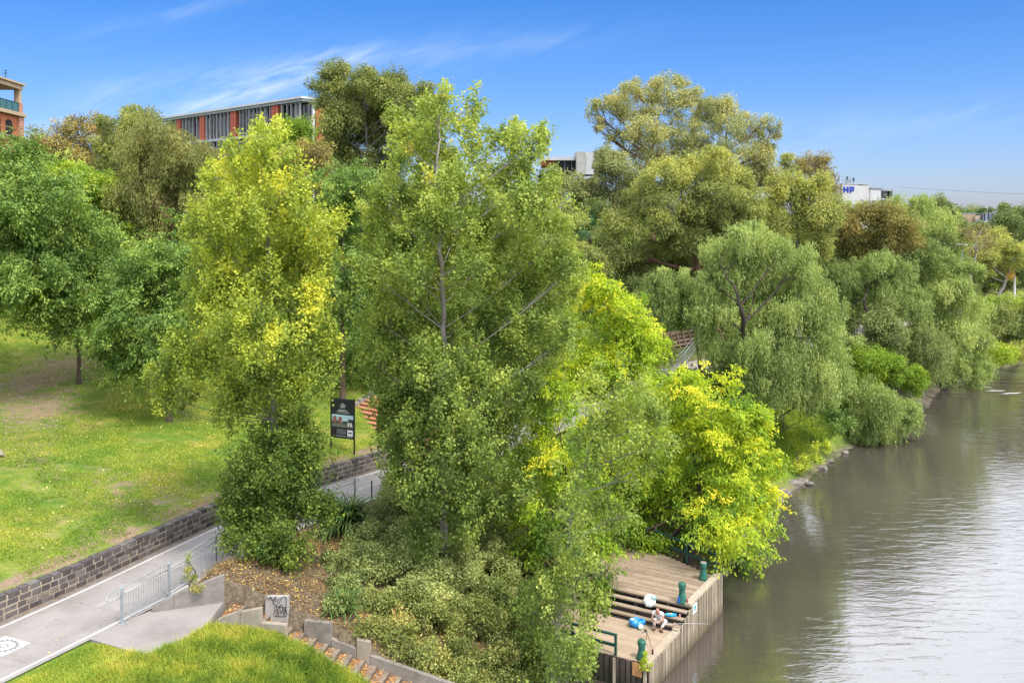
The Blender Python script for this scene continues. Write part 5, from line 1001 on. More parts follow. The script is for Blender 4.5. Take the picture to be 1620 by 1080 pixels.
T('gum_tree', 'small round yellow-olive tree behind the flat-topped bright yellow gum', 128, [(1560, 372, 12, 7), (1572, 366, 10, 6), (1548, 402, 14, 10)], 'wattle', L_GUMY, B_GREY, None, seed=71, r0=.12, tint=(.55, .1, .12))
# understorey that closes the gaps in the wooded slope
FILL = [
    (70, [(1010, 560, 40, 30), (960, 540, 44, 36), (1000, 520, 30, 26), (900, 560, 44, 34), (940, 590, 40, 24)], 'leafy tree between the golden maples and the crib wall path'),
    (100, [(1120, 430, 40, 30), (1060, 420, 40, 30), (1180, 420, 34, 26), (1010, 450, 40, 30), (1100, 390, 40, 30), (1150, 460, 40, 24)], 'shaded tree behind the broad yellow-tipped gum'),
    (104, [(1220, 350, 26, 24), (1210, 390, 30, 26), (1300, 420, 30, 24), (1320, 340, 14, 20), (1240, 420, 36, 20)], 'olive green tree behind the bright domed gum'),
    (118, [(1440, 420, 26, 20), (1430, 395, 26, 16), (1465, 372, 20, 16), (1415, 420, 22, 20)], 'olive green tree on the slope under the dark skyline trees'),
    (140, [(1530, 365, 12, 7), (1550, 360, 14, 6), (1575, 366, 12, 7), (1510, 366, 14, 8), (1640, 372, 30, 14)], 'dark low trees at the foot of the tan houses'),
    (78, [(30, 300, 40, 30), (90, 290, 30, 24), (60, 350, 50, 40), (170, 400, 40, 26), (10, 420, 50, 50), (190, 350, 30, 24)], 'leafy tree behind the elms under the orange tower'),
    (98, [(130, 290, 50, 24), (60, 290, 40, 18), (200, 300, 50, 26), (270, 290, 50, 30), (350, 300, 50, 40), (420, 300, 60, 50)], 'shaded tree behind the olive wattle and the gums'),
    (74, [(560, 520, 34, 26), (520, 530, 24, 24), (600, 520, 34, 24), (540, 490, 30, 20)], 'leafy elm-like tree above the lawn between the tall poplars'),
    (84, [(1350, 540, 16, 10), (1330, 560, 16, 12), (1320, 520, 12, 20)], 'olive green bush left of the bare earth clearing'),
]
UG = 'dark understorey trees in the wooded slope'
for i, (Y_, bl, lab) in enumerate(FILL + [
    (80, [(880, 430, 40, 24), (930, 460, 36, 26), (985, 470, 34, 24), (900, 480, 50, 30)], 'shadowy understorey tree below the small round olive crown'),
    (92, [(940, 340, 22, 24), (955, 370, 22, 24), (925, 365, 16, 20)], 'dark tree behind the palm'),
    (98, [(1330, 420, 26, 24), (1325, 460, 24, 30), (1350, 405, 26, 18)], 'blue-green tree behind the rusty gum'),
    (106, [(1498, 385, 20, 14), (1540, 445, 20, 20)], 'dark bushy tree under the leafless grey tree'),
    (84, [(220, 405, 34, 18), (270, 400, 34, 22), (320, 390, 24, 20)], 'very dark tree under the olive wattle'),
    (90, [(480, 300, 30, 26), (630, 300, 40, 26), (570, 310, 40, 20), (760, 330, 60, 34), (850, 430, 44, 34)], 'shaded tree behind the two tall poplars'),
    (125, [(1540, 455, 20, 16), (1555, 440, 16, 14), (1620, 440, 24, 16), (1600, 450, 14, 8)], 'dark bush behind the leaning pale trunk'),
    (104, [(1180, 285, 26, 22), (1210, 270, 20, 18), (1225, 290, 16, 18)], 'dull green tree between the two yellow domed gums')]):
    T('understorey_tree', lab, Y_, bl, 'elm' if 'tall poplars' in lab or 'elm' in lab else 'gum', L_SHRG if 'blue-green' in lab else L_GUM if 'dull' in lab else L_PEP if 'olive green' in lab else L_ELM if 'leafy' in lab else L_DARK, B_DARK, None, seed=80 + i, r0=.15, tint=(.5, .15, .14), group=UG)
print("LEAVES", LEAFSTAT[0]); 
# ---------------------------------------------------------------- buildings
def frame(origin, ux):
    l = math.hypot(*ux); ux = (ux[0] / l, ux[1] / l); nx_ = (ux[1], -ux[0])     # n points to the right of u: the outside of the facade
    def P(a, out, z): return (origin[0] + ux[0] * a + nx_[0] * out, origin[1] + ux[1] * a + nx_[1] * out, z)
    return ux, P
def fbox(mb, P, ux, a0, a1, o0, o1, z0, z1): mb.box(P((a0 + a1) / 2, (o0 + o1) / 2, (z0 + z1) / 2), (abs(a1 - a0), abs(o1 - o0), z1 - z0), ux)
M_FBRICK = weathered('orange_facade_brick', (.36, .115, .05), (.44, .15, .07), 1.2, .9, bs=.1)
M_FPIER = weathered('pink_brick_pier', (.40, .19, .13), (.48, .24, .17), 1.2, .9, bs=.1)
M_CREAM = weathered('cream_render', (.40, .29, .18), (.48, .36, .235), 1.0, .85, bs=.05)
def glassy(name, c, rough=.12):
    m, nt, p = base_mat(name, rough, .6); p.inputs['Base Color'].default_value = (*c, 1); return m
M_GLASS = glassy('dark_glass', (.02, .022, .028)); M_GLASSG = glassy('green_glass', (.05, .13, .11)); M_GLASSB = glassy('sky_glass', (.20, .26, .30))
# orange brick tower: side wall recedes to its far corner
cx0, cy0, _ = at(35, 200, 110); ux, P = frame((cx0, cy0), (.075, -.997)); S_ = 110 / F
def zy(py, Y=110): return CZ - (py - HOR) * Y / F
tw = thing('brick_tower', 'orange brick apartment tower with arched windows and an open cream corner balcony', 'building', (cx0, cy0, 15))
gzb = 14.0; ZLg0, ZLg1, ZBm0, ZRf = zy(186), zy(180.5), zy(143), zy(131.5)
# note: outside (n) = to the right of u, i.e. away from the river; flip by using negative 'out'
mb = MB(); fbox(mb, P, ux, 1.2, 14, -.0, 10, gzb, ZLg0); mb.build('brick_wall', M_FBRICK, tw)
mb = MB(); fbox(mb, P, ux, 0, 1.2, -.25, 1.2, gzb, ZLg0); mb.build('corner_pier', M_FPIER, tw, bevel=.03)
mb = MB(); fbox(mb, P, ux, -.15, 14, -.45, 9, ZLg0 + .01, ZLg1); mb.build('ledge', M_CREAM, tw, bevel=.02)
mb = MB(); fbox(mb, P, ux, .05, .95, -.12, .9, ZLg1 + .005, ZLg1 + 1.25); mb.build('pier_base', M_FPIER, tw)
mb = MB(); fbox(mb, P, ux, .15, .75, .0, .62, ZLg1 + 1.26, ZBm0); fbox(mb, P, ux, 3.4, 3.9, 3.2, 3.7, ZLg1 + .01, ZBm0); mb.build('column', M_CREAM, tw)
mb = MB(); fbox(mb, P, ux, 0, 14, -.1, 9, ZBm0 + .005, ZRf - .35); mb.build('beam', M_CREAM, tw)
mb = MB(); fbox(mb, P, ux, -.2, 14.2, -.35, 9.3, ZRf - .34, ZRf - .12); fbox(mb, P, ux, 1.5, 14.2, 1.0, 9.0, ZRf - .115, ZRf + .25); mb.build('roof', M_CREAM, tw)
mb = MB(); fbox(mb, P, ux, 3.95, 14, 2.6, 8, ZLg1 + .01, ZBm0); mb.build('recessed_wall', M_CREAM, tw)
mb = MB(); fbox(mb, P, ux, 4.3, 7.2, 2.5, 2.59, ZLg1 + .1, ZBm0 - .3); mb.build('balcony_window', M_GLASS, tw)
mb = MB(); fbox(mb, P, ux, 5.5, 5.75, 2.44, 2.49, ZLg1 + .1, ZBm0 - .3); mb.build('curtain', M_WHITE, tw)
mb = MB(); fbox(mb, P, ux, 1.0, 13.8, -.05, .0, ZLg1 + .1, ZLg1 + 1.15)
bal = mb.build('balustrade', M_GLASSG, tw); mb = MB(); fbox(mb, P, ux, 1.0, 13.8, -.09, .03, ZLg1 + 1.155, ZLg1 + 1.22)
for k in range(9): fbox(mb, P, ux, 1.1 + k * 1.5, 1.16 + k * 1.5, -.09, -.055, ZLg1 + .02, ZLg1 + 1.15)
mb.build('balustrade_rail', M_GREEN, tw)
def arched_window(a0, a1, z0, z1):
    f_ = MB(); n_ = 8; w_ = a1 - a0; r_ = .32; pts = [(a0, z0), (a1, z0), (a1, z1 - r_)] + [((a0 + a1) / 2 + w_ / 2 * math.cos(t), z1 - r_ + r_ * math.sin(t)) for t in np.linspace(0, math.pi, n_)[1:-1]] + [(a0, z1 - r_)]
    def poly(mb_, pts_, o0, o1):
        n = len(pts_); V = [P(a, o0, z) for a, z in pts_] + [P(a, o1, z) for a, z in pts_]; mb_.add(V, [tuple(range(n)), tuple(range(2 * n - 1, n - 1, -1))] + [(i, i + n, (i + 1) % n + n, (i + 1) % n) for i in range(n)])
    g_ = MB(); poly(g_, pts, -.02, .05); w = g_.build('window', M_GLASS, tw)
    fbox(f_, P, ux, a0 - .05, a1 + .05, -.05, -.021, (z0 + z1) / 2 - .04, (z0 + z1) / 2 + .04); fbox(f_, P, ux, a0 - .12, a1 + .12, -.10, -.0, z0 - .14, z0 - .02); f_.build('window_frame', M_CREAM, w)
for a0 in (2.6, 5.4, 8.2, 11.0): arched_window(a0, a0 + 1.6, zy(215, 108), zy(191, 108)); arched_window(a0, a0 + 1.6, zy(215, 108) - 4, zy(191, 108) - 4)
mb = MB(); q = at(9, 125, 106); mb.tube([(q[0], q[1], ZRf), (q[0], q[1], ZRf + .9)], .05, 6); mb.tube([(q[0] - .3, q[1], ZRf + .55), (q[0] + .3, q[1], ZRf + .55)], .04, 5); mb.tube([(q[0] - .2, q[1], ZRf + .85), (q[0] + .2, q[1], ZRf + .85)], .04, 5); mb.build('roof_vent', M_GREEN, tw)

# office building with upright fins and red panels
M_FIN = weathered('grey_fin', (.26, .25, .245), (.38, .365, .36), 3, .7, bs=0); M_SOFF = weathered('pale_fascia', (.36, .38, .39), (.46, .48, .49), 2, .6, bs=0)
M_RED = weathered('red_panel', (.46, .10, .05), (.56, .15, .08), 2, .7, bs=0); M_DARKW = glassy('smoked_glass', (.018, .019, .024), .15); M_GREYP2 = weathered('grey_panel', (.20, .21, .24), (.30, .31, .34), 4, .6, bs=0)
oc = at(479, 153, 120); ux, P0 = frame((oc[0], oc[1]), (-.741, .671)); 
P = lambda a, o, z: P0(a, -o, z)          # out is towards the camera now
ob = thing('office_building', 'long modern office with grey upright fins and red panels under a flat pale roof', 'building', (oc[0], oc[1], 16))
ZT = oc[2]; ZF = ZT - .85; ZB = CZ - (205 - HOR) * 120 / F; Z3 = ZB - 4.6
mb = MB(); fbox(mb, P, ux, .2, 38, -7, -1.2, 14, ZF + .25); mb.build('glazed_wall', M_DARKW, ob)
mb = MB(); fbox(mb, P, ux, -.4, 38.6, -7.5, .55, ZT - .28, ZT); mb.build('roof', weathered('roof_edge', (.50, .50, .48), (.62, .62, .60), 2, .6, bs=0), ob)
mb = MB(); fbox(mb, P, ux, -.2, 38.3, -7.2, .3, ZF + .25, ZT - .285); mb.build('fascia', M_SOFF, ob)
for zb in (ZB, Z3, Z3 - 4.6):
    mb = MB(); fbox(mb, P, ux, -.1, 38.2, -1.19, .25, zb - .35, zb); mb.build('floor_slab', M_SOFF, ob)
rr = random.Random(2); reds = [(5.6, 7.2), (16.2, 17.6), (25.0, 26.3), (32.2, 33.2)]
for zb in (ZB, Z3):
    zt_ = ZF + .25 if zb == ZB else ZB - .36
    a = .6
    while a < 38:
        if not any(r0 - .3 < a < r1 + .2 for r0, r1 in reds):
            mb = MB(); tilt = rr.choice([0, 0, .12]); fbox(mb, P, ux, a, a + rr.choice([.12, .14, .26]), -.16, .10, zb + .005, zt_ - .005); mb.build('fin', M_FIN, ob)
        a += rr.choice([.85, .95, 1.1])
    for r0, r1 in reds:
        for h_ in (0, 1):
            mb = MB(); s_ = r0 + h_ * (r1 - r0) * .54; fbox(mb, P, ux, s_, s_ + (r1 - r0) * .46, -.5, .06, zb + .005, zt_ - .005); mb.build('red_panel', M_RED, ob)
    for k in range(13):
        a = rr.uniform(1, 36)
        if any(r0 - 1.3 < a < r1 + .2 for r0, r1 in reds): continue
        mb = MB(); fbox(mb, P, ux, a, a + rr.uniform(.5, 1.1), -1.15, -1.1 + .002 * k, zb + rr.choice([.1, .1, 1.2]), zt_ - .1); mb.build('blind', rr.choice([M_GREYP2, M_GREYP2, M_WHITE]), ob)
# short end face, to the right of the corner
ux2, P2_ = frame((oc[0], oc[1]), (.671, .741)); P2 = lambda a, o, z: P2_(a, o, z)
mb = MB(); fbox(mb, P2, ux2, 1.5, 1.85, -.3, .1, 14, ZF); mb.build('white_post', M_WHITE, ob)
mb = MB(); fbox(mb, P2, ux2, 2.05, 4.4, -.4, .15, 14, ZF - .3); mb.build('red_panel', M_RED, ob)
mb = MB(); fbox(mb, P2, ux2, 4.45, 7.5, -1.0, -.1, 14, ZF - .9); mb.build('end_wall', M_GREYP2, ob)
mb = MB(); fbox(mb, P2, ux2, 4.6, 7.3, -.099, -.05, ZB + .8, ZF - 1.6); mb.build('end_window', M_DARKW, ob)

# white office block with a concrete lift tower
M_PCON = weathered('pale_wall', (.33, .315, .285), (.41, .39, .36), 1.2, .85, bs=.05); M_WPANEL = weathered('white_cladding', (.42, .42, .42), (.50, .50, .50), 1.5, .6, bs=0)
wb_ = thing('office_block', 'flat-roofed office with dark windows and a plain concrete lift tower, half hidden by gums', 'building', at(915, 300, 150))
def bx(parent, name, mat, x0, y0, x1, y1, Y, dep, bev=0):
    a, b = at(x0, y1, Y), at(x1, y0, Y); m_ = MB(); m_.box(((a[0] + b[0]) / 2, Y + dep / 2, (a[2] + b[2]) / 2), (b[0] - a[0], dep, b[2] - a[2])); return m_.build(name, mat, parent, bevel=bev)
bx(wb_, 'lift_tower', M_PCON, 912, 240, 926.5, 276, 148, 6); bx(wb_, 'lift_tower', M_WPANEL, 926.8, 240.5, 948, 276, 149, 7)
bx(wb_, 'fascia', M_WPANEL, 862, 248, 911.7, 253.5, 149, 9); bx(wb_, 'brick_band', M_FBRICK, 858, 254, 880, 262, 150, 8)
w = bx(wb_, 'window_wall', M_DARKW, 882, 253.7, 911.5, 280, 151, 8)
for x_ in (893, 904): bx(wb_, 'mullion', M_SOFF, x_, 254, x_ + 1, 280, 150.8, .15)
bx(wb_, 'floor_slab', M_SOFF, 870, 279, 945, 284, 148.5, 9); bx(wb_, 'window_wall', M_DARKW, 905, 285, 936, 330, 152, 8); bx(wb_, 'pier', M_SOFF, 932, 282, 935, 332, 148, 1)
bx(wb_, 'window_wall', M_GLASSB, 937, 300, 960, 309, 151, 5); bx(wb_, 'floor_slab', M_SOFF, 936, 309.5, 962, 313, 149, 6); bx(wb_, 'window_wall', M_GLASSG, 937, 313.5, 960, 330, 151, 5)
bx(wb_, 'lower_wall', M_PCON, 861, 300, 872, 307, 150, 5)

# white building with the blue letters
hb = thing('warehouse_building', 'white flat-roofed building with blue letters and rooftop aerials on the skyline', 'building', at(1360, 320, 200))
ho = at(1332, 291, 200); uxh, Ph_ = frame((ho[0], ho[1]), (.85, .527)); Ph = lambda a, o, z: Ph_(a, o, z)
M_WB = weathered('white_wall', (.42, .41, .40), (.49, .48, .47), .6, .8, bs=0)
zt_ = ho[2]
def hx(name, mat, a0, a1, o0, o1, z0, z1, par=hb): m_ = MB(); fbox(m_, Ph, uxh, a0, a1, o0, o1, z0, z1); return m_.build(name, mat, par)
hx('wall', M_WB, 0, 5.4, -9, 0, 14, zt_); hx('wall', M_WB, 5.45, 9.4, -9, -.05, 14, zt_ - .1); hx('wall', M_WPANEL, 9.45, 13.2, -9, .1, 14, zt_ - .9)
hx('roof_edge', M_SOFF, -.1, 9.5, -9.1, .12, zt_ + .003, zt_ + .12); hx('roof_edge', M_GREYP2, 9.3, 13.9, -9.1, .3, zt_ - .895, zt_ - .6)
hx('window_wall', M_DARKW, 13.25, 17.2, -8, -.6, zt_ - 3.0, zt_ - 1.3); hx('roof_edge', M_GREYP2, 13.2, 17.8, -9, .1, zt_ - 1.29, zt_ - 1.0); hx('floor_slab', M_WPANEL, 13.2, 17.6, -9, .1, zt_ - 3.3, zt_ - 3.01)
hx('pier', M_GREYP2, 17.3, 17.6, -1, 0, zt_ - 3.0, zt_ - 1.3); hx('wall', M_PCON, 13.2, 17.2, -9, -1.2, 14, zt_ - 3.31)
a_ = at(1326, 300, 199); m_ = MB(); m_.box((a_[0] - .35, 201.2, zt_ - 3), (1.3, 5, 6)); m_.build('side_wing', M_PCON, hb)
M_BLUE = flat('blue_letter', (.012, .03, .32), .5)
lx = MB(); zb_, zt2 = zt_ - 1.85, zt_ - .55
for a0, a1, z0, z1 in ((.4, .88, zb_, zt2), (1.62, 2.1, zb_, zt2), (.885, 1.615, zb_ + .48, zb_ + .84)): fbox(lx, Ph, uxh, a0, a1, .005, .14, z0, z1)
lx.build('letter', M_BLUE, hb); lx = MB()
for a0, a1, z0, z1 in ((2.5, 2.98, zb_, zt2), (2.985, 3.95, zt2 - .32, zt2), (2.985, 3.95, zb_ + .36, zb_ + .64), (3.55, 3.952, zb_ + .645, zt2 - .325)): fbox(lx, Ph, uxh, a0, a1, .005, .14, z0, z1)
lx.build('letter', M_BLUE, hb)
for px_, h_, dk_ in ((1327.5, 15, 0), (1333, 12, 0), (1336.5, 9, 0), (1340, 12, 1), (1345, 12, 0), (1350, 10, 1)):
    q = at(px_, 293, 202); m_ = MB(); hh = h_ * 202 / F; m_.tube([(q[0], q[1], zt_ + .1), (q[0], q[1], zt_ + .1 + hh)], .05, 5)
    if dk_ or px_ < 1330: m_.box((q[0], q[1] - .1, zt_ + hh * .75), (.35, .18, hh * .5))
    m_.build('aerial', M_GREYP2 if not dk_ else M_GREEN, hb)
for z_ in (.6, 1.2): q0_, q1_ = at(1325, 290, 202), at(1350, 290, 202); m_ = MB(); m_.tube([(q0_[0], 202, zt_ + z_), (q1_[0], 202, zt_ + z_)], .045, 5); m_.build('aerial_bar', M_SOFF, hb)
q = at(1342, 290, 202); m_ = MB(); m_.box((q[0], 202, zt_ + .25), (1.0, .8, .4)); m_.box((q[0], 202, zt_ + .95), (.95, .8, .3)); m_.build('rooftop_unit', M_GREYP2, hb)

# far houses
fh = thing('tan_house', 'tan rendered houses with small windows at the far end of the wooded bank', 'building', at(1535, 345, 260))
bx(fh, 'wall', weathered('tan_render', (.40, .27, .165), (.48, .34, .22), .5, .9, bs=0), 1508, 339.5, 1543, 365, 260, 8); bx(fh, 'wall', weathered('sand_render', (.46, .37, .25), (.54, .45, .32), .5, .9, bs=0), 1543.3, 341, 1555, 365, 259, 8)
bx(fh, 'roof', weathered('dull_green_roof', (.12, .17, .15), (.18, .24, .20), 1, .7, bs=0), 1517, 336.5, 1554.5, 339.3, 260.5, 9)
for x0, y0, x1, y1 in ((1517, 346, 1524, 353.5), (1544, 346.5, 1549, 351), (1530.5, 344, 1532, 346)): bx(fh, 'window', M_GLASSB if x0 < 1520 else M_GREYP2 if x0 > 1540 else M_WHITE, x0, y0, x1, y1, 258.9 if x0 > 1540 else 259.9, .09)
gh = thing('grey_house', 'slate blue house with dark upright stripes beside the tan houses', 'building', at(1563, 345, 258))
bx(gh, 'wall', weathered('slate_cladding', (.17, .19, .25), (.22, .24, .31), .8, .7, bs=0), 1555.3, 337, 1577, 349.5, 258, 8)
for x_ in (1557, 1563.5, 1569.5): bx(gh, 'dark_strip', M_DARKW, x_, 337.2, x_ + 1.4, 349.3, 257.9, .09)
bx(gh, 'ledge', M_WB, 1555.3, 349.6, 1568, 352, 257.5, 6)
# white flat roof poking out of the trees
q = at(1510, 387, 118); m_ = MB(); m_.box((q[0] - .3, 118, q[2]), (2.9, 2.4, .12)); rf = m_.build('canopy', M_WB)
t_ = thing('shelter', 'small white flat shelter roof showing between treetops', 'shelter', (q[0], 118, gz(q[0], 118))); rf.parent = t_; rf.matrix_parent_inverse = t_.matrix_basis.inverted()
for s_ in (-1.3, 1.0): m_ = MB(); g_ = gz(q[0] + s_, 118); m_.tube([(q[0] + s_, 118, g_ - .2), (q[0] + s_, 118, q[2] - .06)], .05, 6); m_.build('post', M_GALV, t_)
# overhead cable
m_ = MB(); c0_, c1_ = Vector(at(1425, 296, 198)), Vector(at(1900, 312, 150)); pts = []
for k in range(25): t = k / 24; p = c0_.lerp(c1_, t); p.z -= 4 * .55 * t * (1 - t); pts.append(p)
m_.tube(pts, .035, 4); tag(m_.build('overhead_cable', flat('cable', (.16, .25, .24))), 'thin overhead cable running right from the white building across the sky', 'cable')
# distant tree line: nobody could count it
r = np.random.default_rng(91); BL = []
for k in range(230):
    x_ = r.uniform(-260, 330); y_ = r.uniform(235, 330); z_ = gz(x_, y_) + r.uniform(-.5, 1.5) * 1.0; h_ = r.uniform(1.6, 3.6)
    if 120 < x_ < 150 and y_ < 262: continue
    BL.append((x_, y_, z_ + h_ * .4, r.uniform(2.5, 5), 3, h_ * .8))
V, TT_, _ = crown_arrays(r, BL, 'gum', 4.2, tint_fn_of((.45, .2, .15), None, 0, 1, None, 1), 1.0, .8)
tag(link('distant_wood', mesh_np('distant_wood', V, np.arange(len(V)).reshape(-1, 4), attrs={'tint': ('FACE', TT_)}), L_DARK), 'line of distant dark trees along the horizon', 'trees', kind='stuff'); LEAFSTAT[0] += len(V) // 4
T('gum_tree', 'far twiggy umbrella tree poking over the tan house roofs', 255, [(1551, 333, 5, 2), (1556, 331, 4, 2)], 'gum', L_DARK, B_DARK, [(1553, 352), (1553, 333)], seed=95, r0=.3, tint=(.3, .1, .1), cover=1, lodp=.7)
T('gum_tree', 'far small domed tree poking over the slate blue house', 262, [(1566, 331.5, 5, 2.5)], 'gum', L_DARK, B_DARK, [(1566, 350), (1566, 333)], seed=96, r0=.3, tint=(.3, .1, .1), cover=1, lodp=.7)
# ---------------------------------------------------------------- undergrowth that covers the wooded slopes (nobody could count it)
r = np.random.default_rng(55); BL = []
def spx(x, y, z): return PX + F * x / y, HOR + F * (CZ - z) / y
cand = np.column_stack([r.uniform(-75, 110, 9000), r.uniform(50, 190, 9000)])
dW_ = sdist(cand[:, 0], cand[:, 1], WL); dS_ = -sdist(cand[:, 0], cand[:, 1], SL); zz = ground_z(cand[:, 0], cand[:, 1])
for (x_, y_), a, b, z_ in zip(cand, dW_, dS_, zz):
    u_, v_ = spx(x_, y_, z_)
    ok = False
    if a < -1.5 and (u_ > 735 or (y_ > 84 and u_ > 120)) and u_ < 1720: ok = r.random() < .32
    if a > PATH_W + 1.2 and b > 2.2 and y_ > 50 and not (u_ > 1150 and y_ < 77 and b < 9.5) and u_ < 1700: ok = r.random() < (.65 if y_ < 130 else .3)
    if (1330 < u_ < 1378 and 508 < v_ < 540) or (1035 < u_ < 1145 and 520 < v_ < 612): ok = False
    if 1530 < u_ < 1600 and 450 < v_ < 500: ok = False
    if not ok or x_ < -74: continue
    s_ = r.uniform(.7, 1.5) * (1 if a > 0 else 1.5) * (1.0 if b > 5 else .7); BL.append((x_, y_, z_ + s_ * .35, s_ * 1.25, s_ * 1.25, s_ * .85))
V, TT_, _ = crown_arrays(r, BL, 'shrub', 4.2, tint_fn_of((.42, .17, .14), None, 0, 1, None, 1), 1.0, .62)
tag(link('undergrowth', mesh_np('undergrowth', V, np.arange(len(V)).reshape(-1, 4), attrs={'tint': ('FACE', TT_)}), L_SHRG if False else L_ELM), 'tangled green undergrowth covering the wooded slopes', 'undergrowth', kind='stuff'); LEAFSTAT[0] += len(V) // 4
print('undergrowth', len(BL), len(V) // 4)

# ---------------------------------------------------------------- grass, litter, dry stalks
def blades(name, n, region, hgt, wid, mat, tintf, label, cat, lean=.5, seed=1, zoff=0.0, curl=.3, dens=None):
    r = np.random.default_rng(seed); x0, x1, y0, y1 = region; X = r.uniform(x0, x1, n * 3); Y = r.uniform(y0, y1, n * 3); k = dens(X, Y, r); X, Y = X[k][:n], Y[k][:n]; m = len(X); Z = ground_z(X, Y) + zoff
    a = r.uniform(0, 2 * np.pi, m); ln = hgt * r.uniform(.5, 1.4, m); le = lean * r.uniform(.2, 1.3, m) * ln; dx, dy = np.cos(a) * le, np.sin(a) * le; s = np.column_stack([-np.sin(a), np.cos(a), np.zeros(m)]) * (wid * r.uniform(.6, 1.3, m))[:, None] * .5
    B0 = np.column_stack([X, Y, Z - .01]); Mi = B0 + np.column_stack([dx * .35, dy * .35, ln * .62]); Tp = B0 + np.column_stack([dx, dy, ln * (1 - curl * r.uniform(0, 1, m))])
    V = np.stack([B0 - s, B0 + s, Mi + s * .8, Mi - s * .8, Tp], 1).reshape(-1, 3); i = np.arange(m)[:, None] * 5
    Qs = i + np.array([[0, 1, 2, 3]]); Ts = i + np.array([[3, 2, 4]]); t = np.clip(tintf(X, Y, r), 0, 1)
    me = mesh_np(name, V, Qs, Ts, attrs={'tint': ('FACE', np.concatenate([t, t]))}); LEAFSTAT[0] += m
    return tag(link(name, me, mat), label, cat, kind='stuff')
L_GRASS = lm('grass_blade', [(0, (.045, .085, .015)), (.35, (.10, .17, .022)), (.6, (.19, .245, .03)), (.85, (.30, .30, .05)), (1, (.36, .29, .12))], .35)
L_DRY = lm('dry_stalk', [(0, (.06, .042, .024)), (.5, (.15, .11, .065)), (1, (.26, .20, .12))], .2)
def dens_front(X, Y, r):
    u, v = stair_uv(X, Y); dW = sdist(X, Y, WL)
    return (dW > PATH_W + .3) & (v < -.25) & (v > -8) & ~in_poly(X, Y, [(-15.0, 31.8), (-12.0, 30.2), (-10.8, 32.2), (-10.8, 34.9), (-13.3, 34.1)])
def dens_long(X, Y, r):
    u, v = stair_uv(X, Y); return dens_front(X, Y, r) & (u > -1.6 + .8 * vnoise(X, Y, 1.2, 4)) & (r.random(len(X)) < smooth((u + 2) / 1.5))
blades('long_grass', 95000, (-14, -2, 27, 34), .27, .016, L_GRASS, lambda X, Y, r: .50 + .22 * vnoise(X, Y, 1.1, 12) + .22 * vnoise(X, Y, .35, 13) + .16 * r.normal(size=len(X)) - .13 * smooth((X + 10) / 4), 'long bright green grass flopping over the mound beside the stairs', 'grass', .9, 3, dens=dens_long, curl=.5)
blades('short_grass', 60000, (-18, -3, 26, 34), .07, .014, L_GRASS, lambda X, Y, r: .56 + .22 * vnoise(X, Y, .9, 14) + .12 * r.normal(size=len(X)), 'mown grass between the path and the frame of the mound', 'grass', .8, 4, dens=lambda X, Y, r: dens_front(X, Y, r) & ((stair_uv(X, Y)[0] < 0.2)))
def bare_at(X, Y):
    s = 0
    for px, py, z, rx, ry, k in ((65, 640, 7.6, 3.0, 5, .8), (10, 615, 7.9, 3, 5, .7), (110, 590, 8, 3, 4, .3)):
        x, y, _ = onz(px, py, z); s = s + k * np.exp(-(((X - x) / rx) ** 2 + ((Y - y) / ry) ** 2))
    return s
blades('lawn_grass', 230000, (-52, -6, 30, 78), .085, .03, L_GRASS, lambda X, Y, r: .50 + .24 * vnoise(X, Y, 2.2, 15) + .16 * vnoise(X, Y, .7, 16) + .11 * r.normal(size=len(X)), 'patchy green and straw-coloured mown lawn on the slope', 'grass', .9, 5,
       dens=lambda X, Y, r: (sdist(X, Y, WL) < -.55) & (np.abs(X / Y + .32) < .28) & (r.random(len(X)) > bare_at(X, Y) * 1.2) & (vnoise(X, Y, 1.6, 17) > -.35) & (r.random(len(X)) < (40 / Y) ** 1.2))
blades('bank_grass', 90000, (8, 34, 52, 84), .26, .05, L_GRASS, lambda X, Y, r: .36 + .2 * vnoise(X, Y, 2.2, 18) + .16 * r.normal(size=len(X)), 'green grass on the steep river bank between maple and pepper tree', 'grass', .8, 6, dens=lambda X, Y, r: (-sdist(X, Y, SL) > 1.3) & (-sdist(X, Y, SL) < 8.5) & (sdist(X, Y, WL) > PATH_W + .5))
blades('far_bank_grass', 16000, (60, 100, 104, 150), .35, .1, L_GRASS, lambda X, Y, r: .52 + .2 * vnoise(X, Y, 3, 19) + .12 * r.normal(size=len(X)), 'bright green grass slope by the leaning pale trunk', 'grass', .8, 7, dens=lambda X, Y, r: (-sdist(X, Y, SL) > 1.5) & (-sdist(X, Y, SL) < 14))
def dens_bank(X, Y, r):
    u, v = stair_uv(X, Y); dW = sdist(X, Y, WL); return (dW > PATH_W + .35) & (v > 2.3) & (-sdist(X, Y, SL) > 2) & ~in_poly(X, Y, LAND)
blades('dry_stalks', 22000, (-14, 3, 33, 48), .26, .012, L_DRY, lambda X, Y, r: .5 + .3 * r.normal(size=len(X)), 'dry brown stalks and dead grass on the leafy bank', 'dry grass', 1.2, 8, dens=lambda X, Y, r: dens_bank(X, Y, r) & (vnoise(X, Y, 1.3, 20) > -.3), curl=.6)
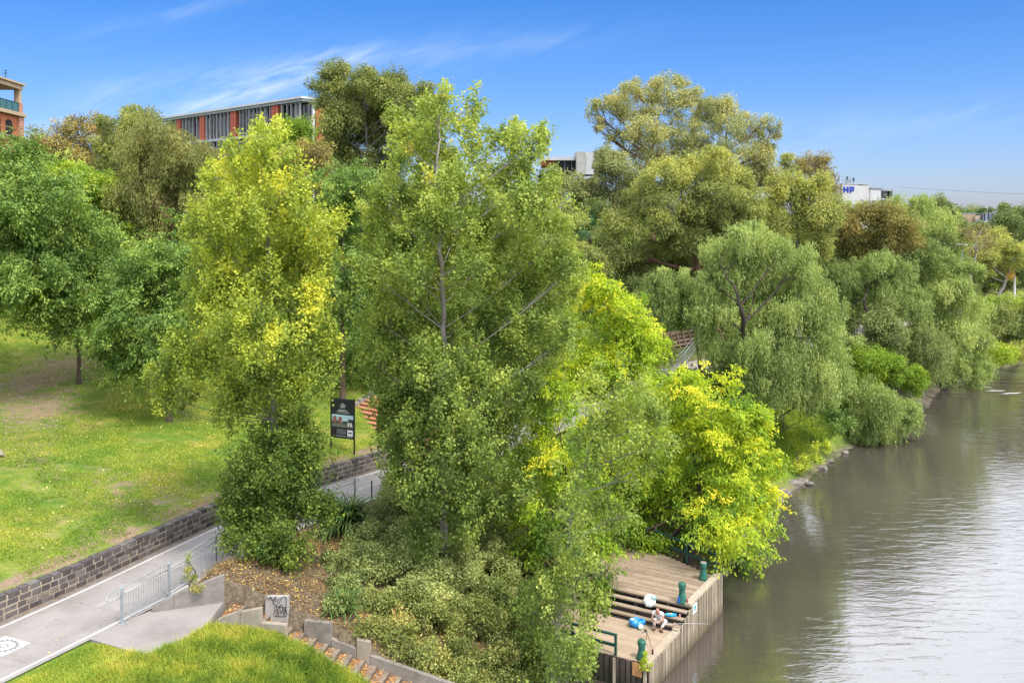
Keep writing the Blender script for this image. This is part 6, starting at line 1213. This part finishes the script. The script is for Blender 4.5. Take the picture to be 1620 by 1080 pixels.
def litter(name, n, region, dens, zf, label, mat, size=.05, seed=1, tintf=None):
    r = np.random.default_rng(seed); x0, x1, y0, y1 = region; X = r.uniform(x0, x1, n * 4); Y = r.uniform(y0, y1, n * 4); k = dens(X, Y, r); X, Y = X[k][:n], Y[k][:n]; m = len(X)
    pos = np.column_stack([X, Y, zf(X, Y) + .012 + r.uniform(0, .02, m)]); ax = unit(np.column_stack([r.normal(size=m), r.normal(size=m), r.normal(0, .25, m)])); nr = unit(np.column_stack([r.normal(0, .35, m), r.normal(0, .35, m), np.ones(m)]))
    V = leaf_quads(pos, ax, nr, size * r.uniform(.6, 1.4, m), size * .8 * r.uniform(.6, 1.4, m)); t = r.random(m) if tintf is None else tintf(X, Y, r)
    LEAFSTAT[0] += m; return tag(link(name, mesh_np(name, V, np.arange(m * 4).reshape(-1, 4), attrs={'tint': ('FACE', t)}), mat), label, 'leaves', kind='stuff')
L_LIT = lm('fallen_leaf', [(0, (.10, .05, .025)), (.45, (.17, .105, .055)), (.7, (.25, .17, .075)), (.88, (.38, .31, .07)), (1, (.42, .36, .13))], .1)
litter('leaf_litter', 30000, (-14, 3, 33, 48), lambda X, Y, r: dens_bank(X, Y, r) & (r.random(len(X)) < .35 + .65 * (vnoise(X, Y, 1.1, 21) > -.1)), ground_z, 'yellow and brown fallen leaves strewn over the bank above the stairs', L_LIT, .075, 9)
def step_z(X, Y): u, v = stair_uv(X, Y); return 4.3 - RISE * (np.floor(np.clip((u - .25) / TREAD, -1, NST - 1)) + 1)
def dens_steps(X, Y, r):
    u, v = stair_uv(X, Y); f = ((u - .25) / TREAD) % 1; return (u > .25) & (u < NST * TREAD) & (v > .05) & (v < 1.98) & (f < .85) & (r.random(len(X)) < np.where(v > 1.0, .9, .12)) & (r.random(len(X)) < 1.15 - f)
litter('step_litter', 5200, (-11.5, -2, 31, 36), dens_steps, step_z, 'brown and red fallen leaves piled on the stair treads', lm('step_leaf', [(0, (.12, .045, .02)), (.5, (.26, .11, .045)), (.85, (.38, .22, .08)), (1, (.5, .42, .12))], .1), .07, 10)
litter('lawn_litter', 900, (-40, -7, 31, 62), lambda X, Y, r: (sdist(X, Y, WL) < -.6) & (np.abs(X / Y + .32) < .3), lambda X, Y: ground_z(X, Y) + .06, 'small yellow leaves scattered on the lawn', lm('lawn_leaf', [(0, (.4, .36, .10)), (1, (.55, .50, .22))], .1), .075, 11)
litter('path_litter', 420, (-20, -6, 26, 56), lambda X, Y, r: (sdist(X, Y, WL) > .05) & (sdist(X, Y, WL) < PATH_W) & (r.random(len(X)) < np.where(sdist(X, Y, WL) < .45, 1, .10)), lambda X, Y: np.full(len(X), 4.30), 'few fallen leaves along the foot of the bluestone wall', L_LIT, .07, 12)

# ---------------------------------------------------------------- strap-leaf plants
def strap(name, label, x, y, z, n, ln, wid, seed, mat, group=None):
    r = np.random.default_rng(seed); V = []; Q_ = []; T_ = []; c = 0
    for k in range(n):
        a = r.uniform(0, 2 * math.pi); l = ln * r.uniform(.6, 1.15); el = r.uniform(.35, 1.45); b = np.array([x + r.normal(0, .22), y + r.normal(0, .22), z]); d = np.array([math.cos(a), math.sin(a)]); s = np.array([-d[1], d[0], 0]); P = b.copy(); w0 = wid * r.uniform(.7, 1.2)
        for j in range(7):
            t = j / 6; w_ = w0 * (1 - t) ** .5 * .5 * (.6 + .8 * min(t * 3, 1)); V += [P - s * w_, P + s * w_]
            if j < 6: Q_.append((c + 2 * j, c + 2 * j + 1, c + 2 * j + 3, c + 2 * j + 2)); T_.append(np.clip(.45 + .2 * r.normal(), 0, 1))
            e = el - t * t * 2.1; P = P + np.array([d[0] * math.cos(e), d[1] * math.cos(e), math.sin(e)]) * l / 6
        c += 14
    t = thing(name, label, 'plant', (x, y, z), 0, group); o = link('leaf_clump', mesh_np('leaf_clump', np.array(V), Q_, attrs={'tint': ('FACE', T_)}), mat, t); o.matrix_parent_inverse = t.matrix_basis.inverted(); return t
L_STRAP = lm('strap_leaf', [(0, (.018, .045, .012)), (.5, (.05, .10, .026)), (1, (.12, .18, .06))], .2)
x, y, _ = at(548, 842, 42.8); strap('strap_leaf_plant', 'big glossy dark green strap-leaf clump at the edge of the path railing', x, y, gz(x, y) + .2, 560, 2.0, .08, 1, L_STRAP)
x, y, _ = at(540, 998, 35.4); strap('strap_leaf_plant', 'small dark strap-leaf clump beside the concrete stair wall', x, y, gz(x, y) - .05, 150, 1.15, .05, 2, L_STRAP)
x, y, _ = at(556, 1000, 35.1); 
# fan palm
def palm(x, y, z, h, label):
    t = thing('fan_palm', label, 'palm', (x, y, gz(x, y))); tb = TB(); tb.tube([(x, y, gz(x, y) - .2), (x + .1, y, (gz(x, y) + z) / 2), (x, y, z)], [.22, .18, .16], 8); o = link('trunk', mesh_np('trunk', np.concatenate(tb.V), np.concatenate(tb.Q)), B_BROWN, t); o.matrix_parent_inverse = t.matrix_basis.inverted()
    r = np.random.default_rng(3); V = []; Q_ = []; c = 0
    for k in range(26):
        a = r.uniform(0, 6.28); el = r.uniform(-.5, 1.3); d = np.array([math.cos(a) * math.cos(el), math.sin(a) * math.cos(el), math.sin(el)]); o_ = np.array([x, y, z]) + d * 1.0; s = unit(np.cross(d, [0, 0, 1.])); u = np.cross(s, d)
        for j in range(16):
            f = (j / 15 - .5) * 2.5; dd_ = d * math.cos(f) + s * math.sin(f); p2 = o_ + dd_ * .65 + u * .02; p3 = o_ + dd_ * 1.15 + np.array([0, 0, -.22]); w_ = np.cross(dd_, u) * .04
            V += [o_, p2 + w_, p3, p2 - w_]; Q_.append((c, c + 1, c + 2, c + 3)); c += 4
    o = link('frond_crown', mesh_np('frond_crown', np.array(V), Q_, attrs={'tint': ('FACE', r.random(len(Q_)))}), lm('palm_leaf', [(0, (.02, .07, .04)), (1, (.08, .17, .08))], .2), t); o.matrix_parent_inverse = t.matrix_basis.inverted()
x, y, z = at(932, 366, 88); palm(x, y, z, 4, 'fan palm with bluish green fronds between the rounded olive trees and the broad gum')
# weeds
L_WEED = L_VINE
x, y = dk(.12, .35)
shrub('leafy weeds sprouting at the foot of the corner bollard', 36.4, [(1018, 1050, 7, 7), (1025, 1056, 7, 7), (1021, 1040, 3, 8)], L_LIME, 91, (.8, .1, .15), 'shrub', name='weed', group='weeds', size=.6, basez=ZL)
shrub('yellow-green weed growing against the wall behind the landing', 34.3, [(313, 926, 9, 9), (306, 915, 6, 8), (300, 905, 4, 10)], L_VINE, 92, (.6, .12, .15), 'shrub', name='weed', group='weeds', size=.6, cover=.6, basez=4.7)
shrub('tall thin weed growing through the path railing', 36.3, [(297, 897, 6, 10), (299, 880, 4, 9), (294, 912, 5, 6)], L_SHRG, 93, (.6, .12, .15), 'shrub', name='weed', group='weeds', size=.5, cover=.5, basez=4.3)

# ---------------------------------------------------------------- rocks
M_ROCK = weathered('river_rock', (.10, .085, .075), (.30, .26, .23), 1.8, .85, bs=.5)
def rock(label, x, y, z, s, seed, sq=(1, .8, .55)):
    bm = bmesh.new(); bmesh.ops.create_icosphere(bm, subdivisions=3, radius=1); rr = np.random.default_rng(seed); W_ = rr.normal(size=(10, 3)) * 1.3; ph = rr.uniform(0, 6, 10); pl = unit(rr.normal(size=(9, 3))); pd = rr.uniform(.55, .85, 9)
    for v_ in bm.verts:
        q = np.array(v_.co)
        for n_, d_ in zip(pl, pd):
            e = q @ n_ - d_
            if e > 0: q = q - n_ * e * .9
        q = q * (1 + .05 * sum(math.sin(2.5 * float(W_[k] @ q) + ph[k]) for k in range(10)) / 2); v_.co = Vector((x + q[0] * s * sq[0], y + q[1] * s * sq[1], z + q[2] * s * sq[2]))
    me = bpy.data.meshes.new('rock'); bm.to_mesh(me); bm.free(); o = link('rock', me, M_ROCK); return tag(o, label, 'rock', 'rocks along the waterline')
RK = [('broad flat brown rock at the toe of the nasturtium patch', 1255, 766, .62), ('pale angular rock at the waterline below the nasturtiums', 1268, 762, .5), ('small pale rock furthest out from the nasturtium patch', 1281, 766, .33), ('grey wedge rock below the broad flat one', 1241, 779, .55), ('low slab rock lapped by water under the yellow maple edge', 1232, 793, .45), ('rounded grey rock at the upstream end of the nasturtium patch', 1300, 741, .42),
      ('dark block rock half hidden by yellow maple leaves', 1224, 806, .42), ('small dark rock awash under the maple tips', 1218, 815, .3), ('pale chip rock above the grey wedge', 1248, 758, .3), ('brown lump rock between mud and grass upstream', 1313, 730, .3), ('white-topped rock under the maple near the dock', 1166, 893, .5), ('dark rock in the shade beside the far dock railing', 1150, 885, .5), ('squat rock touching the dock corner post', 1142, 905, .4), ('grey rock under the lowest maple bough', 1178, 880, .45), ('round rock showing through maple leaves at the water', 1192, 860, .4), ('tilted rock on the mud bank by the drooping shrub', 1338, 716, .32)]
for i, (lb, px_, py_, s_) in enumerate(RK): x, y, _ = onz(px_, py_, .05); rock(lb, x, y, .08, s_, 100 + i)
x, y = at(0, 717, 46.5)[:2]; o = rock('white boulder on the lawn at its left edge', x, y, gz(x, y) + .1, .28, 140, (1, .8, .9)); o.data.materials.clear(); o.data.materials.append(M_CONC2); o['group'] = 'lawn stones'
# ripples of foam where the wake meets the bank
mb = MB(); rr = random.Random(6)
for px_, py_, l_ in ((1512, 603, 1.6), (1524, 600, 1.8), (1535, 598, 1.4), (1506, 612, .8), (1545, 604, 1.2), (1556, 612, 1.8), (1575, 618, 2.2), (1600, 622, 2.6)):
    x, y, _ = onz(px_, py_, .02); n_ = 9; a = rr.uniform(-.5, .3)
    V = []
    for k in range(n_): t = k / (n_ - 1) - .5; w_ = .17 * (1 - (2 * t) ** 2) + .01; q_ = (x + math.cos(a) * t * l_, y + math.sin(a) * t * l_ + rr.uniform(-.07, .07)); V += [(q_[0], q_[1] - w_, .035), (q_[0], q_[1] + w_ * rr.uniform(.5, 1), .045)]
    mb.add(V, [(2 * k, 2 * k + 2, 2 * k + 3, 2 * k + 1) for k in range(n_ - 1)])
tag(mb.build('foam', weathered('foam', (.5, .5, .5), (.7, .7, .7), 6, .6, bs=0)), 'white foam curling where the wake meets the far bank', 'foam', kind='stuff')
# loose sticks and a snag in the shallows
for i, (lb, a, b, z0, z1, r_) in enumerate([('bare branch trailing in the shallows below the drooping shrub', (1412, 668), (1462, 683), .5, .05, .04), ('thin driftwood stick on the mud by the drooping shrub', (1318, 716), (1350, 708), .2, .3, .05), ('snapped twig poking from the water by the rocks', (1290, 748), (1302, 758), .4, .05, .03), ('dead branch lying at the far water edge', (1585, 573), (1602, 578), .3, .1, .05)]):
    p, q = Vector(onz(*a, z0)), Vector(onz(*b, z1)); m_ = MB(); m = (p + q) / 2 + Vector((0, 0, .15)); m_.tube([p, m, q], [r_, r_ * .8, r_ * .3], 5); m_.tube([m, m + Vector((.4, -.3, .3))], [r_ * .5, r_ * .2], 4); tag(m_.build('branch', B_GREY), lb, 'branch')
# white banner by the leaning trunk
q = at(1604, 450, 121); m_ = MB(); t = thing('pale_stump', 'peeling white dead trunk with an orange top beside the leaning pale trunk', 'tree', (q[0], q[1], gz(q[0], q[1])))
tb = TB(); g_ = gz(q[0], q[1]); tb.tube([(q[0] - .3, q[1], g_ - .1), (q[0], q[1], g_ + 2), (q[0] + .1, q[1], q[2] + 1.2)], [.34, .24, .12], 8); o = link('trunk', mesh_np('trunk', np.concatenate(tb.V), np.concatenate(tb.Q)), bark('bark_white', (.45, .42, .38), (.65, .62, .58)), t); o.matrix_parent_inverse = t.matrix_basis.inverted()
r = np.random.default_rng(5); V, TT_, _ = crown_arrays(r, [(q[0] - .3, q[1], q[2] + 1.2, .6, .4, .5)], 'gum', 1.4, tint_fn_of((.8, .1, .2), None, 0, 1, None, 1), .9, .5); o = link('crown', mesh_np('crown', V, np.arange(len(V)).reshape(-1, 4), attrs={'tint': ('FACE', TT_)}), lm('leaf_orange', [(0, (.22, .10, .04)), (1, (.34, .26, .05))]), t); o.matrix_parent_inverse = t.matrix_basis.inverted()

# ---------------------------------------------------------------- the seated person
SKIN = weathered('skin', (.42, .20, .13), (.50, .25, .17), 20, .5, bs=0); SHIRT = weathered('white_cotton', (.66, .66, .65), (.78, .78, .77), 9, .9, bs=.2); TROU = weathered('pale_trousers', (.50, .46, .43), (.62, .58, .55), 9, .9, bs=.2); SHOE = flat('dark_sandal', (.03, .025, .022)); HAIR = flat('short_grey_hair', (.16, .11, .085), .9)
def skin_obj(name, pts, edges, rad, mat, parent, sub=2, root=0):
    me = bpy.data.meshes.new(name); me.from_pydata([tuple(p) for p in pts], edges, []); o = link(name, me, mat, parent); o.matrix_parent_inverse = parent.matrix_basis.inverted()
    sk = o.modifiers.new('skin', 'SKIN'); sk.use_smooth_shade = True
    for i, rr_ in enumerate(rad):
        d_ = me.skin_vertices[0].data[i]; d_.radius = rr_ if isinstance(rr_, tuple) else (rr_, rr_); d_.use_root = (i == root)
    s = o.modifiers.new('sub', 'SUBSURF'); s.levels = sub; s.render_levels = sub; return o
sx, sy = dk(3.46, .98); seat_z = ZL + .1625 + .0; fw = -Vector((*E1, 0)); rt = Vector((E2[0], E2[1], 0)) * 1.0     # faces the lower deck; rt = the person's right (left in the photo)
fw = (fw * .95 + Vector((.25, 0, 0))).normalized(); rt = Vector((fw.y, -fw.x, 0)); 
def pb(f, s, h): return Vector((sx, sy, seat_z)) + fw * f + rt * s + Vector((0, 0, h))
per = thing('person', 'person in white t-shirt and pale trousers hunched on the dock step, hands together', 'person', (sx, sy, ZL))
# skeleton: 0 pelvis 1 waist 2 chest 3 upper chest 4 neck 5 head base 6 head 7 crown
bp = [pb(0, 0, .12), pb(.08, 0, .28), pb(.19, 0, .43), pb(.27, 0, .53), pb(.34, 0, .60), pb(.385, 0, .64), pb(.43, 0, .665), pb(.47, 0, .70)]
be = [(0, 1), (1, 2), (2, 3), (3, 4), (4, 5), (5, 6), (6, 7)]; br_ = [(.13, .11), (.13, .10), (.14, .10), (.13, .09), (.052, .052), (.07, .065), (.088, .078), (.075, .065)]
def chain(start, pts, rads):
    prev = start
    for p, r_ in zip(pts, rads): bp.append(p); br_.append(r_); be.append((prev, len(bp) - 1)); prev = len(bp) - 1
    return prev
for s_ in (-1, 1):
    # arms: shoulder, elbow, wrist, palm
    e = chain(3, [pb(.27, s_ * .17, .52), pb(.38, s_ * .25, .30), pb(.53, s_ * .10, .27), pb(.58, s_ * .055, .265)], [.052, .042, .027, (.035, .018)])
    for k, (df, ds, dh) in enumerate(((.075, .028, -.02), (.085, .01, -.024), (.08, -.01, -.022), (.065, -.028, -.014))): chain(e, [pb(.60 + df * .5, s_ * .055 + ds * .8, .262 + dh * .5), pb(.585 + df, s_ * .045 + ds, .255 + dh * 1.6)], [.0105, .0085])
    chain(e, [pb(.585, s_ * .015, .285), pb(.615, s_ * .005, .29)], [.011, .009])
    # legs: hip, knee, ankle, foot
    if s_ > 0: hip, knee, ank, toe = pb(.02, .09, .10), pb(.42, .17, .28), pb(.40, .13, -.08), pb(.56, .15, -.125)
    else: hip, knee, ank, toe = pb(.02, -.09, .10), pb(.36, -.36, .26), pb(.50, -.14, -.07), pb(.62, -.22, -.12)
    chain(0, [hip, knee, ank, toe], [.082, .058, .038, (.042, .028)])
skin_obj('body', bp, be, br_, SKIN, per)
# head shape with face over the skinned neck
bm = bmesh.new(); bmesh.ops.create_uvsphere(bm, u_segments=28, v_segments=18, radius=1); hd = bpy.data.meshes.new('head')
hc = pb(.435, 0, .675); fdir = (fw * .72 + Vector((0, 0, -.70))).normalized(); up_ = (Vector((0, 0, 1)) - fdir * fdir.z).normalized(); rgt = fdir.cross(up_)
for v_ in bm.verts:
    x_, y_, z_ = v_.co      # x right, y forward, z up
    f_ = y_ * .100; w_ = x_ * (.078 if z_ > -.2 else .078 * (1 + .35 * (z_ + .2))); h_ = z_ * .118
    if y_ > .75 and abs(x_) < .22 and -.35 < z_ < .15: f_ += .022 * (1 - abs(x_) / .22) * (1 - abs(z_ + .15) / .25 if abs(z_ + .15) < .25 else 0)
    if y_ > .6 and .05 < z_ < .3 and .2 < abs(x_) < .55: f_ -= .010
    if y_ > .8 and -.62 < z_ < -.5 and abs(x_) < .4: f_ -= .006
    v_.co = hc + rgt * w_ + fdir * f_ + up_ * h_
bm.to_mesh(hd); bm.free(); hd.polygons.foreach_set('use_smooth', [True] * len(hd.polygons)); o = link('head', hd, SKIN, per); o.matrix_parent_inverse = per.matrix_basis.inverted()
mb = MB()
for s_ in (-1, 1): c_ = hc + rgt * s_ * .079 - fdir * .005; mb.tube([c_ - up_ * .028, c_, c_ + up_ * .03], [.012, .018, .014], 8)
mb.build('ear', SKIN, o, smooth=True)
mb = MB()
for s_ in (-1, 1): c_ = hc + rgt * s_ * .031 + fdir * .088 + up_ * .018; mb.tube([c_ - rgt * .011, c_ + rgt * .011], .006, 6)
mb.build('eye', SHOE, o)
bm = bmesh.new(); bmesh.ops.create_uvsphere(bm, u_segments=24, v_segments=14, radius=1)
for v_ in list(bm.verts):
    if v_.co.y > .25 or v_.co.z < -.45 or (v_.co.z > .72): bm.verts.remove(v_)
for v_ in bm.verts: v_.co = hc + rgt * v_.co.x * .081 + fdir * v_.co.y * .104 + up_ * v_.co.z * .121
hm = bpy.data.meshes.new('hair'); bm.to_mesh(hm); bm.free(); link('hair', hm, HAIR, o)
# shirt
sp_ = [pb(-.01, 0, .10), pb(.07, 0, .27), pb(.185, 0, .43), pb(.265, 0, .53), pb(.31, 0, .575)]; se = [(0, 1), (1, 2), (2, 3), (3, 4)]; sr = [(.165, .13), (.16, .125), (.165, .12), (.15, .105), (.075, .07)]
for s_ in (-1, 1): b_ = len(sp_); sp_ += [pb(.275, s_ * .17, .515), pb(.335, s_ * .225, .405)]; se += [(3, b_), (b_, b_ + 1)]; sr += [.078, .074]
skin_obj('shirt', sp_, se, sr, SHIRT, per)
tp = [pb(-.01, 0, .10)]; te = []; tr_ = [(.15, .12)]
for s_ in (-1, 1):
    b_ = len(tp)
    if s_ > 0: tp += [pb(.06, .10, .12), pb(.42, .17, .275), pb(.41, .15, .10), pb(.40, .135, -.02)]
    else: tp += [pb(.06, -.11, .12), pb(.36, -.36, .255), pb(.44, -.25, .09), pb(.485, -.165, -.02)]
    te += [(0, b_), (b_, b_ + 1), (b_ + 1, b_ + 2), (b_ + 2, b_ + 3)]; tr_ += [.105, .083, .072, .062]
skin_obj('trousers', tp, te, tr_, TROU, per)
for s_, toe, hl in ((1, pb(.60, .155, -.137), pb(.38, .125, -.137)), (-1, pb(.66, -.24, -.137), pb(.48, -.125, -.137))):
    mb = MB(); mb.box((toe + hl) / 2, ((toe - hl).length, .10, .025), (toe - hl).xy); m_ = hl.lerp(toe, .62); mb.box((m_.x, m_.y, m_.z + .042), (.045, .105, .055), (toe - hl).xy); mb.build('sandal', SHOE, per, bevel=.008)
mb = MB(); mb.tube([pb(.60, .06, .27), pb(.64, 0, .27), pb(.61, -.06, .275)], .014, 6); tag(mb.build('bait_packet', M_WHITE), 'small white packet held between the hands of the seated person', 'packet')
print('LEAVES', LEAFSTAT[0])
